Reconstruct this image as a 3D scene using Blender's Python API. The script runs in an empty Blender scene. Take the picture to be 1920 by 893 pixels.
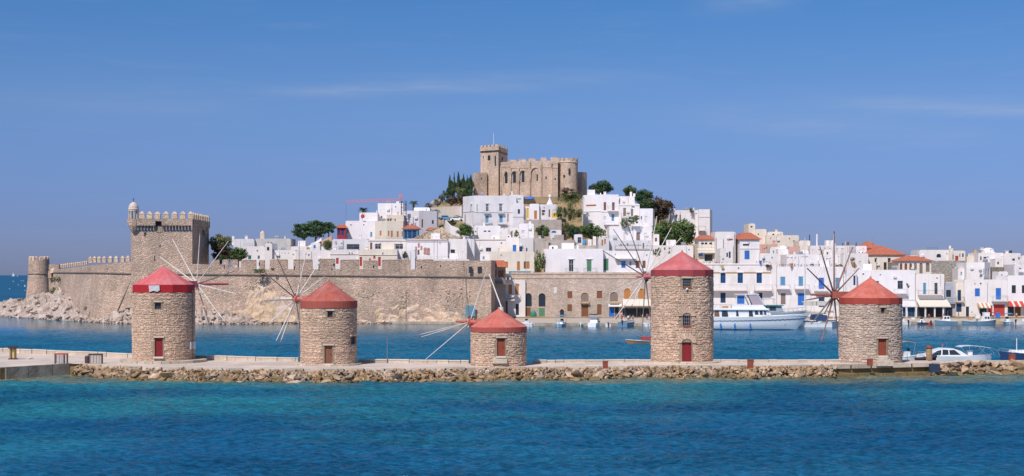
import bpy, bmesh, math, random
from mathutils import Vector, Matrix
from mathutils import noise as mnoise
PI = math.pi
S = bpy.context.scene
C = S.collection
random.seed(7)
# ---------------------------------------------------------------- camera
F = 2637.0          # focal length in photo pixels (1920 wide)
H = 12.0            # eye height over the water
HZ = 516.0          # horizon row
cam_d = bpy.data.cameras.new('camera'); cam = bpy.data.objects.new('camera', cam_d); C.objects.link(cam)
cam.location = (0, 0, H); cam.rotation_euler = (PI/2, 0, 0)
cam_d.sensor_width = 36; cam_d.lens = F/1920*36; cam_d.shift_y = (HZ-446.5)/1920
cam_d.clip_start = 1; cam_d.clip_end = 90000
S.camera = cam
# ---------------------------------------------------------------- sky and sun
SUN_EL, SUN_AZ = 50.0, 28.0      # elevation; degrees to the left of straight behind the camera
w = bpy.data.worlds.new('World'); S.world = w; w.use_nodes = True
nt = w.node_tree; nt.nodes.clear()
def WN(t, **k):
    n = nt.nodes.new(t)
    for a, b in k.items(): setattr(n, a, b)
    return n
sky = WN('ShaderNodeTexSky', sky_type='NISHITA', sun_disc=False)
sky.sun_elevation = math.radians(SUN_EL); sky.sun_rotation = math.radians(180+SUN_AZ)
sky.altitude = 0; sky.air_density = 1.0; sky.dust_density = 0.3; sky.ozone_density = 3.0
tc = WN('ShaderNodeTexCoord'); sep = WN('ShaderNodeSeparateXYZ'); nt.links.new(tc.outputs['Generated'], sep.inputs[0])
ramp = WN('ShaderNodeValToRGB')
nt.links.new(sep.outputs['Z'], ramp.inputs[0])
e = ramp.color_ramp.elements
e[0].position = 0.0; e[0].color = (0.31, 0.38, 0.80, 1)
e[1].position = 0.5; e[1].color = (0.8, 0.9, 1, 1)
for p, c in ((0.044, (0.33, 0.42, 0.86, 1)), (0.119, (0.42, 0.557, 0.88, 1)), (0.19, (0.32, 0.58, 0.91, 1)), (0.3, (0.30, 0.6, 0.92, 1))):
    q = e.new(p); q.color = c
mul = WN('ShaderNodeMix', data_type='RGBA', blend_type='MULTIPLY'); mul.inputs['Factor'].default_value = 1
nt.links.new(sky.outputs[0], mul.inputs[6]); nt.links.new(ramp.outputs[0], mul.inputs[7])
# thin streaks of high cloud
def wm(op, a, b=None, c=None):
    n = WN('ShaderNodeMath', operation=op)
    for i, q in enumerate((a, b, c)):
        if q is None: continue
        if hasattr(q, 'links'): nt.links.new(q, n.inputs[i])
        else: n.inputs[i].default_value = q
    return n.outputs[0]
def wmr(v, a, b, c, d):
    n = WN('ShaderNodeMapRange', interpolation_type='SMOOTHSTEP'); nt.links.new(v, n.inputs[0])
    for i, q in enumerate((a, b, c, d)): n.inputs[i+1].default_value = q
    return n.outputs[0]
mp = WN('ShaderNodeMapping'); mp.inputs['Scale'].default_value = (7, 7, 75); mp.inputs['Rotation'].default_value = (0, -.06, 0)
nt.links.new(tc.outputs['Generated'], mp.inputs[0])
nz = WN('ShaderNodeTexNoise'); nz.inputs['Scale'].default_value = 1.6; nz.inputs['Detail'].default_value = 7; nz.inputs['Roughness'].default_value = .62
nt.links.new(mp.outputs[0], nz.inputs[0])
def streak(x0, x1, zc, slope, wd, amt, fx=.05):
    x, z = sep.outputs['X'], sep.outputs['Z']
    d = wm('DIVIDE', wm('SUBTRACT', z, wm('ADD', wm('MULTIPLY', wm('SUBTRACT', x, (x0+x1)/2), slope), zc)), wd)
    g = wm('POWER', 2.718, wm('MULTIPLY', wm('MULTIPLY', d, d), -1.0))
    k = wm('MULTIPLY', wmr(x, x0-fx, x0+fx, 0, 1), wmr(x, x1-fx, x1+fx, 1, 0))
    return wm('MULTIPLY', wm('MULTIPLY', g, k), amt)
st = wm('ADD', wm('ADD', streak(-.16, -.03, .130, .045, .0045, .55, .045), streak(-.08, .08, .137, .02, .006, .4, .06)), wm('ADD', streak(.24, .40, .111, -.07, .005, .8, .06), streak(.13, .30, .104, -.09, .009, .35, .05)))
st = wm('ADD', st, wm('ADD', streak(.13, .19, .186, -.02, .006, .45, .02), streak(-.33, -.2, .117, .03, .010, .22, .05)))
faint = wm('MULTIPLY', wmr(nz.outputs[0], .5, .75, 0, 1), wmr(sep.outputs['Z'], .02, .5, .10, .25))
cloud = wm('ADD', wm('MULTIPLY', st, wmr(nz.outputs[0], .30, .68, .12, .42)), wm('MULTIPLY', faint, .35))
cm = WN('ShaderNodeMix', data_type='RGBA'); cm.inputs[7].default_value = (4.6, 5.2, 6.4, 1)
nt.links.new(cloud, cm.inputs[0]); nt.links.new(mul.outputs[2], cm.inputs[6])
bg = WN('ShaderNodeBackground'); bg.inputs[1].default_value = 0.10
wo = WN('ShaderNodeOutputWorld')
nt.links.new(cm.outputs[2], bg.inputs[0]); nt.links.new(bg.outputs[0], wo.inputs[0])
sl = bpy.data.lights.new('sun', 'SUN'); sl.energy = 4.2; sl.angle = math.radians(.5); sl.color = (1, .93, .89)
so = bpy.data.objects.new('sun', sl); C.objects.link(so)
_el, _az = math.radians(SUN_EL), math.radians(SUN_AZ)
sdir = Vector((-math.sin(_az)*math.cos(_el), -math.cos(_az)*math.cos(_el), math.sin(_el)))   # towards the sun
so.rotation_euler = sdir.to_track_quat('Z', 'Y').to_euler(); so.location = (-60, -60, 120)
S.view_settings.view_transform = 'Standard'; S.view_settings.look = 'None'; S.view_settings.gamma = 1
S.view_settings.exposure = 0.0
S.render.engine = 'CYCLES'
# ---------------------------------------------------------------- pixel <-> place
def X(px, Y): return (px-960)/F*Y
def Z(py, Y): return H+(HZ-py)/F*Y
def P(px, py, Y): return Vector((X(px, Y), Y, Z(py, Y)))
def lerp_tab(tab, x):
    if x <= tab[0][0]: return tab[0][1]
    for (a, b), (c, d) in zip(tab, tab[1:]):
        if x <= c: return b+(d-b)*(x-a)/(c-a)
    return tab[-1][1]
# ---------------------------------------------------------------- materials
MATS = {}
def mat(name, col, rough=.8, var=.12, vscale=.5, fine=0, bump=0, bscale=3, tone=0, col2=None, mask=(.45, .6), mscale=.15,
        metal=0, spec=.3, stretch=(1, 1, 1), cell=None, coat=0, streak=0):
    if name in MATS: return MATS[name]
    m = bpy.data.materials.new(name); m.use_nodes = True; MATS[name] = m
    t = m.node_tree; b = t.nodes['Principled BSDF']
    b.inputs['Roughness'].default_value = rough; b.inputs['Metallic'].default_value = metal
    b.inputs['Specular IOR Level'].default_value = spec; b.inputs['Coat Weight'].default_value = coat
    L = t.links.new
    g = t.nodes.new('ShaderNodeNewGeometry')
    mp = t.nodes.new('ShaderNodeMapping'); mp.inputs['Scale'].default_value = stretch; L(g.outputs['Position'], mp.inputs[0])
    def noise(scale, det=5, r=.6, vec=None):
        n = t.nodes.new('ShaderNodeTexNoise'); n.inputs['Scale'].default_value = scale; n.inputs['Detail'].default_value = det
        n.inputs['Roughness'].default_value = r; L((vec or mp).outputs[0], n.inputs[0]); return n.outputs[0]
    def mixc(f, a, bcol, mode='MIX'):
        x = t.nodes.new('ShaderNodeMix'); x.data_type = 'RGBA'; x.blend_type = mode
        for s, v in ((0, f), (6, a), (7, bcol)):
            if hasattr(v, 'is_linked') or hasattr(v, 'links'): L(v, x.inputs[s])
            else: x.inputs[s].default_value = v if s == 0 else (*v, 1) if len(v) == 3 else v
        return x.outputs[2]
    def mr(v, a, bb, c, d):
        x = t.nodes.new('ShaderNodeMapRange'); x.inputs[1].default_value = a; x.inputs[2].default_value = bb
        x.inputs[3].default_value = c; x.inputs[4].default_value = d; L(v, x.inputs[0]); return x.outputs[0]
    cur = col
    if col2:
        cur = mixc(mr(noise(mscale, 6, .65), mask[0], mask[1], 0, 1), col, col2)
    def scaleby(val, c):
        cc = t.nodes.new('ShaderNodeCombineColor')
        for i in range(3): L(val, cc.inputs[i])
        return mixc(1.0, c, cc.outputs[0], 'MULTIPLY')
    if var: cur = scaleby(mr(noise(vscale), .3, .7, 1-var, 1+var), cur)
    if streak:
        mp2 = t.nodes.new('ShaderNodeMapping'); mp2.inputs['Scale'].default_value = (1, 1, .12); L(g.outputs['Position'], mp2.inputs[0])
        cur = scaleby(mr(noise(.9, 6, .7, mp2), .45, .75, 1, 1-streak), cur)
    if fine: cur = scaleby(mr(noise(4.5, 4, .7), .32, .68, 1-fine*1.3, 1+fine*1.2), cur)
    if tone:
        a = t.nodes.new('ShaderNodeAttribute'); a.attribute_name = 'tone'
        cur = scaleby(mr(a.outputs['Fac'], 0, 1, 1-tone, 1+tone), cur)
    hgt = None
    if cell:
        vm = t.nodes.new('ShaderNodeMapping'); vm.inputs['Scale'].default_value = cell; L(g.outputs['Position'], vm.inputs[0])
        v = t.nodes.new('ShaderNodeTexVoronoi'); v.feature = 'F1'; v.inputs['Scale'].default_value = 1; L(vm.outputs[0], v.inputs[0])
        bw = t.nodes.new('ShaderNodeSeparateColor'); L(v.outputs['Color'], bw.inputs[0])
        cur = scaleby(mr(bw.outputs[0], 0, 1, .82, 1.15), cur)
        v2 = t.nodes.new('ShaderNodeTexVoronoi'); v2.feature = 'DISTANCE_TO_EDGE'; v2.inputs['Scale'].default_value = 1; L(vm.outputs[0], v2.inputs[0])
        cur = scaleby(mr(v2.outputs[0], 0, .13, .84, 1.02), cur)
        hgt = mr(v2.outputs[0], 0, .2, 0, 1)
    if hasattr(cur, 'links'): L(cur, b.inputs['Base Color'])
    else: b.inputs['Base Color'].default_value = (*cur, 1)
    if bump or hgt:
        bp = t.nodes.new('ShaderNodeBump'); bp.inputs['Strength'].default_value = bump or .5; bp.inputs['Distance'].default_value = .15
        h2 = noise(bscale, 6)
        if hgt:
            ad = t.nodes.new('ShaderNodeMath'); ad.operation = 'ADD'; L(hgt, ad.inputs[0]); L(h2, ad.inputs[1]); h2 = ad.outputs[0]
        L(h2, bp.inputs['Height']); L(bp.outputs[0], b.inputs['Normal'])
    return m
def plain(name, col, rough=.6, metal=0, spec=.4, var=.06): return mat(name, col, rough, var=var, vscale=2, metal=metal, spec=spec)
M_fort = mat('fort_stone', (.645, .46, .345), .9, var=.16, vscale=.22, fine=.13, col2=(.54, .40, .30), mscale=.09, bump=.8, cell=(1.8, 1.8, 3.0), streak=.25)
M_fort2 = mat('castle_stone', (.71, .53, .40), .9, var=.17, vscale=.25, fine=.15, col2=(.61, .47, .36), mscale=.12, bump=.6, cell=(2.2, 2.2, 3.6), streak=.18)
M_ashlar = mat('dressed_stone', (.62, .48, .37), .85, var=.12, vscale=.6, fine=.08, bump=.3)
M_merlon = mat('merlon_stone', (.66, .50, .37), .9, var=.15, vscale=.9, fine=.1, bump=.4, cell=(1.6, 1.6, 2.4))
M_dress = mat('pale_limestone', (.64, .53, .43), .85, var=.12, vscale=.8, bump=.2)
M_quayb = mat('quay_building_stone', (.64, .50, .41), .9, var=.12, vscale=.3, fine=.1, col2=(.54, .44, .36), mscale=.12, bump=.5, cell=(2.2, 2.2, 3.6), streak=.1)
M_stone = mat('mill_rubble', (.64, .455, .33), .92, var=.16, vscale=.45, fine=.12, bump=.5, bscale=6, tone=.22, streak=.15)
M_stone2 = mat('mill_rubble_grey', (.59, .46, .37), .92, var=.14, vscale=1.2, fine=.12, bump=.5, bscale=6, tone=.20, streak=.1)
M_mortar = mat('mill_mortar', (.31, .23, .165), .95, var=.15, vscale=2, bump=.4)
M_rock = mat('boulder_rock', (.34, .225, .13), .92, var=.22, vscale=.9, fine=.15, bump=.8, bscale=2.5, col2=(.44, .33, .24), mscale=.35, tone=.45)
M_head = mat('headland_rock', (.46, .37, .31), .92, var=.22, vscale=.35, fine=.15, bump=1, bscale=1.2, col2=(.33, .26, .21), mscale=.22, mask=(.46, .62), tone=.35)
M_paving = mat('mole_paving', (.66, .54, .46), .9, var=.10, vscale=.35, fine=.06, bump=.2, col2=(.50, .43, .36), mscale=.2)
M_conc = mat('pier_concrete', (.42, .36, .29), .9, var=.18, vscale=.5, bump=.4, col2=(.30, .25, .19), mscale=.4, streak=.25)
M_wet_shade = mat('wet_rock', (.22, .155, .07), .6, var=.3, vscale=.8, bump=.8, bscale=2, tone=.3)  # wet stone; also the painted gap shade behind the boulders
M_para = mat('parapet_stone', (.56, .47, .37), .9, var=.16, vscale=.8, fine=.12, bump=.5, tone=.2)
M_parac = mat('parapet_cap', (.68, .61, .52), .85, var=.1, vscale=1)
M_earth = mat('dry_hillside', (.36, .25, .14), .95, var=.2, vscale=.2, fine=.15, bump=1, bscale=.8, col2=(.16, .15, .07), mscale=.12, mask=(.48, .6))
M_terr = mat('town_ground', (.45, .38, .30), .95, var=.15)
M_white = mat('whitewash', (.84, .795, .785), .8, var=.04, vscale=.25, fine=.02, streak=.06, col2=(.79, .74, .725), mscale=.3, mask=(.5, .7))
M_whb = mat('whitewash_fresh', (.86, .82, .82), .8, var=.04, vscale=.3, fine=.02, streak=.07, col2=(.80, .76, .76), mscale=.35, mask=(.5, .7))
M_whc = mat('whitewash_aged', (.82, .765, .735), .8, var=.06, vscale=.35, fine=.03, streak=.15, col2=(.72, .66, .61), mscale=.4, mask=(.55, .68))
M_white2 = mat('whitewash_warm', (.83, .775, .74), .8, var=.05, vscale=.25, fine=.03, streak=.11, col2=(.75, .69, .64), mscale=.35, mask=(.55, .67))
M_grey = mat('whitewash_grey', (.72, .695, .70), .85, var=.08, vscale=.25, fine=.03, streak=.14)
M_cream = mat('cream_plaster', (.80, .71, .60), .85, var=.07, vscale=.3, streak=.12)
M_beige = mat('beige_plaster', (.68, .60, .50), .85, var=.08, vscale=.3, streak=.1)
M_pink = mat('salmon_plaster', (.70, .42, .33), .85, var=.12, vscale=.4, streak=.1)
M_tile = mat('orange_tile', (.50, .165, .095), .85, var=.18, vscale=1.2, fine=.2, bump=.6, bscale=5)
M_rubble = mat('rubble', (.48, .38, .28), .95, var=.15, vscale=1, fine=.2, tone=.3, bump=.6)
M_blue = plain('blue_paint', (.03, .17, .55)); M_blue2 = plain('pale_blue_paint', (.10, .30, .48)); M_navy = plain('navy_paint', (.015, .05, .14))
M_brown = plain('brown_wood', (.22, .09, .04)); M_orange = plain('orange_wood', (.50, .20, .05)); M_green = plain('green_paint', (.10, .25, .14))
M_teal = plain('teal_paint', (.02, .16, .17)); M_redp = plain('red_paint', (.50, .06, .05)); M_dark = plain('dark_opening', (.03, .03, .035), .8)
M_glass = mat('window_glass', (.035, .045, .06), .12, var=0, spec=.5); M_glassb = mat('blue_glass', (.02, .06, .12), .12, var=0, spec=.5)
M_frame = plain('white_frame', (.75, .74, .72)); M_iron = plain('dark_iron', (.06, .05, .05), .5, .3); M_stl = plain('grey_metal', (.42, .42, .43), .4, .5)
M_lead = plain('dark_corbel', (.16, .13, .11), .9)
M_polw = mat('white_pole', (.70, .66, .60), .6, var=.15, vscale=1.5); M_polb = mat('brown_pole', (.27, .13, .10), .7, var=.2, vscale=1.5)
M_pold = mat('grey_pole', (.20, .17, .15), .7, var=.2, vscale=1.5)
M_yel = plain('yellow_paint', (.65, .42, .04)); M_awn = plain('cream_canvas', (.68, .62, .52), .9)
M_gel = mat('gelcoat', (.80, .80, .79), .22, var=.02, spec=.5); M_hullb = mat('blue_hull', (.13, .24, .34), .3, var=.08, spec=.5)
M_hullg = mat('grey_hull', (.38, .46, .50), .3, var=.05, spec=.5); M_tan = plain('tan_canvas', (.52, .36, .15), .9)
M_leaf = mat('leaf_green', (.10, .155, .045), .7, var=.3, vscale=.6, tone=.5, spec=.3)
M_leaf2 = mat('leaf_dark', (.055, .10, .04), .7, var=.3, vscale=.6, tone=.5, spec=.3)
M_leaf3 = mat('leaf_olive', (.16, .17, .065), .75, var=.3, vscale=.6, tone=.5, spec=.3)
M_leaf4 = mat('leaf_brown', (.11, .075, .045), .8, var=.3, vscale=.6, tone=.5, spec=.2)
M_bark = mat('bark', (.14, .10, .07), .9, var=.25, vscale=2, bump=.5)
M_skin = plain('skin', (.48, .27, .18)); M_black = plain('black_rubber', (.02, .02, .022))
def roofmat(n, c): return mat(n, c, .75, var=.10, vscale=.9, fine=.06, streak=.2, spec=.25, col2=tuple(min(1, q*.8+.12) for q in c), mscale=.5, mask=(.45, .7))
# ---------------------------------------------------------------- object helpers
WP = {}
def tag(o, label=None, cat=None, group=None, kind=None):
    for k, v in (('label', label), ('category', cat), ('group', group), ('kind', kind)):
        if v: o[k] = v
    return o
def thing(name, label, cat, loc=(0, 0, 0), rz=0, group=None, kind=None):
    o = bpy.data.objects.new(name, None); C.objects.link(o); o.empty_display_size = .5
    o.location = loc; o.rotation_euler = (0, 0, rz); WP[o] = Vector(loc)
    return tag(o, label, cat, group, kind)
class MB:
    def __init__(s): s.v = []; s.f = []; s.t = []; s.m = []; s.cur = 0.5; s.mi = 0
    def add(s, vs, fs, tone=None):
        n = len(s.v); s.v += [tuple(p) for p in vs]
        for f in fs: s.f.append([i+n for i in f]); s.t.append(s.cur if tone is None else tone); s.m.append(s.mi)
    def quad(s, *p, tone=None): s.add(p, [list(range(len(p)))], tone)
    def box8(s, b, t, tone=None):       # b, t: 4 bottom and 4 top corners, counter-clockwise from above
        s.add(list(b)+list(t), [[3, 2, 1, 0], [4, 5, 6, 7], [0, 1, 5, 4], [1, 2, 6, 5], [2, 3, 7, 6], [3, 0, 4, 7]], tone)
    def box(s, c, d, rz=0, tone=None, taper=1):
        cx, cy, cz = c; hx, hy, hz = d[0]/2, d[1]/2, d[2]/2; ca, sa = math.cos(rz), math.sin(rz)
        q = [(-hx, -hy), (hx, -hy), (hx, hy), (-hx, hy)]
        r = lambda x, y, k: (cx+(x*ca-y*sa)*k, cy+(x*sa+y*ca)*k)
        s.box8([(*r(x, y, 1), cz-hz) for x, y in q], [(*r(x, y, taper), cz+hz) for x, y in q], tone)
    def prism(s, poly, z0, z1, tone=None, top=None):
        n = len(poly); tp = top or poly
        s.add([(x, y, z0) for x, y in poly]+[(x, y, z1) for x, y in tp],
              [list(range(n))[::-1], list(range(n, 2*n))]+[[i, (i+1) % n, n+(i+1) % n, n+i] for i in range(n)], tone)
    def cyl(s, a, b, r0, r1=None, n=8, caps=True, tone=None):
        a, b = Vector(a), Vector(b); r1 = r0 if r1 is None else r1
        d = (b-a).normalized(); u = d.orthogonal().normalized(); w = d.cross(u)
        vs = [a+(u*math.cos(2*PI*i/n)+w*math.sin(2*PI*i/n))*r0 for i in range(n)]
        vs += [b+(u*math.cos(2*PI*i/n)+w*math.sin(2*PI*i/n))*r1 for i in range(n)]
        fs = [[i, (i+1) % n, n+(i+1) % n, n+i] for i in range(n)]
        if caps: fs += [list(range(n))[::-1], list(range(n, 2*n))]
        s.add(vs, fs, tone)
    def tube(s, pts, r, n=5):
        for a, b in zip(pts, pts[1:]): s.cyl(a, b, r, r, n)
    def lathe(s, prof, c=(0, 0, 0), n=24, tone=None):
        vs = []; k = len(prof)
        for r, z in prof:
            for i in range(n): vs.append((c[0]+r*math.cos(2*PI*i/n), c[1]+r*math.sin(2*PI*i/n), c[2]+z))
        fs = [[j*n+i, j*n+(i+1) % n, (j+1)*n+(i+1) % n, (j+1)*n+i] for j in range(k-1) for i in range(n)]
        if prof[0][0] > .001: fs.append(list(range(n))[::-1])
        if prof[-1][0] > .001: fs.append(list(range((k-1)*n, k*n)))
        s.add(vs, fs, tone)
    def mesh(s, name, mats, off=Vector((0, 0, 0)), smooth=False):
        me = bpy.data.meshes.new(name)
        me.from_pydata([(x-off[0], y-off[1], z-off[2]) for x, y, z in s.v], [], s.f)
        a = me.attributes.new('tone', 'FLOAT', 'FACE'); a.data.foreach_set('value', s.t)
        for mm in (mats if isinstance(mats, (list, tuple)) else [mats]): me.materials.append(mm)
        if isinstance(mats, (list, tuple)): me.polygons.foreach_set('material_index', s.m)
        if smooth: me.polygons.foreach_set('use_smooth', [True]*len(me.polygons))
        me.update(); return me
    def build(s, name, mats, parent=None, local=False, smooth=False, kind=None):
        if local: off = Vector((0, 0, 0))
        elif parent is not None: off = WP[parent]
        else:
            xs = [p[0] for p in s.v]; ys = [p[1] for p in s.v]
            off = Vector(((min(xs)+max(xs))/2, (min(ys)+max(ys))/2, min(p[2] for p in s.v)))
        o = bpy.data.objects.new(name, s.mesh(name, mats, off, smooth)); C.objects.link(o)
        WP[o] = Vector(off)
        if parent is not None: o.parent = parent
        else: o.location = off if not local else (0, 0, 0)
        if kind: o['kind'] = kind
        return o
def inst(name, me, parent, loc, rot=(0, 0, 0), sc=(1, 1, 1), kind=None):
    o = bpy.data.objects.new(name, me); C.objects.link(o)
    if parent is not None: o.parent = parent; o.location = Vector(loc)-WP[parent]
    else: o.location = loc
    o.rotation_euler = rot; o.scale = sc if hasattr(sc, '__len__') else (sc, sc, sc)
    WP[o] = Vector(loc)
    if kind: o['kind'] = kind
    return o
def hull_pts(seed, n=20, sx=1, sy=1, sz=1, fl=.0):
    r = random.Random(seed); bm = bmesh.new()
    for i in range(n):
        v = Vector((r.gauss(0, 1), r.gauss(0, 1), r.gauss(0, 1))).normalized()*(1-r.random()*.22)
        bm.verts.new((v.x*sx*.5, v.y*sy*.5, max(v.z, -1+fl)*sz*.5))
    res = bmesh.ops.convex_hull(bm, input=bm.verts)
    for v in [v for v in bm.verts if not v.link_faces]: bm.verts.remove(v)
    bm.verts.index_update()
    vs = [v.co.copy() for v in bm.verts]; fs = [[v.index for v in f.verts] for f in bm.faces]
    bm.free(); return vs, fs
HULLS = [hull_pts(i, 13+i % 6, 1, .8+.02*i, .62+.03*(i % 7)) for i in range(16)]
def hull_mesh(i, m, tone=.5):
    mb = MB(); r = random.Random(i)
    vs, fs = HULLS[i]; mb.add(vs, fs, tone); return mb.mesh('boulder', m)
def hull_into(mb, i, loc, rot, sc, tone):
    vs, fs = HULLS[i % 16]; M = Matrix.Rotation(rot[2], 3, 'Z') @ Matrix.Rotation(rot[0], 3, 'X') @ Matrix.Rotation(rot[1], 3, 'Y')
    L = Vector(loc)
    mb.add([L+M @ Vector((v[0]*sc[0], v[1]*sc[1], v[2]*sc[2])) for v in vs], fs, tone)
# ---------------------------------------------------------------- sea
def sea_material():
    m = bpy.data.materials.new('sea_water'); m.use_nodes = True; t = m.node_tree; b = t.nodes['Principled BSDF']; L = t.links.new
    N = lambda k: t.nodes.new(k)
    g = N('ShaderNodeNewGeometry'); sp = N('ShaderNodeSeparateXYZ'); L(g.outputs['Position'], sp.inputs[0])
    def noise(sc, det=4, r=.5, vec=(1, 1, 1), dist=0):
        mp = N('ShaderNodeMapping'); mp.inputs['Scale'].default_value = vec; L(g.outputs['Position'], mp.inputs[0])
        n = N('ShaderNodeTexNoise'); n.inputs['Scale'].default_value = sc; n.inputs['Detail'].default_value = det
        n.inputs['Roughness'].default_value = r; n.inputs['Distortion'].default_value = dist; L(mp.outputs[0], n.inputs[0]); return n.outputs[0]
    def mr(v, a, bb, c, d):
        x = N('ShaderNodeMapRange'); x.interpolation_type = 'SMOOTHSTEP'
        for i, q in zip((1, 2, 3, 4), (a, bb, c, d)): x.inputs[i].default_value = q
        L(v, x.inputs[0]); return x.outputs[0]
    def ma(op, a, bb):
        x = N('ShaderNodeMath'); x.operation = op
        for i, q in ((0, a), (1, bb)):
            if hasattr(q, 'links'): L(q, x.inputs[i])
            else: x.inputs[i].default_value = q
        return x.outputs[0]
    def mix(f, a, bb):
        x = N('ShaderNodeMix'); x.data_type = 'RGBA'
        for i, q in ((0, f), (6, a), (7, bb)):
            if hasattr(q, 'links'): L(q, x.inputs[i])
            else: x.inputs[i].default_value = q if i == 0 else (*q, 1)
        return x.outputs[2]
    big = noise(.02, 4, .55, (1, 1.6, 1), .6)
    mid = noise(.09, 4, .6, (1, 1.8, 1), .5)
    yy = ma('ADD', sp.outputs['Y'], mr(big, .3, .7, -34, 34))
    yy = ma('ADD', yy, ma('MULTIPLY', sp.outputs['X'], -.10))
    deep = (.006, .074, .165); blue = (.011, .104, .196); teal = (.016, .146, .190); sand = (.16, .17, .11)
    c = mix(mr(big, .3, .7, 0, 1), deep, blue)
    near_mole = ma('MULTIPLY', mr(yy, 95, 172, 0, 1), mr(sp.outputs['Y'], 164, 190, 1, 0))
    c = mix(near_mole, c, teal)
    harbour = ma('MULTIPLY', mr(sp.outputs['Y'], 165, 185, 0, 1), mr(sp.outputs['Y'], 300, 400, 1, 0))
    c = mix(harbour, c, (.010, .118, .205))
    shore = ma('MULTIPLY', mr(ma('ADD', sp.outputs['Y'], mr(mid, .3, .7, -2.5, 3.5)), 153.5, 160.5, 0, .75), mr(sp.outputs['Y'], 170, 175, 1, 0))
    c = mix(shore, c, sand)
    # brown reflection of the fortress wall and quay, painted into the water colour
    sh2 = ma('MULTIPLY', mr(sp.outputs['Y'], 305, 346, 0, .85), mr(sp.outputs['Y'], 352, 362, 1, 0))
    c = mix(sh2, c, (.13, .115, .09))
    ripple_shade = ma('ADD', mr(noise(1.1, 5, .7, (1, 2.0, 1), .3), .36, .64, -.33, .36), mr(noise(.045, 4, .6, (1, 2.2, 1), .8), .35, .65, .82, 1.16))  # ripple light and shade painted into the water colour, over broad random patches
    cc = N('ShaderNodeCombineColor')
    for i in range(3): L(ripple_shade, cc.inputs[i])
    x = N('ShaderNodeMix'); x.data_type = 'RGBA'; x.blend_type = 'MULTIPLY'; x.inputs[0].default_value = 1
    L(c, x.inputs[6]); L(cc.outputs[0], x.inputs[7]); L(x.outputs[2], b.inputs['Base Color'])
    b.inputs['Roughness'].default_value = .5; b.inputs['Specular IOR Level'].default_value = 0
    h = ma('ADD', ma('MULTIPLY', noise(.8, 4, .6, (1, 1.4, 1), .6), .7), ma('MULTIPLY', noise(2.6, 4, .65, (1, 1.3, 1), .4), .38))
    calm = mr(sp.outputs['Y'], 230, 322, 1, .07)
    bp = N('ShaderNodeBump'); bp.inputs['Distance'].default_value = .42
    L(ma('MULTIPLY', calm, 1.0), bp.inputs['Strength']); L(h, bp.inputs['Height']); L(bp.outputs[0], b.inputs['Normal'])
    gl = N('ShaderNodeBsdfGlossy'); gl.inputs['Roughness'].default_value = .10; gl.inputs['Color'].default_value = (.80, .92, 1, 1); L(bp.outputs[0], gl.inputs['Normal'])
    fr = N('ShaderNodeFresnel'); fr.inputs['IOR'].default_value = 1.33; L(bp.outputs[0], fr.inputs['Normal'])
    pol = ma('MULTIPLY', mr(sp.outputs['Y'], 235, 330, .46, .85), mr(sp.outputs['Y'], 360, 520, 1, .18))
    ms = N('ShaderNodeMixShader'); L(ma('MULTIPLY', fr.outputs[0], pol), ms.inputs[0]); L(b.outputs[0], ms.inputs[1]); L(gl.outputs[0], ms.inputs[2])
    L(ms.outputs[0], t.nodes['Material Output'].inputs['Surface'])
    return m
import numpy as np
def sea_mesh():
    rg = np.random.default_rng(5); ys = [64.0]
    while ys[-1] < 344: ys.append(ys[-1]+.17+.0011*(ys[-1]-64))
    ys = np.array(ys); nc = 500; u = np.linspace(-1, 1, nc); K = .42
    Yg, U = np.meshgrid(ys, u, indexing='ij'); Xg = U*Yg*K; Zg = np.zeros_like(Xg)
    for k in range(70):
        lam = .55*(9.0/.55)**(rg.random()**1.25); th = rg.normal(math.pi*.62, .75); kk = 2*math.pi/lam
        a = .0098*lam**.70; wx = Xg+.35*np.sin(Yg*.31+k)*lam*.3; wy = Yg+.35*np.sin(Xg*.23+k*2)*lam*.3
        s_ = np.sin(kk*(wx*math.cos(th)+wy*math.sin(th))+rg.random()*6.28); gust = .65+.5*np.sin(Xg*.05*(1+k % 3)+k)*np.sin(Yg*.037*(1+k % 4)+2*k)
        cut = np.clip(2.2-(Yg/ (lam*150)), 0, 1)
        Zg += a*gust*cut*(s_+.25*np.sin(2*kk*(wx*math.cos(th)+wy*math.sin(th))))
    fade = np.clip((1-np.abs(U))*30, 0, 1)*np.clip((Yg-64)/4, 0, 1)*np.clip((338-Yg)/115, .06, 1)*np.clip((344-Yg)/4, 0, 1)
    Zg *= fade
    n = Xg.size; nr = len(ys); co = np.stack([Xg, Yg, Zg], -1).reshape(-1, 3)
    i, j = np.meshgrid(np.arange(nr-1), np.arange(nc-1), indexing='ij'); q = (i*nc+j).ravel(); F_ = np.stack([q, q+1, q+nc+1, q+nc], -1)
    ya, yb = 64.0, float(ys[-1]); ex = [(-K*ya, ya), (K*ya, ya), (K*yb, yb), (-K*yb, yb), (-600, -80), (600, -80), (600, ya), (-600, ya), (600, yb), (-600, yb), (-4000, 6000), (4000, 6000), (-50000, 80000), (50000, 80000)]
    co = np.vstack([co, np.array([(x, y, 0) for x, y in ex])]); n0 = n
    fc = F_.tolist()+[[n0+4, n0+5, n0+6, n0+1, n0, n0+7], [n0+7, n0, n0+3, n0+9], [n0+1, n0+6, n0+8, n0+2], [n0+9, n0+3, n0+2, n0+8, n0+11, n0+10], [n0+10, n0+11, n0+13, n0+12]]
    me = bpy.data.meshes.new('sea'); me.from_pydata(co.tolist(), [], fc); me.polygons.foreach_set('use_smooth', [True]*len(fc)); me.materials.append(sea_material()); me.update(); return me
sea = bpy.data.objects.new('sea', sea_mesh()); C.objects.link(sea); sea['kind'] = 'structure'
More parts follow.
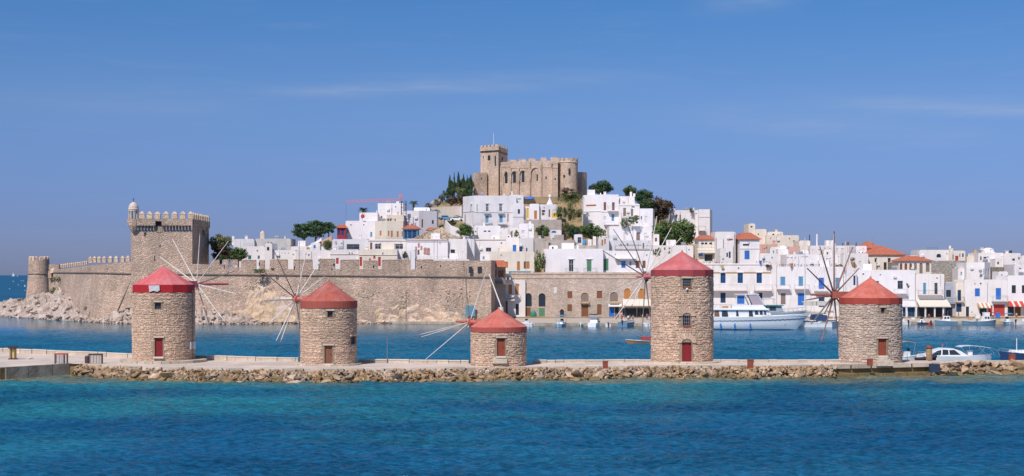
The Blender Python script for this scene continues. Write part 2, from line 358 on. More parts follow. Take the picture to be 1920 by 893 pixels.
# ---------------------------------------------------------------- the mole
ZW = 1.35
WL = [(-200, 715), (0, 712), (130, 703), (150, 705), (250, 712), (420, 716), (600, 717), (750, 716), (960, 713), (1200, 710), (1400, 709), (1580, 708), (1740, 704), (1920, 700), (2150, 696)]
def Ywl(px): return H*F/(lerp_tab(WL, px)-HZ)
def Yedge(px): return Ywl(px)+(0.0 if px < 132 else 1.2)
PAR = [(-200, 203, 1.95), (0, 193.4, 1.95), (250, 180, 1.95), (400, 175.5, 1.95), (600, 172.4, 1.8), (700, 170.5, 1.8), (880, 169, 1.75), (1180, 171.4, 1.7), (1570, 171.4, 1.7), (1700, 174, 1.5), (1920, 175, 1.5), (2150, 176, 1.5)]
def Ypar(px): return lerp_tab([(a, b) for a, b, c in PAR], px)
def Zpar(px): return lerp_tab([(a, c) for a, b, c in PAR], px)
mb = MB()
cols = list(range(-200, 2160, 25))
for a, b in zip(cols, cols[1:]):
    A, B, A2, B2 = Yedge(a), Yedge(b), Ypar(a)+.9, Ypar(b)+.9
    j = lambda v: v
    p = [(X(a, A), A, ZW), (X(b, B), B, ZW), (X(b, B2), B2, ZW), (X(a, A2), A2, ZW)]
    mb.quad(*p)
    mb.quad((p[3][0], p[3][1], ZW), (p[2][0], p[2][1], ZW), (p[2][0], p[2][1], -2), (p[3][0], p[3][1], -2))
mole = mb.build('mole', M_paving); mole['kind'] = 'structure'
# front retaining face, kerb stones along the edge
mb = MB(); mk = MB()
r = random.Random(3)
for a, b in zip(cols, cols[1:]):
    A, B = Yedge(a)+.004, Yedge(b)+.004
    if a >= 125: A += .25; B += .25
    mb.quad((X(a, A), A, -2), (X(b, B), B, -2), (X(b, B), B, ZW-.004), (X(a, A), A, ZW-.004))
mb.build('retaining_face', M_wet_shade, mole)  # concrete face coloured dark brown to paint the shaded gaps between boulders
for i in range(0, 2150, 38):
    if i < 140: continue
    a, b = i+1, i+36; A, B = Yedge(a), Yedge(b)
    z = ZW+.05+r.random()*.06
    mk.cur = r.random()
    mk.box8([(X(a, A), A-.1, ZW-.4), (X(b, B), B-.1, ZW-.4), (X(b, B), B+.5, ZW-.4), (X(a, A), A+.5, ZW-.4)],
            [(X(a, A), A-.1, z), (X(b, B), B-.1, z), (X(b, B), B+.5, z), (X(a, A), A+.5, z)])
mk.build('kerb_stones', M_para, mole, kind='stuff')
# the plain concrete pier face at the left end, in long cast blocks, weed at its foot
for a, b in ((-200, -110), (-109, -20), (-19, 13), (14, 54), (55, 99), (100, 131)):
    mb = MB(); A, B = Ywl(a), Ywl(b)
    mb.box8([(X(a, A), A-.12, -1), (X(b, B), B-.12, -1), (X(b, B), B+.6, -1), (X(a, A), A+.6, -1)],
            [(X(a, A), A-.12, ZW+.03), (X(b, B), B-.12, ZW+.03), (X(b, B), B+.6, ZW+.03), (X(a, A), A+.6, ZW+.03)])
    mb.build('cast_block', M_conc, mole)
mb = MB()
for k in range(420):
    a = r.uniform(-60, 300) if k < 260 else r.uniform(1560, 1745)
    Y = Ywl(a)-r.uniform(.0, .9); s = r.uniform(.5, 1.3)
    hull_into(mb, k, (X(a, Y), Y, -.12), (0, 0, r.random()*6), (s*1.6, s, .38), r.random())
mb.build('weedy_ledge', M_wet_shade, mole, kind='stuff')
mb = MB()   # low wet concrete step at the right
for a, b in ((1568, 1608), (1610, 1655), (1657, 1700), (1702, 1738)):
    A, B = Ywl(a)+.3, Ywl(b)+.3
    mb.box8([(X(a, A), A, -1), (X(b, B), B, -1), (X(b, B), B+1.4, -1), (X(a, A), A+1.4, -1)],
            [(X(a, A), A, .34), (X(b, B), B, .34), (X(b, B), B+1.4, .34), (X(a, A), A+1.4, .34)])
mb.build('landing_step', M_wet_shade, mole)
# parapet
par = thing('parapet', 'low pale stone sea wall running along the far side of the mole between the windmills', 'wall', (X(960, 170), 170, ZW))
MILLSPAN = [(1, 253, 361), (2, 566, 667), (3, 886, 984), (4, 1224, 1334), (5, 1578, 1687)]
i = -190
while i < 2140:
    wd = r.choice((16, 22, 28, 34, 40)); a, b = i, i+wd-(1.2 if r.random() < .6 else .4); i += wd
    mid = (a+b)/2
    if any(s+3 < mid < e_-3 for _, s, e_ in MILLSPAN[1:]): continue
    mb = MB(); A, B = Ypar(a), Ypar(b); z = Zpar(mid)
    th = .5
    mb.cur = r.random()
    dz = r.uniform(-.03, .03)
    mb.box8([(X(a, A), A, ZW-.05), (X(b, B), B, ZW-.05), (X(b, B), B+th, ZW-.05), (X(a, A), A+th, ZW-.05)],
            [(X(a, A), A, z-.1+dz), (X(b, B), B, z-.1+dz), (X(b, B), B+th, z-.1+dz), (X(a, A), A+th, z-.1+dz)])
    mb.build('stone_block', M_para, par)
    if mid < 1700:
        mc = MB(); mc.box8([(X(a, A), A-.05, z-.098+dz), (X(b, B), B-.05, z-.098+dz), (X(b, B), B+th+.05, z-.098+dz), (X(a, A), A+th+.05, z-.098+dz)],
            [(X(a, A), A-.05, z+dz), (X(b, B), B-.05, z+dz), (X(b, B), B+th+.05, z+dz), (X(a, A), A+th+.05, z+dz)])
        mc.build('coping_stone', M_parac, par)
# boulders along the front of the mole
emb = thing('rock_embankment', 'bank of tumbled brown boulders along the water side of the mole', 'rocks', (X(960, 161), 161, 0))
HM = [[hull_mesh(i, M_rock, .1+.8*((i*7) % 16)/15) for i in range(16)], [hull_mesh(i, M_wet_shade, .1+.8*((i*5) % 16)/15) for i in range(16)]]
small = MB(); smallw = MB()
n = 0
for (lo, hi, cnt) in ((138, 1568, 238), (1762, 2010, 56)):
    for k in range(cnt):
        a = lo+(hi-lo)*(k+r.uniform(.1, .9))/cnt
        row = k % 3; Yw = Ywl(a); t_ = (0.0, .45, .95)[row]+r.uniform(-.12, .12)
        big_ = (1.05, 1.15, .8)[row]*r.uniform(.55, 1.6)*(1.3 if a > 1700 else 1)
        if a > 1180 and a < 1568: big_ *= .75
        zz = (-.10, .42, .92)[row]+r.uniform(-.1, .12)
        if a > 1700: zz += .15*row
        if 640 < a < 1180: zz -= .08*row; 
        Y = Yw-.5+1.5*t_
        h_ = r.randrange(16)
        inst('boulder', HM[1 if (row == 0 and r.random() < .75) or (row == 1 and r.random() < .2) else 0][h_], emb, (X(a, Y), Y, zz), (r.uniform(-.5, .5), r.uniform(-.5, .5), r.uniform(0, 6.3)),
             (big_*r.uniform(1, 1.7), big_*r.uniform(.8, 1.2), big_*r.uniform(.55, .95)))
for k in range(4200):
    a = r.uniform(138, 1568) if k < 3600 else r.uniform(1745, 2010)
    t_ = r.random(); s = r.uniform(.22, .62); Y = Ywl(a)-.55+1.7*t_
    z = -.15+1.35*t_+r.uniform(-.1, .1)
    (smallw if t_ < .2 else small).cur = .5
    hull_into(smallw if t_ < .2 else small, k, (X(a, Y), Y, z), (r.random()*3, r.random()*3, r.random()*6), (s*1.3, s, s), r.random())
small.build('small_rocks', M_rock, emb, kind='stuff'); smallw.build('wet_rocks', M_wet_shade, emb, kind='stuff')
# ---------------------------------------------------------------- windmills
def cyl_pt(cx, cy, R, a, z): return (cx+R*math.sin(a), cy-R*math.cos(a), z)     # a = 0 faces the camera, + is to the right
def cyl_stones(mb, cx, cy, r0, r1, z0, z1, seed, sw=.42, sh=.26, holes=(), depth=.06):
    rr = random.Random(seed); z = z0; Ht = z1-z0
    while z < z1-.05:
        h = min(sh*rr.uniform(.6, 1.45), z1-z); R = r0+(r1-r0)*(z-z0)/Ht
        a = rr.random()*.3-PI
        while a < PI-.02:
            wd = sw*rr.uniform(.5, 1.5)/R; b = min(a+wd, PI+.05)
            ok = True
            for ha, hw, ha0, ha1 in holes:
                if b > ha-hw and a < ha+hw and z+h > ha0 and z < ha1: ok = False
            if ok:
                g = .025; ga = g/R; rot = rr.uniform(-.02, .02)
                o = R+depth*rr.uniform(.3, 1.7); i_ = R-.02
                j = lambda: rr.uniform(-.06, .06); dz_ = rr.uniform(-.05, .05); z_ = z; z = z+dz_
                A = [cyl_pt(cx, cy, i_, a, z), cyl_pt(cx, cy, i_, b, z), cyl_pt(cx, cy, i_, b, z+h), cyl_pt(cx, cy, i_, a, z+h)]
                B = [cyl_pt(cx, cy, o, a+ga+abs(j())/R, z+g+abs(j())), cyl_pt(cx, cy, o+j()*.5, b-ga-abs(j())/R, z+g+abs(j())),
                     cyl_pt(cx, cy, o+j()*.5, b-ga-abs(j())/R, z+h-g-abs(j())), cyl_pt(cx, cy, o, a+ga+abs(j())/R, z+h-g-abs(j()))]
                tn = min(1, max(0, rr.gauss(.5, .26))); z = z_
                mb.add(A+B, [[4, 5, 6, 7], [0, 1, 5, 4], [1, 2, 6, 5], [2, 3, 7, 6], [3, 0, 4, 7]], tn)
            a = b
        z += h
def mill(label, px, Yc, wpx, base_z, band_top, band_bot, eave_w, apex, roof_m, band_m, wins, hub, axis, tips, pole_m, stone_m, seed, sides=28, hubm=None,
         plinth=0, sw=.42, sh=.26, extra=None, thick=.07, rope=True, sdep=.06):
    R = wpx/2/F*Yc; cx = X(px, Yc); cy = Yc; yf = Yc-R
    t = thing('windmill', label, 'windmill', (cx, cy, base_z), group='windmills along the mole')
    zt = Z(band_bot, Yc-R*.7)
    holes = []
    for (wx, x0, x1, y0, y1, kind, cm_) in wins:
        a = math.asin(max(-.98, min(.98, (X((x0+x1)/2, yf)-cx)/R))); hw = (x1-x0)/2/F*yf/R/max(.35, math.cos(a))
        holes.append((a, hw+.12/R if kind != 'sign' else hw*0-1, Z(y1, yf)-.05, Z(y0, yf)+.22 if kind != 'sign' else -99))
    core = MB()
    # wall with real openings: a cylinder grid skipping the holes
    sp = sorted(set([base_z-.3, zt]+[q for h in holes if h[1] > 0 for q in (h[2]+.05, h[3]-.22)]))
    angs = sorted(set([round(-PI+2*PI*i/40, 4) for i in range(41)]+[round(q, 4) for h in holes if h[1] > 0 for q in (h[0]-h[1]+.12/R, h[0]+h[1]-.12/R)]))
    for z0, z1 in zip(sp, sp[1:]):
        for a, b in zip(angs, angs[1:]):
            am, zm = (a+b)/2, (z0+z1)/2
            if any(h[1] > 0 and abs(am-h[0]) < h[1]-.12/R and h[2]+.05 < zm < h[3]-.22 for h in holes): continue
            core.quad(cyl_pt(cx, cy, R, a, z0), cyl_pt(cx, cy, R, b, z0), cyl_pt(cx, cy, R, b, z1), cyl_pt(cx, cy, R, a, z1))
    for h in holes:
        if h[1] <= 0: continue
        a, b, z0, z1 = h[0]-h[1]+.12/R, h[0]+h[1]-.12/R, h[2]+.05, h[3]-.22; D = R-.45
        o = [(a, z0), (b, z0), (b, z1), (a, z1)]
        for (p, q), (s_, u) in zip(o, o[1:]+o[:1]):
            core.quad(cyl_pt(cx, cy, R, p, q), cyl_pt(cx, cy, D, p, q), cyl_pt(cx, cy, D, s_, u), cyl_pt(cx, cy, R, s_, u))
        core.quad(*[cyl_pt(cx, cy, D, p, q) for p, q in o][::-1], tone=.1)
    core.build('wall', M_mortar, t)
    st = MB(); cyl_stones(st, cx, cy, R, R, base_z-.15, zt, seed, sw, sh, [h for h in holes if h[1] > 0], sdep)
    st.build('stonework', stone_m, t, kind='stuff')
    for (wx, x0, x1, y0, y1, kind, cm_), h in zip(wins, holes):
        a = h[0]; ca, sa = math.cos(a), math.sin(a)
        xa, xb = x0, x1; z0, z1 = Z(y1, yf), Z(y0, yf); wd = (x1-x0)/F*yf/max(.35, ca)
        def L(u, d, z, a=a): return (cx+(R-d)*math.sin(a)+u*math.cos(a), cy-(R-d)*math.cos(a)+u*math.sin(a), z)
        def bx(mbx, u0, u1, d0, d1, za, zb): mbx.box8([L(u0, d0, za), L(u1, d0, za), L(u1, d1, za), L(u0, d1, za)], [L(u0, d0, zb), L(u1, d0, zb), L(u1, d1, zb), L(u0, d1, zb)])
        hw = wd/2
        if kind == 'sign':
            mb = MB(); bx(mb, -hw, hw, -.12, -.06, z0, z1); mb.build('notice_board', cm_, t); continue
        if kind == 'win' or kind == 'bars':
            fr = MB()
            for u0, u1, za, zb in ((-hw, -hw+.07, z0, z1), (hw-.07, hw, z0, z1), (-hw+.07, hw-.07, z0, z0+.07), (-hw+.07, hw-.07, z1-.07, z1)): bx(fr, u0, u1, .18, .28, za, zb)
            f = fr.build('window', M_brown if kind == 'win' else cm_, t)
            pn = MB(); bx(pn, -hw+.07, hw-.07, .24, .26, z0+.07, z1-.07); pn.build('pane', M_glass, f)
            if kind == 'bars':
                br = MB()
                for q in range(1, 4): br.cyl(L(-hw+wd*q/4, .1, z0), L(-hw+wd*q/4, .1, z1), .022, n=4)
                for q in range(1, 3): br.cyl(L(-hw, .1, z0+(z1-z0)*q/3), L(hw, .1, z0+(z1-z0)*q/3), .022, n=4)
                br.build('grille', M_stl, f)
                sl_ = MB(); bx(sl_, -hw-.03, hw+.03, -.1, .2, z0-.16, z0-.01); sl_.build('sill', cm_, t)
        else:
            dr = MB(); n_ = 4
            for q in range(n_): bx(dr, -hw+.05+q*(wd-.1)/n_+.008, -hw+.05+(q+1)*(wd-.1)/n_-.008, .22, .28, z0, z1-(.0 if kind == 'door' else wd*.3*(abs(q-1.5)/1.5)**1.3))
            d_ = dr.build('door', cm_, t)
            fr = MB()
            for u0, u1, za, zb in ((-hw-.02, -hw+.05, z0, z1), (hw-.05, hw+.02, z0, z1), (-hw+.05, hw-.05, z1-.07, z1)): bx(fr, u0, u1, .14, .3, za, zb)
            fr.build('door_frame', cm_ if kind == 'arch' else M_brown, d_)
            kn = MB(); kn.cyl(L(hw*.6, .2, (z0+z1)/2), L(hw*.6, .12, (z0+z1)/2), .04, n=6); kn.build('handle', M_iron, d_)
            th = MB(); bx(th, -hw-.12, hw+.12, -.25, .3, z0-.2, z0-.003); th.build('threshold', M_parac, t)
        # dressed surround
        if kind == 'arch' or wx == 'arch':
            zc = z1-.05; k = 9; ra, rb = hw+.05, hw+.58
            for q in range(k):
                a0, a1 = PI*(q+.06)/k, PI*(q+.94)/k
                pts = [(ra*math.cos(a1), ra*math.sin(a1)*.75), (ra*math.cos(a0), ra*math.sin(a0)*.75), (rb*math.cos(a0), rb*math.sin(a0)), (rb*math.cos(a1), rb*math.sin(a1))]
                mb = MB(); mb.cur = random.random()*.6+.2
                mb.box8([L(u, -.09, zc+w_) for u, w_ in pts], [L(u, .1, zc+w_) for u, w_ in pts]); mb.build('arch_stone', stone_m, t)
        else:
            mb = MB(); bx(mb, -hw-.18, hw+.18, -.08, .2, z1+.004, z1+.2); mb.build('lintel', M_ashlar, t)
    # roof: painted wooden cap of tapering boards and a fascia band under it
    zb, ze, za = Z(band_bot, yf), Z(band_top, yf), Z(apex[1], Yc); Re = eave_w/2/F*(Yc-R); Rb = R*1.012+.05
    band = MB(); band.lathe([(Rb, zb), (Rb, ze-.02)], (cx, cy, 0), sides); band.build('roof_band', band_m, t)
    rl = MB(); rl.lathe([(R-.1, ze-.06), (Re, ze-.06), (Re, ze), (Re*.97, ze+.04), (Re*.52, ze+(za-ze)*.47), (.06, za)], (cx, cy, 0), sides)
    ro = rl.build('roof', roof_m, t)
    fm = MB(); fm.lathe([(.0, za+.28), (.05, za+.2), (.12, za), (.2, za-.16)][::-1], (cx, cy, 0), 8); fm.build('finial', roof_m, ro)
    sm = MB()
    for q in range(sides):
        if q % 2 and sides > 20: continue
        an = 2*PI*q/sides
        sm.cyl((cx+Re*.97*math.cos(an), cy+Re*.97*math.sin(an), ze+.05), (cx+Re*.52*math.cos(an), cy+Re*.52*math.sin(an), ze+(za-ze)*.47+.012), .022, n=4)
        sm.cyl((cx+Re*.52*math.cos(an), cy+Re*.52*math.sin(an), ze+(za-ze)*.47+.012), (cx+.06*math.cos(an), cy+.06*math.sin(an), za), .022, n=4)
    sm.build('seam', roof_m, ro)
    if plinth:
        for q in range(18):     # ring of plinth slabs, only the arc that shows
            a0, a1 = -1.75+3.5*q/18+.006, -1.75+3.5*(q+1)/18-.006; R1 = R+plinth; zt_ = base_z-.02; zb_ = ZW-.6
            mb = MB(); mb.cur = random.random()
            b4 = [cyl_pt(cx, cy, R1, a0, zb_), cyl_pt(cx, cy, R1, a1, zb_), cyl_pt(cx, cy, R*.9, a1, zb_), cyl_pt(cx, cy, R*.9, a0, zb_)]
            t4 = [cyl_pt(cx, cy, R1, a0, zt_), cyl_pt(cx, cy, R1, a1, zt_), cyl_pt(cx, cy, R*.9, a1, zt_), cyl_pt(cx, cy, R*.9, a0, zt_)]
            mb.box8(b4, t4); mb.build('plinth_stone', M_para, t)
    # windshaft, hub and poles: the wheel stands in the plane through the hub across the shaft
    ax = Vector((axis[0], axis[1], 0)).normalized()
    hx = X(hub[0], Yc)-cx; dist = hx/ax.x; hubp = Vector((cx, cy, 0))+ax*dist; hubp.z = Z(hub[1], hubp.y)
    hubp.x = X(hub[0], hubp.y)
    hm_ = hubm or roof_m
    s0 = Vector((cx, cy, hubp.z))+ax*(R*.6)
    mb = MB(); mb.cyl(s0, hubp+ax*.5, .30, .26, 10); mb.build('shaft', hm_, t)
    # dormer box where the shaft leaves the cap
    c0 = Vector((cx, cy, hubp.z))+ax*(R*1.0); n0 = Vector((-ax.y, ax.x, 0))
    mb = MB(); q = [c0-ax*1.6-n0*.75, c0+ax*1.0-n0*.62, c0+ax*1.0+n0*.62, c0-ax*1.6+n0*.75]
    mb.box8([v+Vector((0, 0, -.42)) for v in q], [v+Vector((0, 0, .42)) for v in q])
    mb.build('shaft_hood', hm_, t)
    mb = MB(); mb.cyl(hubp-ax*.35, hubp+ax*.35, .42, .42, 12); h_ = mb.build('hub', hm_, t)
    bs = hubp+ax*(extra or 3.0)
    mb = MB(); mb.cyl(hubp+ax*.3, bs, .19, .13, 8); mb.build('bowsprit', hm_ if extra else pole_m, t)
    tipw = []
    for k, tp in enumerate(tips):
        tx, ty = tp[0], tp[1]; pm = tp[2] if len(tp) > 2 else pole_m
        d = Vector(((tx-960)/F, 1, (HZ-ty)/F)); o = Vector((0, 0, H))
        s_ = ax.dot(hubp-o)/ax.dot(d); T = o+d*s_
        dr = T-hubp
        if dr.length > 8.0: # keep every pole a believable length
            T = hubp+dr.normalized()*8.0
        tipw.append(T)
        mb = MB(); mid = hubp+(T-hubp)*.35
        mb.cyl(hubp-(T-hubp).normalized()*.7, mid, thick*1.15, thick, 6); mb.cyl(mid, T, thick, thick*.6, 6)
        po = mb.build('sail_pole', pm, t)
        if k % 2 == 0:
            mb = MB(); mb.cyl(T-(T-hubp).normalized()*.25, T+(T-hubp).normalized()*.03, thick*.85, thick*.75, 6); mb.build('tip_binding', hm_, po)
    if rope:
        for k in range(0, len(tipw), 3):
            mb = MB(); mb.cyl(bs, tipw[k], .012, n=3, caps=False); mb.build('stay_rope', M_pold, t)
    return t, hubp, R, cx, cy
R1 = roofmat('mill_roof_crimson', (.62, .14, .145)); R1b = plain('mill_band_crimson', (.42, .015, .02), .6)
R2 = roofmat('mill_roof_terracotta', (.43, .105, .075)); R2b = plain('mill_band_terracotta', (.36, .085, .06), .75)
R3 = roofmat('mill_roof_coral', (.57, .15, .11)); R3b = plain('mill_band_coral', (.40, .085, .065), .75)
R4 = roofmat('mill_roof_rose', (.55, .135, .135)); R4b = plain('mill_band_rose', (.34, .055, .06), .75)
R5 = roofmat('mill_roof_brick', (.57, .14, .095)); R5b = plain('mill_band_brick', (.38, .06, .04), .7)
M_dred = plain('dark_red_door', (.24, .015, .02), .55); M_dbr = plain('rust_door', (.30, .065, .035), .7); M_dwn = plain('wood_door', (.24, .10, .06), .75)
M_sign = plain('pale_board', (.62, .66, .70), .5)
D_, W_ = M_pold, M_polw
m1 = mill('first mill from the left, faceted crimson roof with a torn white patch', 307, 173.0, 114, 1.70, 534, 549, 116, (306, 500), R1, R1b,
     [('', 290, 302, 567, 580, 'win', M_brown), ('', 290, 305, 633.5, 669, 'door', M_dred), ('', 349, 357, 643, 657, 'sign', M_sign)],
     (369, 533), (.6, .8), [(321.5, 445), (292, 476), (375, 437), (428.5, 452), (441, 508, D_), (443, 551), (423, 605.5), (398, 626), (300, 590)], W_, M_stone, 11, 12, sw=.29, sh=.18, sdep=.04, plinth=1.45, extra=5.2)
m2 = mill('second mill from the left, smooth terracotta cone roof and plain open doorway', 616.5, 167.7, 104, 1.55, 565, 578, 107, (617, 527), R2, R2b,
     [('', 614, 624, 583, 595.5, 'win', M_dark), ('', 656, 663, 632, 647, 'win', M_dark), ('', 608.5, 623, 648, 682, 'door', M_dwn)],
     (555, 560.6), (-.74, .67), [(497, 512, D_), (512, 467, D_), (574, 475), (599, 492), (609, 518), (491, 563), (501, 609.6), (518, 639), (526, 641), (497, 565), (566, 640, D_)], W_, M_stone, 23, 40, sw=.31, sh=.18, sdep=.04, hubm=R3, plinth=.6)
m3 = mill('shortest mill, coral cone roof set low over a single rusty door, third in the row', 935, 166.2, 103, 1.35, 614, 624, 108, (935, 579.5), R3, R3b,
     [('arch2', 932, 947, 634, 668, 'door', M_dbr)],
     (881, 604), (-.54, .84), [(809, 544.4), (791, 561), (869, 489, D_), (913.7, 502), (785, 628), (798, 674), (902, 690, D_), (790, 632)], W_, M_stone, 37, 40, sw=.33, sh=.21, thick=.05, extra=3.2)
m4 = mill('tallest mill, rose roof, two barred windows above an arched dark red door', 1279, 172.9, 115, 1.52, 506, 518, 118, (1277, 472), R4, R4b,
     [('', 1280.5, 1296, 522, 537.5, 'bars', M_brown), ('arch', 1280.5, 1295, 592, 611, 'bars', M_dbr), ('', 1279, 1297, 642, 678.5, 'arch', M_dred)],
     (1210, 519), (-.6, .8), [(1130, 470, D_), (1149.7, 429.5, D_), (1176, 418, D_), (1234, 394), (1260, 425), (1292, 429.5), (1138.5, 552.7), (1151, 600), (1184.6, 574), (1204, 626, D_), (1225, 640, D_)], W_, M_stone, 41, 14, plinth=.85, sw=.33, sh=.22, sdep=.055, extra=1.6)
m5 = mill('rightmost mill, brick red tent roof and brown poles, door above stone steps', 1632, 172.0, 114, 1.35, 559, 571, 113, (1636, 521), R5, R5b,
     [('', 1652, 1660, 577, 587.5, 'win', M_dark), ('', 1647, 1663, 635, 667, 'door', M_dbr)],
     (1564, 553), (-.78, .62), [(1564, 434), (1537, 462), (1601, 458), (1629, 484), (1512, 502), (1511, 563), (1540, 640), (1572, 643), (1546, 588, D_), (1521, 608, D_), (1590, 590)], M_polb, M_stone2, 53, 16, sw=.36, sh=.21, sdep=.055, hubm=mat('old_red_wood', (.33, .10, .07), .8, var=.2), thick=.1, extra=3.2)
# torn patch in the first mill's band
t, hp, R_, cx, cy = m1
mb = MB(); pts = []
zt_, zb_ = Z(535.5, 169.3), Z(548, 169.3)
for a, z in ((279.5, zt_), (299, zt_+.02), (300, zb_+.25), (296, zb_+.05), (288, zb_+.18), (281, zb_)):
    an = math.asin((X(a, 169.3)-cx)/R_); pts.append(cyl_pt(cx, cy, R_+.16, an, z))
mb.quad(*pts); mb.add([Vector(p)+Vector((0, .06, 0)) for p in pts], [list(range(6))[::-1]]); mb.build('bare_patch', plain('bare_metal', (.55, .56, .56), .6), t)
# steps below the fifth mill's door
t, hp, R_, cx, cy = m5
for k in range(3):
    mb = MB(); zt_ = Z(668, 168.3)-.04-k*.26; mb.box((X(1655, 168), cy-R_-.2-.16*k, (zt_+1.2)/2), (1.1+.42*k, .9+.3*k, zt_-1.2)); mb.build('step', M_para, t)
t, hp, R_, cx, cy = m3
mb = MB(); mb.box((X(937, 163), cy-R_-.05, 2.05), (1.7, .5, .55)); mb.build('step', M_para, t)
# rusted brackets on the fourth mill
t, hp, R_, cx, cy = m4
mb = MB(); an = .82
mb.cyl(cyl_pt(cx, cy, R_+.12, an, Z(508, 171)), cyl_pt(cx, cy, R_+.2, an, Z(536, 171)), .05, n=5); mb.cyl(cyl_pt(cx, cy, R_+.15, an, Z(513, 171)), cyl_pt(cx, cy, R_+.55, an+.05, Z(521, 171)), .05, n=5)
mb.build('bracket', M_iron, t)
mb = MB(); mb.lathe([(.0, -.16), (.13, -.1), (.16, 0), (.1, .1), (0, .14)], (X(1288, 169), cy-R_-.2, Z(542, 169)), 8); mb.build('lamp', M_frame, t)
mb = MB(); mb.tube([cyl_pt(cx, cy, R_+.14, -1.2, Z(515, 171)), cyl_pt(cx, cy, R_+.14, -.95, Z(570, 171)), cyl_pt(cx, cy, R_+.14, -.75, Z(600, 171)), cyl_pt(cx, cy, R_+.14, -.52, Z(645, 171))], .03, 4); mb.build('hanging_rope', M_pold, t)
t, hp, R_, cx, cy = m1
mb = MB(); mb.cyl(cyl_pt(cx, cy, R_+.14, 1.35, Z(545, 171)), cyl_pt(cx, cy, R_+.14, 1.35, 1.75), .05, n=5); mb.build('downpipe', M_pold, t)
t, hp, R_, cx, cy = m2
mb = MB(); mb.cyl(cyl_pt(cx, cy, R_+.2, -1.5, Z(452, 169)), cyl_pt(cx, cy, R_+.2, -1.5, 1.4), .035, n=5); mb.build('lightning_rod', M_pold, t)
mb = MB(); mb.cyl((X(726, 170.2), 170.2, ZW), (X(726, 170.2), 170.2, Z(614, 170.2)), .05, .03, n=6); tag(mb.build('thin_post', M_pold), 'thin dark upright post between the second and third windmills', 'post')
mb = MB(); a_, b_ = P(917, 514, 175), P(940, 576, 168.2); mb.cyl(a_, b_, .06, .08, 6); mb.cyl(b_, b_-Vector((0, 0, .6)), .25, .3, 7); mb.build('mast', M_polw, m3[0])
# ---------------------------------------------------------------- things on the mole
def simple(name, label, cat, m, group=None, *, b): o = b.build(name, m); return tag(o, label, cat, group)
for px, y0, y1, w_, lb in ((1135, 677, 691, 9.5, 'rust brown square bollard between the short mill and the tallest mill'), (1407, 674, 690, 10, 'rust brown square bollard right of the tallest mill'),
                          (1631, 673, 685.5, 9, 'brown box bollard in front of the rightmost mill'), (1897.5, 664, 677, 9, 'brown bollard at the far right end of the mole')):
    Y = (H-ZW)*F/(y1-HZ) ; h_ = (y1-y0)/F*Y; wd = w_/F*Y
    t = thing('bollard', lb, 'bollard', (X(px, Y), Y, ZW), group='bollards on the mole')
    b = MB(); b.box((X(px, Y), Y, ZW+h_*.45), (wd, wd, h_*.9)); b.build('body', M_dbr, t)
    b = MB(); b.box((X(px, Y), Y, ZW+h_*.95), (wd*1.12, wd*1.12, h_*.1)); b.build('cap', M_dwn, t)
Y = (H-ZW)*F/(674-HZ); c = Vector((X(24.5, Y), Y, ZW))
t = thing('lantern_column', 'bronze lantern column with dark flat cap at the left end of the mole', 'lamp post', c)
b = MB(); b.box(c+Vector((0, 0, .06)), (1.0, .8, .12)); b.build('base', M_iron, t)
brz = mat('bronze', (.35, .22, .07), .45, var=.2, metal=.5)
for s in (-1, 1):
    b = MB(); b.box(c+Vector((s*.25, 0, .75)), (.2, .5, 1.25)); b.build('post', brz, t)
b = MB(); b.box(c+Vector((0, .05, .75)), (.3, .2, 1.2)); b.build('lamp_panel', plain('lamp_glass', (.85, .72, .45), .3), t)
b = MB(); b.box(c+Vector((0, 0, 1.5)), (.95, .8, .26), taper=1.1); b.build('cap', M_iron, t)
Y = 178; simple('loose_stone', 'pale flat stone lying on the mole beside the lantern column', 'stone', M_para, b=(lambda b: (hull_into(b, 3, (X(57, Y), Y, ZW+.15), (0, 0, 0), (.95, .5, .55), .6), b)[1])(MB()))
for x0, x1, yt, lb in ((103.5, 126.5, 662.5, 'left iron rail of bars standing at the edge of the mole'), (167, 191.5, 663.5, 'iron rail of bars with a round bin beside it, next to the first mill')):
    Y = 169.0; z0, z1 = ZW, Z(yt, Y)
    t = thing('railing', lb, 'railing', (X((x0+x1)/2, Y), Y, ZW), group='short railings on the mole')
    for a in (x0, x1-6 if x0 < 120 else x1, x1):
        b = MB(); b.box((X(a, Y), Y, (z0+z1)/2), (.14, .14, z1-z0)); b.build('post', M_iron, t)
    b = MB(); b.box((X((x0+x1)/2, Y), Y, z1-.08), (X(x1, Y)-X(x0, Y), .2, .16)); b.build('top_rail', M_redp if x0 < 120 else M_iron, t)
    n_ = 9
    for q in range(1, n_):
        b = MB(); a = x0+(x1-x0)*q/n_; b.cyl((X(a, Y), Y, z0+.1), (X(a, Y), Y, z1-.15), .04, n=4); b.build('bar', M_iron if q % 2 else M_stl, t)
b = MB(); b.lathe([(.28, 0), (.3, .3), (.3, .85), (.22, .95)], (X(163.5, 169), 169, ZW), 10); simple('litter_bin', 'dark round bin beside the second iron rail', 'bin', plain('bin_plum', (.10, .05, .06)), b=b)
Y = 174.5; c = Vector((X(1742, Y), Y, ZW-.2))
t = thing('stone_pillar', 'round brown pillar with a wide flat cap right of the last windmill', 'pillar', c)
b = MB(); b.lathe([(.4, 0), (.36, 1.7), (.34, 1.72)], c, 14); b.build('shaft', M_rock, t)
b = MB(); b.lathe([(.36, 1.72), (.5, 1.85), (.5, 1.98), (.3, 2.0), (.28, 2.1)], c, 14); b.build('cap', M_dwn, t)
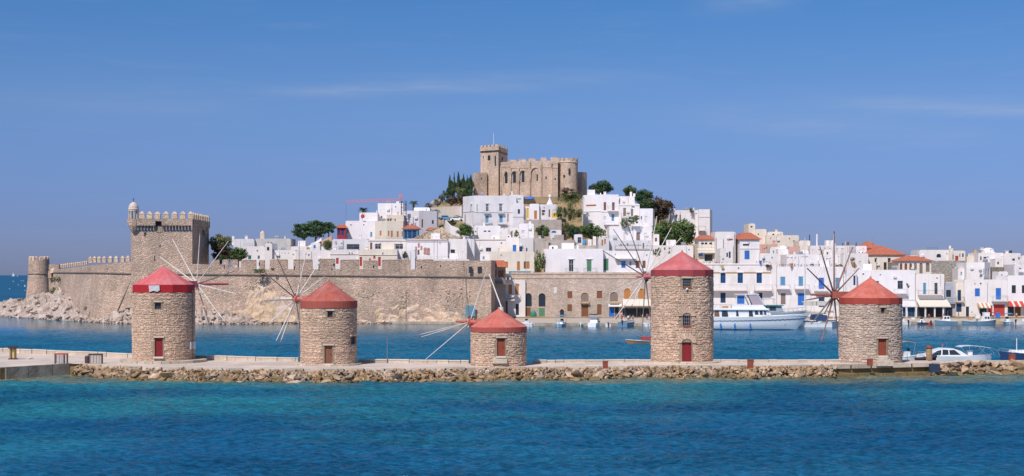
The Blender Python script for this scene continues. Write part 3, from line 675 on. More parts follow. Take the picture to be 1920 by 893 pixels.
b = MB(); Y = 168.4; b.box((X(1752, Y), Y, Z(690.5, Y)), (1.22, .5, 1.0)); b.box((X(1748, Y), Y-.02, Z(690.5, Y)), (.5, .52, 1.04)); simple('rubber_fender', 'dark blue rubber fender hanging on the mole edge at the right', 'fender', plain('navy_rubber', (.03, .045, .08)), b=b)
# ---------------------------------------------------------------- hill and quay
RIDGE = [(-400, 512), (380, 505), (430, 487), (560, 470), (640, 458), (700, 442), (760, 420), (800, 392), (830, 378), (862, 370), (900, 368), (1100, 368), (1150, 372), (1200, 388), (1250, 412), (1330, 440), (1450, 466), (1560, 482), (1700, 490), (1960, 494), (2400, 505)]
YQ, YR = 372.0, 470.0
def terr(x, Y):
    if Y < YQ: return .9
    px = 960+x*F/min(Y, YR)
    zr = Z(lerp_tab(RIDGE, px), YR)
    t = min(1, (Y-YQ)/(YR-YQ)); z = .9+(zr-.9)*(t**.92)
    if Y > YR+25: z -= (Y-YR-25)*.55
    return max(z, -3)
def Yt(px, py):
    Y = YQ
    while Y < YR and Z(py, Y) > terr(X(px, Y), Y): Y += 1
    return Y
def in_sea(x, Y): return False
mb = MB(); nx, ny = 110, 60; xs = [-120+i*(330/nx) for i in range(nx+1)]; ys = [365+j*(170/ny) for j in range(ny+1)]
idx = {}
for j, y in enumerate(ys):
    for i, x in enumerate(xs):
        z = terr(x, y); z += mnoise.noise(Vector((x*.15, y*.15, 0)))*min(1.2, max(0, z-2)*.15)
        if x < -99+(y-372)*.2: z = -2.5
        mb.v.append((x, y, z))
for j in range(ny):
    for i in range(nx):
        a = j*(nx+1)+i; mb.f.append([a, a+1, a+nx+2, a+nx+1]); mb.t.append(.5); mb.m.append(0)
hill = mb.build('hill', M_earth, smooth=True); hill['kind'] = 'structure'
QE = [(730, 348), (800, 346), (870, 342), (960, 335), (1230, 333), (1335, 335), (1500, 340), (1680, 346), (1960, 347), (2300, 349)]
M_quay = mat('quay_paving', (.50, .43, .36), .9, var=.12, vscale=.3, bump=.2)
mb = MB(); mf = MB(); zq = .55
for (a, A), (b, B) in zip(QE, QE[1:]):
    n_ = max(1, int((b-a)/60))
    for k in range(n_):
        a0, a1 = a+(b-a)*k/n_, a+(b-a)*(k+1)/n_; A0, A1 = A+(B-A)*k/n_, A+(B-A)*(k+1)/n_
        mb.quad((X(a0, A0), A0+.5, zq), (X(a1, A1), A1+.5, zq), (X(a1, 374)+2, 376, .96), (X(a0, 374)+2, 376, .96))
        fb = MB(); g_ = .25; g2 = X(a1, A1)-g_*.2
        fb.box8([(X(a0, A0), A0, -1.5), (g2, A1, -1.5), (g2, A1+.496, -1.5), (X(a0, A0), A0+.496, -1.5)],
                [(X(a0, A0), A0, zq+.03), (g2, A1, zq+.03), (g2, A1+.496, zq+.03), (X(a0, A0), A0+.496, zq+.03)])
        mf.v and None; QB = fb
        globals().setdefault('QBL', []).append(fb)
quay = mb.build('quay', M_quay); quay['kind'] = 'structure'
for fb in QBL: fb.build('edge_block', M_conc, quay)
# ---------------------------------------------------------------- wall with openings
def wface(mb, p0, p1, z0, z1, ops, dep=.25):
    """p0,p1 world xy of a straight wall seen from the front; ops = (s0,s1,za,zb,arch) with s in metres along it"""
    p0, p1 = Vector(p0), Vector(p1); d = p1-p0; Ln = d.length; d.normalize(); n = Vector((-d.y, d.x))  # points away from the camera
    ss = sorted(set([0, Ln]+[min(Ln, max(0, q)) for o in ops for q in o[:2]])); zs = sorted(set([z0, z1]+[min(z1, max(z0, q)) for o in ops for q in o[2:4]]))
    pt = lambda s, z, k=0: (p0.x+d.x*s+n.x*k, p0.y+d.y*s+n.y*k, z)
    for a, b in zip(ss, ss[1:]):
        for c_, e_ in zip(zs, zs[1:]):
            m_, q = (a+b)/2, (c_+e_)/2
            if any(o[0] < m_ < o[1] and o[2] < q < o[3] for o in ops): continue
            mb.quad(pt(a, c_), pt(b, c_), pt(b, e_), pt(a, e_))
    for o in ops:
        a, b, c_, e_ = o[:4]
        for u, v in (((a, c_), (b, c_)), ((b, c_), (b, e_)), ((b, e_), (a, e_)), ((a, e_), (a, c_))):
            mb.quad(pt(*u), pt(*u, dep), pt(*v, dep), pt(*v))
        mb.quad(pt(a, c_, dep+.02), pt(b, c_, dep+.02), pt(b, e_, dep+.02), pt(a, e_, dep+.02), tone=.1)
        if o[4]:
            r_ = (b-a)/2; cx_ = (a+b)/2; rz_ = min(r_, (e_-c_)*.5)*(o[4] if isinstance(o[4], float) else 1)
            arc = [(cx_-r_*math.cos(PI*k/10), e_-rz_+rz_*math.sin(PI*k/10)) for k in range(11)]
            L_ = [(a, e_)]+arc[:6][::-1]; R_ = [(b, e_)]+arc[5:]
            for poly in (L_, R_):
                for k in range(1, len(poly)-1):
                    mb.quad(pt(*poly[0]), pt(*poly[k]), pt(*poly[k+1]))
            for u, v in zip(arc, arc[1:]): mb.quad(pt(*u), pt(*u, dep), pt(*v, dep), pt(*v))
    return pt
WK = {'g': (M_frame, M_glass, 0), 'n': (M_blue, M_glassb, 0), 'k': (M_dark, M_glass, 0), 'w': (M_brown, M_brown, 1), 'o': (M_orange, M_orange, 1), 'b': (M_blue, M_blue, 1),
      'B': (M_frame, M_blue2, 1), 'e': (M_frame, M_green, 1), 't': (M_frame, M_teal, 1), 'r': (M_redp, M_redp, 1), 'y': (M_yel, M_yel, 1), 'N': (M_navy, M_navy, 1),
      'h': (M_brown, M_glass, 0), 'x': (M_frame, M_grey, 1), 'G': (M_stl, M_glass, 0), 'm': (plain('grey_brown_wood', (.25, .19, .15)), plain('grey_brown_wood', (.25, .19, .15)), 1)}
VR_ = random.Random(4)
def bld(label, pts, top, wins=(), m=M_white, cat='house', name='house', D=9, z0=None, balc=(), awn=(), extra=None, roof=None, corn=None, group=None, dep=.25, bands=()):
    if m is M_white: m = VR_.choice((M_white, M_white, M_whb, M_whc, M_white2))
    Y0 = pts[0][1]; z1 = Z(top, Y0); P2 = [Vector((X(a, Y), Y)) for a, Y in pts]
    back = [Vector((P2[-1].x+.0, P2[-1].y+D)), Vector((P2[0].x, P2[0].y+D))]
    zt = min(terr(p.x, p.y) for p in P2+back)-.6 if z0 is None else z0
    zg = min(terr(p.x, p.y) for p in P2) if z0 is None else z0
    c = sum(P2, Vector((0, 0)))/len(P2)
    t = thing(name, label, cat, (c.x, c.y, max(zg, zt)), group=group)
    mb = MB(); faces = []
    for i in range(len(pts)-1):
        a, b = pts[i][0], pts[i+1][0]; p0, p1 = P2[i], P2[i+1]; d = (p1-p0); Ln = d.length; d = d.normalized()
        ops = []; its = []
        for wd in wins:
            mid = (wd[0]+wd[1])/2
            if not (min(a, b) <= mid < max(a, b)): continue
            def hit(px):
                k = (px-960)/F; den = d.x-k*d.y; return (k*p0.y-p0.x)/den
            s0, s1 = sorted((hit(wd[0]), hit(wd[1]))); Ym = p0.y+d.y*(s0+s1)/2
            za, zb = Z(wd[3], Ym), Z(wd[2], Ym); s0 = max(s0, .05); s1 = min(s1, Ln-.05); zb = min(zb, z1-.05)
            if s1-s0 < .1 or zb-za < .1: continue
            arch = 'A' in wd[4]; ops.append((s0, s1, za, zb, arch)); its.append((s0, s1, za, zb, wd[4], wd))
        pt = wface(mb, p0, p1, zt, z1, ops, dep); faces.append((pt, p0, d, its, hit if its else None, a, b, Ln))
    allp = P2+back
    for u, v in ((P2[-1], back[0]), (back[0], back[1]), (back[1], P2[0])): mb.quad((*u, zt), (*v, zt), (*v, z1), (*u, z1))
    mb.quad(*[(*p, z1) for p in allp])
    mb.build('wall', m, t)
    # thin parapet lip all round the flat roof
    if roof is None and name == 'house':
        pr = MB()
        for u, v in zip(allp, allp[1:]+allp[:1]):
            dd = (v-u); L_ = dd.length; dd.normalize(); nn = Vector((-dd.y, dd.x))
            pr.box8([(*(u+nn*.0), z1+.003), (*(v+nn*.0), z1+.003), (*(v+nn*.2), z1+.003), (*(u+nn*.2), z1+.003)], [(*(u), z1+.12), (*(v), z1+.12), (*(v+nn*.2), z1+.12), (*(u+nn*.2), z1+.12)])
        pr.build('roof_edge', m, t)
    for pt, p0, d, its, hit, a, b, Ln in faces:
        for s0, s1, za, zb, k, wd in its:
            key = [q for q in k if q in WK][0]; fm, pm, sh = WK[key]; wd_ = s1-s0; ht = zb-za
            def bx(q, u0, u1, d0, d1, a0, a1): q.box8([pt(u0, a0, d0), pt(u1, a0, d0), pt(u1, a0, d1), pt(u0, a0, d1)], [pt(u0, a1, d0), pt(u1, a1, d0), pt(u1, a1, d1), pt(u0, a1, d1)])
            fw = min(.09, wd_*.14); fr = MB()
            for q in ((s0+.01, s0+fw, .1, .16, za+.01, zb-.01), (s1-fw, s1-.01, .1, .16, za+.01, zb-.01), (s0+fw, s1-fw, .1, .16, za+.01, za+fw), (s0+fw, s1-fw, .1, .16, zb-fw, zb-.01)):
                if 'A' in k and q[4] > za+ht*.5: q = (*q[:4], zb-wd_*.5, zb-wd_*.5+fw)
                if 'A' in k and q[5] == zb-.01 and q[4] == za+.01: q = (*q[:5], zb-wd_*.45)
                bx(fr, *q)
            if not sh:
                bx(fr, (s0+s1)/2-.03, (s0+s1)/2+.03, .11, .15, za+fw, zb-fw*2)
                if ht > 1.4: bx(fr, s0+fw, s1-fw, .112, .148, za+ht*.62, za+ht*.62+.06)
            f = fr.build('door' if 'D' in k else 'window', fm, t)
            if sh:
                for u0, u1 in ((s0+fw, (s0+s1)/2-.015), ((s0+s1)/2+.015, s1-fw)):
                    q = MB(); bx(q, u0, u1, .12, .18, za+fw, zb-fw)
                    if wd_ > .9:
                        for r_ in range(3): bx(q, u0+.05, u1-.05, .10, .119, za+fw+.06+(ht-2*fw)*r_/3, za+fw-.06+(ht-2*fw)*(r_+1)/3)
                    q.build('door_leaf' if 'D' in k else 'shutter', pm, f)
            else:
                q = MB(); bx(q, s0+fw, s1-fw, .16, .18, za+fw, zb-fw); q.build('pane', pm, f)
            if 'S' in k: # projecting moulded lintel
                q = MB(); bx(q, s0-.25, s1+.25, -.18, -.002, zb+.12, zb+.3); q.build('lintel', m, f)
            if 'V' in k: # dressed stone surround with voussoirs
                r_ = wd_/2; n_ = 7; zc = zb-min(r_, ht*.5)
                for j in range(n_):
                    a0, a1 = PI*(j+.05)/n_, PI*(j+.95)/n_; rb = 1+.3/r_; sc_ = min(r_, ht*.5)
                    pp = [((s0+s1)/2-math.cos(a0)*r_*1.02, zc+math.sin(a0)*sc_*1.02), ((s0+s1)/2-math.cos(a1)*r_*1.02, zc+math.sin(a1)*sc_*1.02), ((s0+s1)/2-math.cos(a1)*r_*rb, zc+math.sin(a1)*sc_*rb), ((s0+s1)/2-math.cos(a0)*r_*rb, zc+math.sin(a0)*sc_*rb)]
                    q = MB(); q.box8([pt(u, v, -.08) for u, v in pp], [pt(u, v, -.002) for u, v in pp]); q.build('arch_stone', M_ashlar, t)
            if 'L' in k: q = MB(); bx(q, s0-.15, s1+.15, -.1, -.002, za-.14, za-.01); q.build('sill', m, f)
        for (x0, x1, ys, yr, pj) in balc:
            if not (min(a, b) <= (x0+x1)/2 < max(a, b)): continue
            def hit2(px): k = (px-960)/F; return (k*p0.y-p0.x)/(d.x-k*d.y)
            s0, s1 = sorted((hit2(x0), hit2(x1))); zs_, zr = Z(ys, p0.y), Z(yr, p0.y)
            q = MB(); q.box8([pt(s0, zs_-.18, -pj), pt(s1, zs_-.18, -pj), pt(s1, zs_-.18, -.002), pt(s0, zs_-.18, -.002)], [pt(s0, zs_, -pj), pt(s1, zs_, -pj), pt(s1, zs_, -.002), pt(s0, zs_, -.002)])
            bo = q.build('balcony', m if m is not M_quayb else M_tan, t)
            q = MB(); n_ = max(4, int((s1-s0)/.28))
            for j in range(n_+1):
                s = s0+(s1-s0)*j/n_; q.cyl(pt(s, zs_, -pj+.05), pt(s, zr, -pj+.05), .022 if j % n_ else .04, n=4)
            for zz in (zs_+.08, zr):
                q.cyl(pt(s0, zz, -pj+.05), pt(s1, zz, -pj+.05), .03, n=4)
                for s in (s0, s1): q.cyl(pt(s, zz, -pj+.05), pt(s, zz, 0), .03, n=4)
            q.build('railing', M_iron if (len(label) % 2) else M_stl, bo)
        for (x0, x1, y0, y1, pj, am) in awn:
            if not (min(a, b) <= (x0+x1)/2 < max(a, b)): continue
            def hit3(px): k = (px-960)/F; return (k*p0.y-p0.x)/(d.x-k*d.y)
            s0, s1 = sorted((hit3(x0), hit3(x1))); za, zb = Z(y0, p0.y), Z(y1, p0.y-pj)
            ms = am if isinstance(am, list) else [am]; n_ = max(2, int((s1-s0)/.5)); aw = None
            q = MB()
            for j in range(n_):
                u0, u1 = s0+(s1-s0)*j/n_, s0+(s1-s0)*(j+1)/n_; q.mi = j % len(ms)
                q.quad(pt(u0, za, -.01), pt(u1, za, -.01), pt(u1, zb, -pj), pt(u0, zb, -pj)); q.quad(pt(u0, zb, -pj), pt(u1, zb, -pj), pt(u1, zb-.28, -pj-.02), pt(u0, zb-.28, -pj-.02))
                q.quad(pt(u0, za-.03, -.01), pt(u1, za-.03, -.01), pt(u1, zb-.03, -pj+.02), pt(u0, zb-.03, -pj+.02))
            aw = q.build('awning', ms, t)
            q = MB()
            for s in (s0+.1, s1-.1): q.cyl(pt(s, zb-.1, -pj+.1), pt(s, za-.9, 0), .03, n=4)
            q.build('bracket', M_stl, aw)
        for (y, hh, bm) in bands:
            zz = Z(y, p0.y); q = MB()
            q.box8([pt(0, zz-hh, -.12), pt(Ln, zz-hh, -.12), pt(Ln, zz-hh, -.002), pt(0, zz-hh, -.002)], [pt(-.02, zz, -.16), pt(Ln+.02, zz, -.16), pt(Ln, zz, -.002), pt(0, zz, -.002)]); q.build('cornice', bm, t)
    if roof:    # hipped tile roof: (apex_y, overhang)
        ov = .5; xs_ = [p.x for p in allp]; ys_ = [p.y for p in allp]; x0, x1, y0, y1 = min(xs_)-ov, max(xs_)+ov, min(ys_)-ov, max(ys_)+ov
        za = Z(roof[0], Y0+D/2); rl_ = (x1-x0)*(roof[1] if len(roof) > 1 else .15)/2; cx_, cy_ = (x0+x1)/2, (y0+y1)/2
        q = MB(); A = [(x0, y0, z1+.004), (x1, y0, z1+.004), (x1, y1, z1+.004), (x0, y1, z1+.004)]; B = [(cx_-rl_, cy_, za), (cx_+rl_, cy_, za)]
        q.quad(A[0], A[1], B[1], B[0]); q.quad(A[1], A[2], B[1]); q.quad(A[2], A[3], B[0], B[1]); q.quad(A[3], A[0], B[0]); q.quad(*A[::-1])
        r_ = q.build('roof', M_tile, t)
        q = MB(); n_ = int((x1-x0)/.45)
        for j in range(1, n_):
            u = j/n_; xx = x0+(x1-x0)*u
            lim = 1 if x0+(cx_-rl_-x0) <= xx <= x1-(x1-cx_-rl_) else min((xx-x0)/(cx_-rl_-x0), (x1-xx)/(x1-cx_-rl_))
            q.cyl((xx, y0, z1+.03), (xx, y0+(cy_-y0)*lim, z1+.03+(za-z1)*lim), .07, n=5, caps=False)
        q.build('tile_rows', M_tile, r_, kind='stuff')
        q = MB(); q.cyl(B[0], B[1], .13, n=6)
        for u, v in ((A[0], B[0]), (A[1], B[1]), (A[2], B[1]), (A[3], B[0])): q.cyl(u, v, .11, n=6)
        q.build('ridge_tiles', M_tile, r_)
    if extra: extra(t, P2, z1)
    if name == 'house': clutter(t, P2, z1, pts, top, m, bool(roof))
    return t
CR_ = random.Random(99)
def clutter(t, P2, z1, pts, top, m, roofed):
    Y = min(p.y for p in P2); w_ = P2[-1].x-P2[0].x; rc = CR_
    if w_ < 4: return
    x = lambda f: P2[0].x+w_*f
    if not roofed and rc.random() < .6:
        b = MB(); a = x(rc.uniform(.1, .9)); y = Y+rc.uniform(1.5, 5); h = rc.uniform(1.4, 2.8); b.cyl((a, y, z1), (a, y, z1+h), .035, n=4)
        for k in range(rc.choice((2, 3, 4))): b.cyl((a-.45+.06*k, y, z1+h-.12-.17*k), (a+.45-.06*k, y, z1+h-.12-.17*k), .02, n=3)
        b.build('antenna', M_stl, t)
    if not roofed and rc.random() < .5:
        b = MB(); a = x(rc.uniform(.1, .9)); s_ = rc.uniform(.45, .8); h = rc.uniform(.6, 1.3); b.box((a, Y+2.5, z1+h/2), (s_, s_, h)); b.box((a, Y+2.5, z1+h+.06), (s_*1.3, s_*1.3, .12)); b.build('chimney', m, t)
    if not roofed and w_ > 6 and rc.random() < .45:
        b = MB(); a = x(rc.uniform(.2, .8)); b.cyl((a-.6, Y+3, z1+.75), (a+.6, Y+3, z1+.75), .32, n=10); b.box((a, Y+3, z1+.22), (1.3, .8, .44)); b.build('solar_tank', M_stl, t)
    if not roofed and w_ > 8 and rc.random() < .35:
        b = MB(); a = x(rc.uniform(.2, .8)); q = rc.uniform(2, 3.4); b.box((a, Y+5, z1+.9), (q, 2.4, 1.8)); b.build('stair_room', m, t)
    for k in range(2):
        if len(P2) == 2 and rc.random() < .55:
            f = rc.uniform(.06, .94); p = P2[0]+(P2[1]-P2[0])*f; b = MB(); b.cyl((p.x, p.y-.07, z1-.2), (p.x, p.y-.07, z1-rc.uniform(3, 6)), .045, n=4); b.build('downpipe', M_stl if rc.random() < .6 else M_grey, t)
    if len(P2) == 2 and w_ > 5 and m not in (M_rubble,):
        for k in range(rc.choice((0, 1, 1, 2))):
            f = rc.uniform(.08, .92); p = P2[0]+(P2[1]-P2[0])*f; zc = z1-rc.uniform(.75, 1.1); ww, hh = rc.uniform(.3, .5), rc.uniform(.25, .45)
            b = MB(); [b.box((p.x+sx*ww/2, p.y-.03, zc), (.06, .1, hh)) for sx in (-1, 1)]; [b.box((p.x, p.y-.031, zc+sz*hh/2), (ww+.06, .1, .06)) for sz in (-1, 1)]; f_ = b.build('small_window', m, t)
            b = MB(); b.box((p.x, p.y-.01, zc), (ww-.06, .03, hh-.06)); b.build('pane', M_glass, f_)
    if not roofed and len(P2) == 2 and w_ > 5 and rc.random() < .45:
        b = MB(); f0 = rc.uniform(0, .4); f1 = f0+rc.uniform(.35, .6); n_ = int(w_*(f1-f0)/1.1)+1; pp = [P2[0]+(P2[1]-P2[0])*(f0+(f1-f0)*q/n_) for q in range(n_+1)]
        for q in pp: b.cyl((q.x, q.y+.25, z1), (q.x, q.y+.25, z1+.85), .025, n=4)
        for hh in (.45, .85): b.cyl((pp[0].x, pp[0].y+.25, z1+hh), (pp[-1].x, pp[-1].y+.25, z1+hh), .02, n=4)
        b.build('roof_railing', M_stl if rc.random() < .6 else M_iron, t)
    if rc.random() < .4:
        f = rc.uniform(.1, .9); p = P2[0]+(P2[1]-P2[0])*f; b = MB(); b.box((p.x, p.y-.2, z1-rc.uniform(1, 3)), (.8, .36, .55)); b.build('air_conditioner', M_frame, t)
def antenna(px, py0, py1, Y, t, kind=0):
    b = MB(); a = P(px, py0, Y); c = P(px, py1, Y); b.cyl(a, c, .05, .035, 5)
    n_ = 4 if kind == 0 else 1
    for k in range(n_): z = c.z-.15-.22*k; b.cyl((c.x-.5+.05*k, c.y, z), (c.x+.5-.05*k, c.y, z), .025, n=4)
    b.build('antenna', M_stl, t)
def chimney(px, y0, y1, wpx, Y, t, m=M_white, cap=True):
    b = MB(); w_ = wpx/F*Y; a = P(px, y0, Y); c = P(px, y1, Y); b.box(((a.x), Y, (a.z+c.z)/2), (w_, w_, a.z-c.z)); o = b.build('chimney', m, t)
    if cap: b = MB(); b.box((a.x, Y, a.z+.08), (w_*1.25, w_*1.25, .16)); b.build('chimney_cap', m, o)
def tank(px, y0, y1, wpx, Y, m, label):
    b = MB(); r_ = wpx/2/F*Y; a = P(px, y0, Y); c = P(px, y1, Y); b.lathe([(r_, 0), (r_*1.02, (a.z-c.z)*.9), (r_*.5, a.z-c.z)], (c.x, Y, c.z), 12)
    return tag(b.build('water_tank', m), label, 'water tank')
# ---------------------------------------------------------------- fortress on the shore
FW = [(100, 412), (112, 404), (125, 393), (140, 381), (155, 371), (168, 365), (185, 360), (210, 357), (245, 355), (395, 352), (600, 350), (740, 349.5), (873, 349.5), (921, 348)]
def SC(px): return Z(lerp_tab([(100, 511), (168, 512), (250, 514), (600, 517.3), (921, 520.5)], px), 352)  # string course height
ft = thing('fortress_wall', 'long beige crenellated fortress wall along the shore behind the first three windmills', 'wall', (X(500, 350), 350, 0))
cur = MB(); rows = 8
def wall_pt(px, Y, u): # u 0 bottom .. 1 at string
    n = Vector((.25 if px < 168 else 0, -1)).normalized() if px > 168 else Vector((-.75, -.66))
    off = (1-u)*1.5; bump_ = mnoise.noise(Vector((px*.03, u*2, 3)))*.25*(1-u*.6)
    return Vector((X(px, Y)+n.x*(off+bump_), Y+n.y*(off+bump_), -.5+(SC(px)+.5)*u))
ppx = []
for (a, A), (b, B) in zip(FW, FW[1:]):
    n_ = max(1, int((b-a)/14))
    for k in range(n_): ppx.append((a+(b-a)*k/n_, A+(B-A)*k/n_))
ppx.append(FW[-1])
for (a, A), (b, B) in zip(ppx, ppx[1:]):
    for k in range(rows): cur.quad(wall_pt(a, A, k/rows), wall_pt(b, B, k/rows), wall_pt(b, B, (k+1)/rows), wall_pt(a, A, (k+1)/rows))
p, q = wall_pt(921, 348, 0), wall_pt(921, 348, 1)
zE = Z(488, 348)
cur.quad(p, (p.x+1, 372, -.5), (q.x+1, 372, zE), (q.x, q.y, zE))
for (a, A), (b, B) in zip(ppx, ppx[1:]):
    cur.quad((X(a, A), A, SC(a)), (X(b, B), B, SC(b)), (X(b, B)+.5, B+10, SC(b)), (X(a, A)+.5, A+10, SC(a)))
cur.build('curtain', M_fort, ft)
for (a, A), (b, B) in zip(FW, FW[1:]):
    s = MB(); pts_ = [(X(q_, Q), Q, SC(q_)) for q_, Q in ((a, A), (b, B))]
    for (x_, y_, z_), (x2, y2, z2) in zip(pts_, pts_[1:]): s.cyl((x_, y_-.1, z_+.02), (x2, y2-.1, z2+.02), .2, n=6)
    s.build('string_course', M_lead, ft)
# parapet above the string course, then each merlon
def PT(px): return lerp_tab([(100, 506), (168, 498), (240, 491), (394, 496), (480, 505), (800, 505), (815, 490), (921, 488)], px)
pw = MB()
for (a, A), (b, B) in zip(ppx, ppx[1:]):
    za, zb = Z(PT(a), A), Z(PT(b), B)
    if a > 812: za = zb = Z(489, A)
    pw.box8([(X(a, A), A+.05, SC(a)+.004), (X(b, B), B+.05, SC(b)+.004), (X(b, B), B+.85, SC(b)+.004), (X(a, A), A+.85, SC(a)+.004)],
            [(X(a, A), A+.05, za), (X(b, B), B+.05, zb), (X(b, B), B+.85, zb), (X(a, A), A+.85, za)])
pw.build('parapet_wall', M_fort, ft)
def merlon(t, x0, x1, ytop, ybase, Y, m=M_merlon, point=True, D=.7, rg=None, lop=0):
    rg = rg or r; a, b = X(x0, Y), X(x1, Y); z0, z1 = Z(ybase, Y), Z(ytop, Y); w_ = b-a
    zs_ = z0+(z1-z0)*(.66 if point else .93)
    mb = MB(); mb.box8([(a, Y, z0), (b, Y, z0), (b, Y+D, z0), (a, Y+D, z0)], [(a+.03, Y, zs_), (b-.03, Y, zs_), (b-.03, Y+D, zs_), (a+.03, Y+D, zs_)])
    k = .12 if point else .42
    cx_ = (a+b)/2+lop*w_*.25
    mb.box8([(a-.06, Y-.06, zs_+.003), (b+.06, Y-.06, zs_+.003), (b+.06, Y+D+.06, zs_+.003), (a-.06, Y+D+.06, zs_+.003)],
            [(cx_-w_*k, Y+D*.3, z1), (cx_+w_*k, Y+D*.3, z1+.05*lop), (cx_+w_*k, Y+D*.6, z1), (cx_-w_*k, Y+D*.6, z1)])
    mb.build('merlon', m, t)
for i in range(13):
    x0 = 113+i*3.95; Y = lerp_tab(FW, x0+1.5)+.1; yt = 496.5-i*.5; merlon(ft, x0, x0+2.9, yt-1.5, yt+6, Y)
for i, x0 in enumerate((165.5, 173.5, 182, 191.5, 203, 214, 226, 236)):
    Y = lerp_tab(FW, x0+3)+.1; merlon(ft, x0, x0+6.8, 481-i*.2, 492-i*.1+.8, Y)
for (x0, x1, y0, lp) in ((396, 411.5, 487.5, 0), (416.5, 429, 487, .2), (433.5, 446, 487, -.2), (452, 480, 487, 0), (486, 496, 487.3, 0), (505.5, 539, 486, .1), (550, 585.5, 486, 0), (599, 628, 485, -.2), (638, 673, 486.5, .3), (681, 708, 488, -.3), (716, 769, 486.5, .5), (779.5, 813, 486, -.2)):
    merlon(ft, x0, x1, y0, lerp_tab([(396, 497), (440, 499), (460, 508), (815, 508)], x0), lerp_tab(FW, x0)+.08, M_fort, point=False, lop=lp)
# loopholes, openings in the end bastion, drain line
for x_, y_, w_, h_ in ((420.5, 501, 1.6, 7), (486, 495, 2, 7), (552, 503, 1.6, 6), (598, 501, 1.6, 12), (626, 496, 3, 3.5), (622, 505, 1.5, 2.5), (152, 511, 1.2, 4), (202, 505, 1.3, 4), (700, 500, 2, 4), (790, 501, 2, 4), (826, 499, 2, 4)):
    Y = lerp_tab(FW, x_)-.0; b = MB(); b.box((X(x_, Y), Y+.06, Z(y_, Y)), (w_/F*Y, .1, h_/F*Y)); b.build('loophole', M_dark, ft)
for x0, x1, y0, y1 in ((879, 885.5, 500, 512), (895.5, 903.5, 500, 511)):
    Y = 348.6; b = MB(); b.box((X((x0+x1)/2, Y), Y, Z((y0+y1)/2, Y)), ((x1-x0)/F*Y, .3, (y1-y0)/F*Y)); f = b.build('window', M_iron, ft)
    b = MB(); b.box((X((x0+x1)/2, Y), Y-.16, Z((y0+y1)/2, Y)), ((x1-x0)/F*Y*.8, .02, (y1-y0)/F*Y*.85)); b.build('pane', M_glass, f)
b = MB(); a_ = wall_pt(251, 355, .99)+Vector((0, -.12, 0)); c_ = wall_pt(217, 356.6, .12)+Vector((0, -.3, 0)); b.cyl(a_, c_, .13, n=5); b.build('drain_pipe', M_lead, ft)
b = MB(); Y = 347; b.box((X(882, Y), Y-.1, Z(583, Y)), (2.4, .5, 2.6)); f = b.build('door', plain('weathered_blue', (.10, .24, .32)), ft)
b = MB(); b.cyl(P(869, 490, 348.3), P(867, 596, 346.6), .05, n=4); b.cyl(P(761, 545, 348.8), P(761, 600, 347.9), .05, n=4); b.build('cable', M_pold, ft)
# rubble and natural rock showing through the foot of the wall
def rock_relief(mb, x0, x1, ytop, seed, depth=1.4, ybot=604, step=3.5, rows_=12):
    nx_ = int((x1-x0)/step); vs = []
    for i in range(nx_+1):
        px = x0+(x1-x0)*i/nx_; Yw = lerp_tab(FW, px); yt = ytop(px)
        for j in range(rows_+1):
            u = j/rows_; py = ybot+(yt-ybot)*u
            n_ = mnoise.fractal(Vector((px*.06, py*.085, seed)), 1, 2.1, 5)+.35*abs(mnoise.noise(Vector((px*.22, py*.3, seed))))
            edge = min(1, i/2, (nx_-i)/2, (1-u)*3.5)
            z = Z(py, Yw-1); wy = Yw-1.5*(1-max(0, min(1, z/12)))
            y_ = wy+.3-(depth*(1-u*.6)+n_*.42)*edge-.1*edge
            vs.append((X(px, y_), y_, Z(py, y_)))
    n0 = len(mb.v); mb.v += vs; k = rows_+1
    for i in range(nx_):
        for j in range(rows_): mb.f.append([n0+i*k+j, n0+(i+1)*k+j, n0+(i+1)*k+j+1, n0+i*k+j+1]); mb.t.append(random.Random(i*31+j).random()); mb.m.append(0)
M_out = mat('tan_outcrop', (.62, .44, .29), .95, var=.22, vscale=.5, fine=.15, bump=1, bscale=1.5, col2=(.60, .47, .37), mscale=.25, tone=.08)
mb = MB(); rock_relief(mb, 366, 560, lambda p: lerp_tab([(366, 590), (410, 588), (450, 575), (474, 530), (500, 520), (525, 540), (560, 596)], p)+3*math.sin(p*.4), 3, .45)
mb.build('natural_rock', M_out, ft)
mb = MB(); rock_relief(mb, 655, 880, lambda p: lerp_tab([(655, 598), (690, 580), (720, 568), (760, 560), (800, 560), (840, 572), (880, 594)], p)+3*math.sin(p*.35), 9, .15)
mb.build('natural_rock', M_out, ft)
mb = MB()
for cx_, cy_, rx, ry, n_ in ((490, 538, 26, 16, 90), (680, 552, 22, 13, 70), (757, 562, 13, 20, 70), (560, 540, 30, 10, 30), (850, 560, 30, 20, 40), (1, 1, 0, 0, 0)):
    for k in range(n_):
        px = r.gauss(cx_, rx*.5); py = r.gauss(cy_, ry*.5); Yw = lerp_tab(FW, px)
        z = Z(py, Yw); y_ = Yw-1.5*(1-max(0, min(1, z/12)))+.12; hull_into(mb, k, (X(px, y_), y_, Z(py, y_)), (r.random()*3, r.random()*3, 0), (r.uniform(.4, 1.1), r.uniform(.4, .8), r.uniform(.4, .9)), r.random())
mb.build('exposed_rubble', M_rubble, ft, kind='stuff')
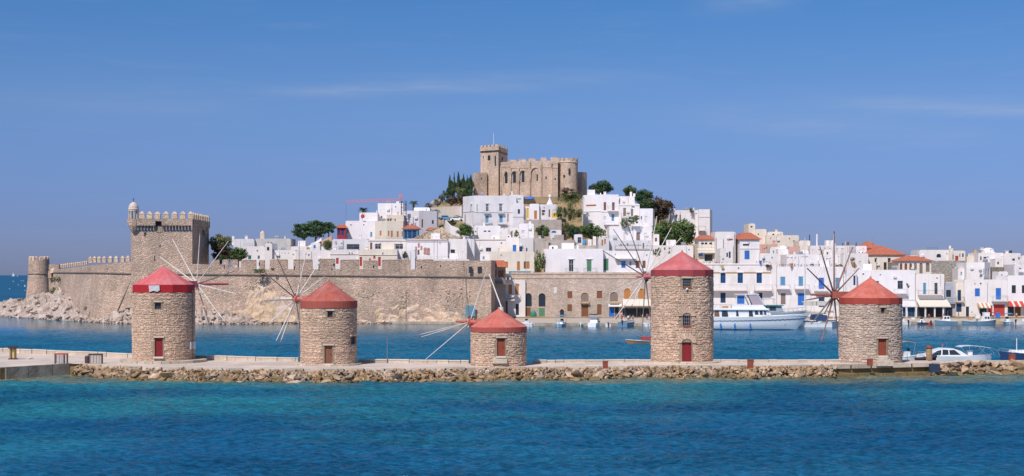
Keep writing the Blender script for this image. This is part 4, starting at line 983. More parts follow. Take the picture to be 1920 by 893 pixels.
# shore rocks at the foot of the wall
YH = [(-120, 440), (-60, 425), (0, 408), (130, 368), (170, 358), (250, 344), (480, 344), (560, 347), (740, 348)]
TOPH = [(-120, 592), (-60, 578), (0, 567), (22, 560), (45, 560), (60, 553), (95, 547), (108, 540), (122, 546), (140, 560), (157, 577), (168, 592), (178, 586), (192, 577), (250, 576), (300, 577), (370, 578), (430, 584), (470, 594), (500, 606), (560, 612), (740, 614)]
hd = MB(); nx_, ny_ = 330, 26; k = ny_+1
for i in range(nx_+1):
    px = -120+860*i/nx_; Yw = lerp_tab(YH, px)
    for j in range(ny_+1):
        v = j/ny_; dep_ = lerp_tab([(-120, 12), (0, 24), (100, 34), (165, 10), (250, 12), (480, 4), (740, 2.5)], px); Y = Yw+dep_*v
        zt_ = max(.15, Z(lerp_tab(TOPH, px), Yw+dep_*.75)); s_ = min(1, v/.75)**.7
        x_ = X(px, Y)
        st_ = mnoise.noise(Vector((x_*.9+Y*.35, x_*.22-Y*.3, 2)))
        n_ = mnoise.fractal(Vector((x_*.32, Y*.3, 1)), 1, 2.2, 5)*1.1+abs(st_)*2.0-.7
        amp = min(1, zt_/3)*(.35+.65*math.sin(PI*min(1, v*1.1)))
        hd.v.append((x_, Y+.4*st_, -.4+zt_*s_+n_*amp*min(1, v*5+.25)+.2))
for i in range(nx_):
    for j in range(ny_): hd.f.append([i*k+j, (i+1)*k+j, (i+1)*k+j+1, i*k+j+1]); hd.t.append(r.random()*.6+.2); hd.m.append(0)
hl = hd.build('rocky_headland', M_head, smooth=False); hl['kind'] = 'structure'
HH = [hull_mesh(i, M_head, .1+.8*((i*7) % 16)/15) for i in range(16)]
for kk in range(200):
    px = r.uniform(-50, 250) if kk < 120 else r.uniform(250, 480); Yw = lerp_tab(YH, px); u = r.random()**1.5*.8
    dep_ = lerp_tab([(-120, 12), (0, 24), (100, 34), (165, 10), (250, 12), (480, 4), (740, 2.5)], px); Y = Yw+dep_*u
    z = max(.0, Z(lerp_tab(TOPH, px), Yw+dep_*.75))*min(1, u/.75)**.7; s = r.uniform(.6, 2.3)*(1 if kk < 120 else .6)
    inst('boulder', HH[r.randrange(16)], hl, (X(px, Y), Y-.3, z+r.uniform(-.6, -.1)), (r.uniform(-.6, .6), r.uniform(-.7, .2), r.uniform(0, 6)), (s*r.uniform(1, 1.7), s, s*r.uniform(.5, .9)))
b = MB()
for kk in range(700):
    px = r.uniform(-60, 250) if kk < 350 else r.uniform(250, 500) if kk < 600 else r.uniform(480, 740); Y = lerp_tab(YH, px)-r.uniform(-.6, .6); s = r.uniform(.35, 1.1)
    hull_into(b, kk, (X(px, Y), Y, r.uniform(-.1, .35)), (r.random(), r.random(), r.random()*6), (s*1.4, s, s*.8), r.random())
b.build('shore_stones', M_head, hl, kind='stuff')
# round outer tower
Yc = 425; cx = X(73, Yc); tt = thing('round_tower', 'small round watchtower at the left tip of the fortress, on the headland', 'tower', (cx, Yc, Z(553, Yc)))
b = MB(); zs_ = Z(515, Yc); zt_ = Z(489, Yc); b.lathe([(3.75, Z(560, Yc)), (3.15, zs_)], (cx, Yc, 0), 56); b.build('base', M_fort, tt)
b = MB(); b.lathe([(3.1, zs_+.25), (3.0, zt_)], (cx, Yc, 0), 56); b.build('wall', M_fort, tt)
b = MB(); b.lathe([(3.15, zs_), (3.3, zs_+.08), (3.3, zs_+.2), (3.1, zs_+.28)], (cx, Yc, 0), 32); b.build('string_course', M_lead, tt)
for k_ in range(14):
    a0 = 2*PI*k_/14; a1 = a0+2*PI/14*.72
    if k_ == 0: continue
    b = MB(); pts4 = [cyl_pt(cx, Yc, 3.02, a0, zt_), cyl_pt(cx, Yc, 3.02, a1, zt_), cyl_pt(cx, Yc, 2.4, a1, zt_), cyl_pt(cx, Yc, 2.4, a0, zt_)]
    zz = Z(483, Yc); b.box8(pts4, [(x_, y_, zz) for x_, y_, _ in pts4]); am = (a0+a1)/2
    b.box8([(x_, y_, zz+.003) for x_, y_, _ in pts4], [cyl_pt(cx, Yc, 2.8, am-.05, zz+.35), cyl_pt(cx, Yc, 2.8, am+.05, zz+.35), cyl_pt(cx, Yc, 2.6, am+.05, zz+.35), cyl_pt(cx, Yc, 2.6, am-.05, zz+.35)]); b.build('merlon', M_merlon, tt)
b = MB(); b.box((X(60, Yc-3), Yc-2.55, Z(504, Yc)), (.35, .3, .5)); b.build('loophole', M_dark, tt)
gh = thing('ruined_gate', 'broken little gateway wall between the round tower and the long fortress wall', 'wall', P(100, 545, 412))
b = MB(); Y = 414; b.box((X(101, Y), Y+1, Z(520, Y)), (3.0, 2, 7.5)); b.box((X(95.5, Y), Y, Z(515, Y)), (1.0, 2.2, 2)); b.build('wall', M_fort, gh)
b = MB(); b.lathe([(.9, 0), (.8, .8), (.45, 1.3), (0, 1.5)], P(100, 512, 413), 10); b.build('turret', M_merlon, gh)
# ---------------------------------------------------------------- square fortress tower
Y = 354.0; x0, x1, D = X(245.5, Y), X(360.5, Y), 19.5; tw = thing('fortress_tower', 'tall square fortress tower with pointed battlements and a domed corner turret', 'tower', ((x0+x1)/2, Y+D/2, 12))
zt_ = Z(432, Y)
b = MB()
ops = [(X(270, Y)-x0, X(275, Y)-x0, Z(443.5, Y), Z(435.5, Y), 1), (X(299, Y)-x0, X(301, Y)-x0, Z(464, Y), Z(460, Y), 0), (X(289, Y)-x0, X(291, Y)-x0, Z(490, Y), Z(480, Y), 0)]
wface(b, (x0, Y), (x1, Y), 5, zt_, ops, .5)
wface(b, (x1, Y), (x1, Y+D), 5, zt_+3, [(11, 14.5, Z(442, Y+10), Z(430, Y+10), 1)], .7)
b.quad((x0, Y, 5), (x0, Y+D, 5), (x0, Y+D, zt_), (x0, Y, zt_)); b.quad((x0, Y+D, 5), (x1, Y+D, 5), (x1, Y+D, zt_), (x0, Y+D, zt_))
b.build('wall', M_fort, tw)
g = 1.0; gz0, gz1 = Z(423, Y-g), Z(410.5, Y-g)
gx0, gx1 = x0-.7, x1+.25; ga, gb = X(291, Y-g), X(303, Y-g)
b = MB()
b.box(((gx0+ga)/2, Y-g/2+.3, (gz0+gz1)/2), (ga-gx0, g+.6, gz1-gz0)); b.box(((gb+gx1)/2, Y-g/2+.3, (gz0+gz1)/2), (gx1-gb, g+.6, gz1-gz0))
b.box(((ga+gb)/2, Y-g/2+.3, (gz0+gz1)/2+.55), (gb-ga-.004, g+.59, (gz1-gz0)-1.1)); b.box(((ga+gb)/2, Y+.15, (gz0+gz1)/2-1), (gb-ga, .5, 3), tone=.1)
b.box((gx1-.3, Y+D/2, (gz0+gz1)/2), (.6, D, gz1-gz0-.02)); b.box((gx0+.3, Y+D/2, (gz0+gz1)/2), (.6, D, gz1-gz0-.02)); b.box(((gx0+gx1)/2, Y+D-.3, (gz0+gz1)/2), (gx1-gx0, .6, gz1-gz0))
b.build('gallery', M_fort, tw)
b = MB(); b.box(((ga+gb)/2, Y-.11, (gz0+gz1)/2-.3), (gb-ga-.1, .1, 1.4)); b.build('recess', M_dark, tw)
q_ = 0
for k_ in range(19):
    xx = X(250+k_*5.9, Y)
    if ga-.2 < xx < gb+.2: continue
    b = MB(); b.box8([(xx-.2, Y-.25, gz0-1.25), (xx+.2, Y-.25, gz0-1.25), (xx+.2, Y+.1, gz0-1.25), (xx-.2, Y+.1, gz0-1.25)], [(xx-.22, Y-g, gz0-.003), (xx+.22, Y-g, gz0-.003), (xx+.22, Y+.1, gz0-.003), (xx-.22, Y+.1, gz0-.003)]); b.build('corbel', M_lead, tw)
for x_ in (260.5, 275, 289.5, 305.5, 321.5, 337, 352.5): merlon(tw, x_, x_+(10.8 if x_ < 350 else 9.5), 396.5, 411, Y-g, M_merlon, D=.6)
for k_ in range(9):
    yy = Y+1+k_*2.1; b = MB(); xx = gx1-.6; w_ = 1.35; zz = Z(403, Y)
    b.box8([(xx, yy, gz1-.01), (xx+.6, yy, gz1-.01), (xx+.6, yy+w_, gz1-.01), (xx, yy+w_, gz1-.01)], [(xx, yy, zz), (xx+.6, yy, zz), (xx+.6, yy+w_, zz), (xx, yy+w_, zz)])
    b.box8([(xx-.05, yy, zz+.003), (xx+.65, yy, zz+.003), (xx+.65, yy+w_, zz+.003), (xx-.05, yy+w_, zz+.003)], [(xx+.2, yy+w_*.4, zz+.6), (xx+.4, yy+w_*.4, zz+.6), (xx+.4, yy+w_*.6, zz+.6), (xx+.2, yy+w_*.6, zz+.6)]); b.build('merlon', M_merlon, tw)
c = Vector((X(250, Y-.5), Y-.3, 0)); R_ = 1.28
b = MB(); b.lathe([(.35, Z(436, Y)), (R_*.7, Z(430, Y)), (R_, gz0), (R_*.97, gz1)], c, 8); tu = b.build('turret', M_fort, tw)
for k_ in range(8):
    an = PI/8+2*PI*k_/8; b = MB(); b.cyl(c+Vector((R_*.82*math.cos(an), R_*.82*math.sin(an), gz1)), c+Vector((R_*.82*math.cos(an), R_*.82*math.sin(an), Z(396.5, Y))), .2, n=6); b.build('column', M_ashlar, tu)
b = MB(); z_ = Z(396.5, Y); b.lathe([(R_, z_), (R_, z_+.35), (R_*1.08, z_+.4), (R_*1.08, z_+.55), (R_*.98, z_+.6), (R_*.93, z_+1.2), (R_*.72, z_+1.75), (R_*.4, z_+2.15), (.12, z_+2.35)], c, 20); b.build('dome', M_dress, tu)
b = MB(); b.cyl(c+Vector((0, 0, z_+2.3)), c+Vector((0, 0, z_+3.4)), .06, n=5); b.box(c+Vector((0, 0, z_+3.0)), (.5, .08, .08)); b.lathe([(0, -.16), (.16, 0), (0, .16)], c+Vector((0, 0, z_+2.55)), 8); b.build('finial', M_iron, tu)
# ---------------------------------------------------------------- castle on the hilltop
Yk = 466
cz0 = Z(372, Yk)
def ring(t, pts, ytop, Y0, h=1.1, n_each=None, m=M_merlon, wd=1.5, gap=1.2, D=.7):
    for (a, A), (b, B) in zip(pts, pts[1:]):
        p, q = Vector((X(a, A), A)), Vector((X(b, B), B)); d = q-p; L_ = d.length; d.normalize(); nn = Vector((-d.y, d.x)); k = max(1, round(L_/(wd+gap))); st_ = L_/k
        for j in range(k):
            u, v = j*st_+.1, j*st_+st_*wd/(wd+gap); z = Z(ytop, Y0); mb = MB()
            f_ = [p+d*u, p+d*v, p+d*v+nn*D, p+d*u+nn*D]; mb.box8([(*w_, z-h) for w_ in f_], [(*w_, z) for w_ in f_]); mb.build('merlon', m, t)
kt = bld('ruined beige hilltop castle with blind arches, round end tower and broken battlements', [(913, 474), (958, 467), (1035, 464), (1037, 462.5), (1046, 462.5)], 306,
    [(920.8, 925, 325, 343, 'Ak'), (946.5, 951.8, 323, 344, 'Ak'), (962, 967.5, 322.5, 343, 'Ak'), (978.3, 983.3, 321, 342, 'Ak'), (1006, 1008.6, 327, 339.5, 'Ak'), (1022.7, 1025, 331, 336.5, 'k'), (1040, 1042, 334, 338, 'k')],
    M_fort2, 'castle', 'castle', D=20, z0=cz0-2, bands=((313.5, .35, M_ashlar),), dep=.5)
KP = lambda px: lerp_tab([(913, 474), (958, 467), (1035, 464)], px)
for cx_, cy_, rr_, ht_ in ((923, 328, 8, 14), (949, 328, 7, 16), (965, 327.5, 7, 16), (980.5, 326.5, 7, 15), (1004, 324, 9.5, 14)):   # moulded blind arches
    Yq = KP(cx_)-.05; mb = MB(); w_ = rr_/F*Yq; c_ = P(cx_, cy_, Yq)
    pts8 = [(c_.x+w_*math.cos(a), c_.z+w_*1.05*math.sin(a)) for a in [PI*k/10 for k in range(11)]]
    for (u, v), (s, t_) in zip(pts8, pts8[1:]): mb.cyl((u, Yq-.12, v), (s, Yq-.12, t_), .2, n=5)
    for s in (-1, 1): mb.cyl((c_.x+s*w_, Yq-.12, c_.z), (c_.x+s*w_, Yq-.12, c_.z-ht_/F*Yq*.9), .13, n=5)
    mb.build('blind_arch', M_ashlar, kt)
for x_, yt in ((913.5, 312), (939, 314), (956.5, 314), (971.5, 314), (993, 303), (1014, 306)):
    Yq = KP(x_)-.3; mb = MB(); a, c_ = P(x_, yt, Yq), P(x_, 371, Yq); mb.box((a.x, Yq, (a.z+c_.z)/2), (.55, .6, a.z-c_.z)); mb.build('buttress', M_fort2, kt)
for a, b_, yt in ((954, 967.5, 299.5), (972, 986, 298), (991, 1004, 297), (1013.5, 1024.5, 295.5), (1032, 1046.5, 294.8)): merlon(kt, a, b_, yt, 307, KP(a)-.1 if a < 1030 else 462.4, M_merlon, point=False, D=.9)
Rt = 19/F*Yk; cxr = X(1064.5, Yk); cyr = 466.5; b = MB(); b.lathe([(Rt*1.02, cz0-2), (Rt, Z(304, 463))], (cxr, cyr, 0), 56); rt = b.build('round_tower', M_fort2, kt)
b = MB(); b.lathe([(Rt*1.0, 0), (Rt*1.05, .1), (Rt*1.05, .4), (Rt, .5)], (cxr, cyr, Z(305, 463)), 36); b.build('string_course', M_ashlar, rt)
for k_ in range(14):
    a0 = 2*PI*k_/14+.1; a1 = a0+2*PI/14*.74; z = Z(304, 463)+.15; p4 = [cyl_pt(cxr, cyr, Rt*1.01, a0, z), cyl_pt(cxr, cyr, Rt*1.01, a1, z), cyl_pt(cxr, cyr, Rt-.7, a1, z), cyl_pt(cxr, cyr, Rt-.7, a0, z)]
    b = MB(); b.box8(p4, [(x_, y_, Z(296, 463)) for x_, y_, _ in p4]); b.build('merlon', M_merlon, rt)
for x_, y_, h_ in ((1067.5, 321.5, 11), (1058, 330, 4)):
    b = MB(); an = math.asin((X(x_, 462.5)-cxr)/Rt); p_ = cyl_pt(cxr, cyr, Rt*1.01, an, Z(y_, 462.5)); b.box(p_, (.55, .5, h_/F*462)); b.build('loophole', M_dark, rt)
bld('low stone outwork at the left foot of the hilltop castle', [(887, 470), (891, 468), (913, 470)], 324, [(902, 904, 333, 337, 'k')], M_fort2, 'castle wall', 'castle_outwork', D=10, z0=cz0-2)
bld('broken stone wall stub behind the round end of the hilltop castle', [(1082, 470), (1091, 469), (1100.5, 472)], 323, [], M_fort2, 'castle wall', 'castle_outwork', D=6, z0=cz0-2)
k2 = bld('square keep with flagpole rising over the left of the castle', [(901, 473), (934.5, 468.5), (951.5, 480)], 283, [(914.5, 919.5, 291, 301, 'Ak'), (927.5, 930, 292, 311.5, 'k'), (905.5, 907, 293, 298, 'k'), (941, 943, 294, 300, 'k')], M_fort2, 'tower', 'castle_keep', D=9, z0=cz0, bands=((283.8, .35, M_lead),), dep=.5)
kp = [(900.2, 472.4), (934.8, 467.8), (952.2, 479.6)]
b = MB()
PL = [Vector((X(a, A), A)) for a, A in kp]; PL += [Vector((PL[2].x-6, PL[2].y+6)), Vector((PL[0].x+1, PL[0].y+10))]
b.prism([tuple(p) for p in PL], Z(282.6, 470), Z(276, 470)); b.build('parapet', M_fort2, k2)
ring(k2, kp, 272, 470, h=Z(272, 470)-Z(276, 470)-.003, wd=1.1, gap=.6)
b = MB(); b.cyl(P(925.5, 276, 474), P(925.5, 249, 474), .09, .06, 6); b.build('flagpole', M_frame, k2)
# ---------------------------------------------------------------- the town, front row first
W, W2, G_, CR, BE = M_white, M_white2, M_grey, M_cream, M_beige
M_canv = mat('red_stripe', (.55, .07, .05), .9); M_canvo = mat('orange_stripe', (.50, .26, .13), .9); M_canw = mat('white_stripe', (.72, .68, .60), .9)
Q = 372
def ext_ant(*a):
    def f(t, P2, z1):
        for k, (px, y0, y1) in enumerate(a): antenna(px, y0, y1, P2[0].y+2, t, k % 2)
    return f
def ext_ch(*a):
    def f(t, P2, z1):
        for q in a:
            if q[0] == 'a': antenna(q[1], q[2], q[3], P2[0].y+2, t)
            else: chimney(q[1], q[2], q[3], q[4], P2[0].y+2, t, q[5] if len(q) > 5 else M_white)
    return f
sb = bld('long low stone warehouse on the quay, with arched doorways and wooden shutters', [(958, Q), (1230, Q-3)], 511,
    [(984, 997, 550, 575, 'Vk'), (1010, 1022.6, 550, 575, 'Vk'), (984.5, 995, 577, 592.5, 'Dw'), (1009.5, 1022.5, 578, 594, 'De'), (1038, 1043.5, 537, 550, 'x'), (1064, 1073, 546.5, 559.5, 'w'), (1064, 1072.5, 571, 584, 'w'),
     (1089.5, 1103.6, 549, 566, 'Vm'), (1090, 1103, 571.5, 594, 'Dw'), (1050, 1057.5, 580, 594, 'Vk'), (1119, 1129, 545.5, 559.5, 'w'), (1119.5, 1128, 571, 590, 'Dw'), (1144, 1158.6, 548, 565, 'Vm'),
     (1170.5, 1182, 541, 560, 'Vo'), (1197, 1209, 541.5, 560, 'Vo'), (1142, 1151.6, 576, 594, 'Db'), (1153, 1160, 576, 594, 'Dk'), (1167.5, 1193, 578, 594.5, 'k'), (1195, 1221, 578, 594.5, 'k')],
    M_quayb, 'building', 'stone_warehouse', D=10, balc=((1088, 1105, 567.5, 564.5, .8), (1143, 1160, 568, 566, .8)), awn=((1168, 1222, 561, 572, 2.2, M_awn), (1141, 1166, 570, 573, 1.2, M_frame)), bands=((519, .45, M_ashlar), (512, .3, M_ashlar)))
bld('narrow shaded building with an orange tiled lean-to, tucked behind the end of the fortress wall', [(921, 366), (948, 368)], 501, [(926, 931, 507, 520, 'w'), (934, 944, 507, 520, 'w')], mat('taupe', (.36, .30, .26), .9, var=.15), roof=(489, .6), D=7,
    balc=((922, 960, 532, 525, 1.4),))
bld('pale worn building with orange shutters between the fortress end and the stone warehouse', [(930, 371), (985, 371)], 526, [(934, 938, 536, 552, 'w'), (941, 945, 536, 552, 'w'), (953.5, 960, 532, 552, 'o'), (966, 972.5, 532, 552, 'o'), (936, 941, 563, 592, 'k'), (945, 952, 563, 592, 'w'), (967, 973, 570, 591, 'k')], W2, D=8,
    balc=((928, 964, 558, 551, 1.5),), awn=((930, 965, 557, 562, 1.6, M_awn),))
bld('white harbour house with three navy sash windows and a long balcony behind the white yacht', [(1300, Q), (1446, Q)], 495,
    [(1351, 1360.5, 512, 531, 'nS'), (1383, 1393, 512, 531, 'nS'), (1418.6, 1428.6, 512, 531, 'nS'), (1351, 1360.5, 549, 568, 'DN'), (1382, 1396, 555, 570, 'Db'), (1420, 1429.5, 549, 569, 'DN')], W2,
    balc=((1330, 1400, 544, 534, 1.4), (1413, 1446, 544, 534, 1.4)), bands=((510, .3, M_tan), (495.5, .2, W)))
bld('slim white pilaster house end between two harbour houses', [(1446.3, Q-.3), (1456, Q-.3)], 496, [], W2)
bld('white harbour house with pale blue doors on twin balconies, left of the brown-poled mill', [(1456.3, Q), (1581, Q)], 501,
    [(1463, 1473, 519, 536, 'B'), (1497, 1506.5, 518.5, 537, 'B'), (1535, 1545.5, 521, 542, 'b'), (1566, 1575, 521, 542, 'B'), (1464, 1473, 550, 571, 'Dm'), (1496, 1508, 550, 573, 'Db'), (1535, 1546, 556, 576, 'DN')], W,
    balc=((1455.5, 1480, 541, 534, 1.2), (1489, 1516, 541, 534, 1.2), (1526, 1552, 545, 537, 1.2)))
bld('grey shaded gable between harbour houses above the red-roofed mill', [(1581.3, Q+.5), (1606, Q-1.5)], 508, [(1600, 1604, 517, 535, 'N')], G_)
bld('white harbour house with wrought iron ornament beside its window, above a shop', [(1606.3, Q), (1715.7, Q)], 507.5,
    [(1683, 1693, 526.7, 542, 'G'), (1690, 1700, 576, 595, 'n'), (1702, 1716, 576, 595, 'n'), (1640, 1648, 527, 542, 'G')], W, balc=((1675.5, 1700, 549.5, 542, 1.1),), awn=((1688, 1716, 563, 574, .8, M_grey),), bands=((561.5, .2, W2),),
    extra=lambda t, P2, z1: [MB.build(q, 'iron_ornament', M_iron, t) for q in [(lambda b: (b.tube([P(1702+3.2*math.cos(k)*(1-k/18), 535+5*math.sin(k*1.3)*(1-k/25), Q-.1) for k in range(14)], .05, 4), b)[1])(MB())]])
bld('white house with two tall shutters over a full cream awning, right of the last mill', [(1717, Q), (1770.5, Q)], 514.5,
    [(1730.6, 1737, 530.5, 552, 'B'), (1752, 1758.2, 530.5, 552, 'G'), (1719.5, 1734, 576, 594.5, 'k'), (1736, 1752, 576, 594.5, 'k'), (1754, 1768, 576, 594.5, 'k')], W2, balc=((1720, 1766, 552, 544, 1.3),), awn=((1717.5, 1776, 562, 574, 3.2, M_awn),))
bld('narrow blue-grey house front with a small iron window, between two white houses', [(1771, Q+1), (1792, Q+1)], 532, [(1774, 1783, 544, 557, 'k'), (1773, 1786, 577, 594, 'k')], mat('blue_grey_plaster', (.40, .43, .50), .9), balc=((1771, 1792, 568, 560, 1),))
bld('tall thin cream house with a dark blue balcony door', [(1792.3, Q), (1807.5, Q)], 530, [(1795.5, 1802, 544, 564, 'DN'), (1792.8, 1803, 569, 585, 'N')], CR, balc=((1791.5, 1806.5, 565, 557, .9),))
bld('white house with bright blue shutter and blue balcony door over an orange striped awning', [(1808, Q), (1888.7, Q)], 525.5,
    [(1828, 1837.3, 541, 556, 'b'), (1867, 1877, 540.5, 562, 'Db'), (1863, 1884, 571, 593, 'r'), (1837, 1850, 578, 593, 'k'), (1811, 1817, 575, 594, 'k'), (1853, 1861, 573, 593, 'r')], W2, balc=((1859, 1887, 564, 555, 1.2),),
    awn=((1831.5, 1854, 568.5, 576, 1.6, [M_canvo, M_canw]),), extra=lambda t, P2, z1: MB.build((lambda b: (b.cyl(P(1851.5, 530, Q-.15), P(1851.5, 567, Q-.15), .06, n=5), b)[1])(MB()), 'downpipe', M_stl, t))
bld('white house with dark windows over a scarlet striped awning at the right edge', [(1889, Q), (1965, Q)], 517.5, [(1897, 1904.8, 535, 550, 'k'), (1916, 1922, 535, 550, 'k'), (1888.7, 1901, 575, 593, 'k'), (1903, 1914, 575, 593, 'w'), (1940, 1948, 535, 550, 'k'), (1920, 1935, 575, 593, 'k')], W,
    awn=((1888.7, 1960, 565, 573.5, 1.8, [M_canv, M_canv, M_canw]),))
# second row, right
def hb(label, x0, x1, top, base, wins=(), m=W, **k):
    Y = k.pop('Y', None) or max(Q+13, Yt((x0+x1)/2, base)); sk = k.pop('sk', 0)
    return bld(label, [(x0, Y+max(0, sk)), (x1, Y+max(0, -sk))], top, wins, m, **k)
def corner(label, xa, xb, xc, top, base, wins=(), m=W, sk=4, **k):   # two visible faces meeting at xb, nearest point at xb
    Y = k.pop('Y', None) or max(Q+13, Yt(xb, base))
    return bld(label, [(xa, Y+(k.pop('la', sk))), (xb, Y), (xc, Y+(k.pop('ra', .8)))], top, wins, m, **k)
hb('small white upper block on the roofs at the far right edge', 1902, 1960, 497, 525, [(1911, 1915, 503, 508, 'k')], W, Y=388)
corner('rounded white block with narrow slit windows standing on a roof at the right', 1812, 1846, 1857, 493, 530, [(1844, 1845.8, 504, 516, 'B'), (1849, 1850.5, 504, 516, 'B'), (1853, 1855, 502, 518, 'B'), (1836, 1840, 507, 511, 'k')], W, Y=386, ra=4, la=1)
hb('long rough grey stone wall without windows, right of the orange-roofed houses', 1746, 1811, 489, 535, [(1790, 1797, 499, 516, 'x')], mat('grey_rubble_wall', (.44, .40, .35), .95, var=.15, vscale=.6, fine=.2, bump=.8, cell=(1.6, 1.6, 2.6)), Y=398, cat='wall', name='stone_wall')
hb('dark rough stone wall fragment near the far right rooftops', 1860, 1902, 501, 530, [], mat('dark_rubble_wall', (.30, .26, .21), .95, var=.2, fine=.25, bump=.9, cell=(1.6, 1.6, 2.6)), Y=396, cat='wall', name='stone_wall')
hb('white rooftop house with half-round window and dark red door on the right skyline', 1724, 1780, 469.5, 495, [(1756, 1764.5, 476, 483, 'Ak')], W2, Y=412, extra=ext_ch(('a', 1734, 470, 461), ('c', 1781, 470, 461, 3)))
hb('small cream house with a dark red door, joined to the half-round-window house', 1780.3, 1810, 471, 495, [(1791, 1797, 480, 489, 'Dr'), (1786, 1788, 478, 487, 'k'), (1799, 1801, 476, 482, 'k'), (1804, 1807, 475.5, 482, 'k')], CR, Y=411, extra=ext_ch(('a', 1774, 471, 462), ('a', 1808, 471, 462)))
hb('weathered white house with scattered little windows on the far right skyline', 1834, 1882, 475, 505, [(1838, 1840.5, 481, 488, 'k'), (1844, 1850, 482, 485, 'k'), (1877, 1880, 481, 484, 'x'), (1877, 1880, 487, 490, 'x')], W2, Y=410, extra=ext_ch(('c', 1843, 475, 470, 5, M_dress)))
hb('plain white house beside a dark pipe at the far right skyline', 1882.5, 1914, 475.5, 503, [(1898, 1903, 485, 489, 'k'), (1909, 1912, 482, 487, 'k')], W2, Y=409, extra=ext_ch(('c', 1895, 476, 470, 4, M_iron), ('a', 1912, 476, 470)))
hb('low white block cut by the right edge of the view', 1914.5, 1960, 480, 505, [], W, Y=412)
hb('small cream wall with an ochre turret on the right skyline', 1813, 1834, 481, 500, [], CR, Y=414, extra=ext_ch(('c', 1828, 481, 468.5, 5, M_tan)))
def dome_ext(px, y0, y1, wpx, m=W):
    def f(t, P2, z1):
        Y = P2[0].y+4; rr = wpx/2/F*Y; h = Z(y1, Y)-Z(y0, Y); b = MB(); b.lathe([(rr, 0), (rr*.95, h*.4), (rr*.7, h*.75), (rr*.35, h*.95), (0, h)], P(px, y0, Y), 16); b.build('dome', m, t)
    return f
hb('white church with a low rounded dome on the right skyline', 1840, 1866, 473, 495, [(1850, 1853, 476, 480, 'k')], W2, Y=416, extra=dome_ext(1853, 473, 464.5, 22))
hb('cream house under a wide orange hipped roof, lower right of the two largest roofs', 1685, 1746, 489.5, 520, [(1687, 1692, 494, 506, 'Aw'), (1696, 1701, 494, 506, 'Aw'), (1705, 1710, 494, 506, 'Aw'), (1714, 1719, 494, 506, 'm'), (1724, 1730, 493.5, 513, 'Am'), (1736, 1743, 493, 510, 'Am')], CR, Y=390, roof=(481, .35), D=7)
hb('tall cream house under the largest orange hipped roof, above the last mill', 1628, 1698, 478, 515, [(1640, 1643.5, 484, 492, 'k'), (1643, 1646, 493, 505, 'm'), (1665, 1670, 484, 492, 'k'), (1657, 1662.5, 492, 506, 'k'), (1665, 1673.5, 492.5, 506, 'm')], CR, Y=402, roof=(462.5, .1), D=14)
hb('white house with the small orange hipped roof behind the largest one', 1620, 1650, 465.5, 490, [(1627, 1632, 468, 474, 'Ak')], W, Y=418, roof=(453.5, .1), D=10, extra=ext_ch(('a', 1636, 458, 445)))
hb('small terracotta chimney-topped white house left of the small orange roof', 1605, 1625, 462, 495, [(1611, 1618, 473, 475, 'N')], W, Y=410, extra=ext_ch(('c', 1605.5, 462, 455, 2.2, M_brown)))
hb('long low white skyline block behind the brown-poled mill', 1519, 1604.6, 461.5, 480, [(1545, 1549, 465, 475, 'x'), (1555, 1558, 466, 475, 'x'), (1568, 1571, 466, 474, 'x'), (1577, 1582, 466, 476, 'x')], W2, Y=424, extra=ext_ch(('c', 1590, 462, 454, 4, M_brown), ('c', 1531.5, 470, 439, 2.2), ('a', 1556, 462, 450), ('c', 1580, 462, 456, 2, M_iron)))
hb('white terrace house below the long skyline block', 1537, 1581, 478, 505, [(1532, 1536, 490, 500, 'b'), (1553, 1558, 484, 500, 'x'), (1571, 1574, 480, 495, 'x')], W, Y=404)
hb('white house with flower balcony right of the terrace house', 1581.3, 1628, 476, 510, [(1594, 1602, 483, 489, 'x'), (1599, 1603, 494, 502, 'w'), (1610, 1615, 490, 497, 'x')], W, Y=400)
hb('cream block with a dark pipe on the skyline between church and masts', 1498.5, 1519, 452, 480, [(1514, 1516, 468, 474, 'k')], CR, Y=428, extra=ext_ch(('c', 1518, 470, 440, 1.5, M_iron)))
hb('tall cream bell block with one tiny window, topmost on the right skyline', 1403.5, 1416, 420, 450, [(1407.5, 1411, 424, 427, 'k')], CR, Y=452)
hb('cream church body joined to the bell block', 1416.3, 1437, 430.5, 470, [(1421, 1423, 438, 441, 'k')], CR, Y=451)
hb('long cream upper block right of the church body', 1439, 1468, 435.5, 450, [(1448, 1452, 438.5, 441, 'k')], CR, Y=456, extra=ext_ant((1457, 436, 420)))
hb('wide cream house on the skyline below the upper block', 1437.3, 1498, 442, 480, [(1487, 1490, 451, 454, 'k')], CR, Y=448)
hb('salmon pink terrace house with patchy walls below the cream house', 1423, 1458, 459, 485, [(1436, 1438, 465, 470, 'x')], M_pink, Y=430)
hb('white house with a salmon wall panel right of the white dome', 1478, 1500, 463.5, 495, [], M_pink, Y=424)
hb('white domed chapel with sloping shoulders among the right-hand roofs', 1458, 1478, 468, 500, [(1466, 1468, 474, 480, 'x')], W, Y=414, extra=dome_ext(1468, 468, 460.5, 19))
hb('low white house under dark roof terrace parasols', 1474, 1536, 478, 505, [(1490, 1493, 482, 488, 'x')], W, Y=405)
hb('white house under an orange hipped roof with a bright blue door', 1387, 1424, 449, 500, [(1396, 1405.5, 470, 486.5, 'Db'), (1393, 1405, 457.5, 461, 'k')], W, Y=404, roof=(437.2, .45), D=14, bands=((466, .15, W),))
hb('white side house with iron steps right of the blue door house', 1424.3, 1458, 476, 505, [(1430, 1434, 482, 490, 'x')], W, Y=402)
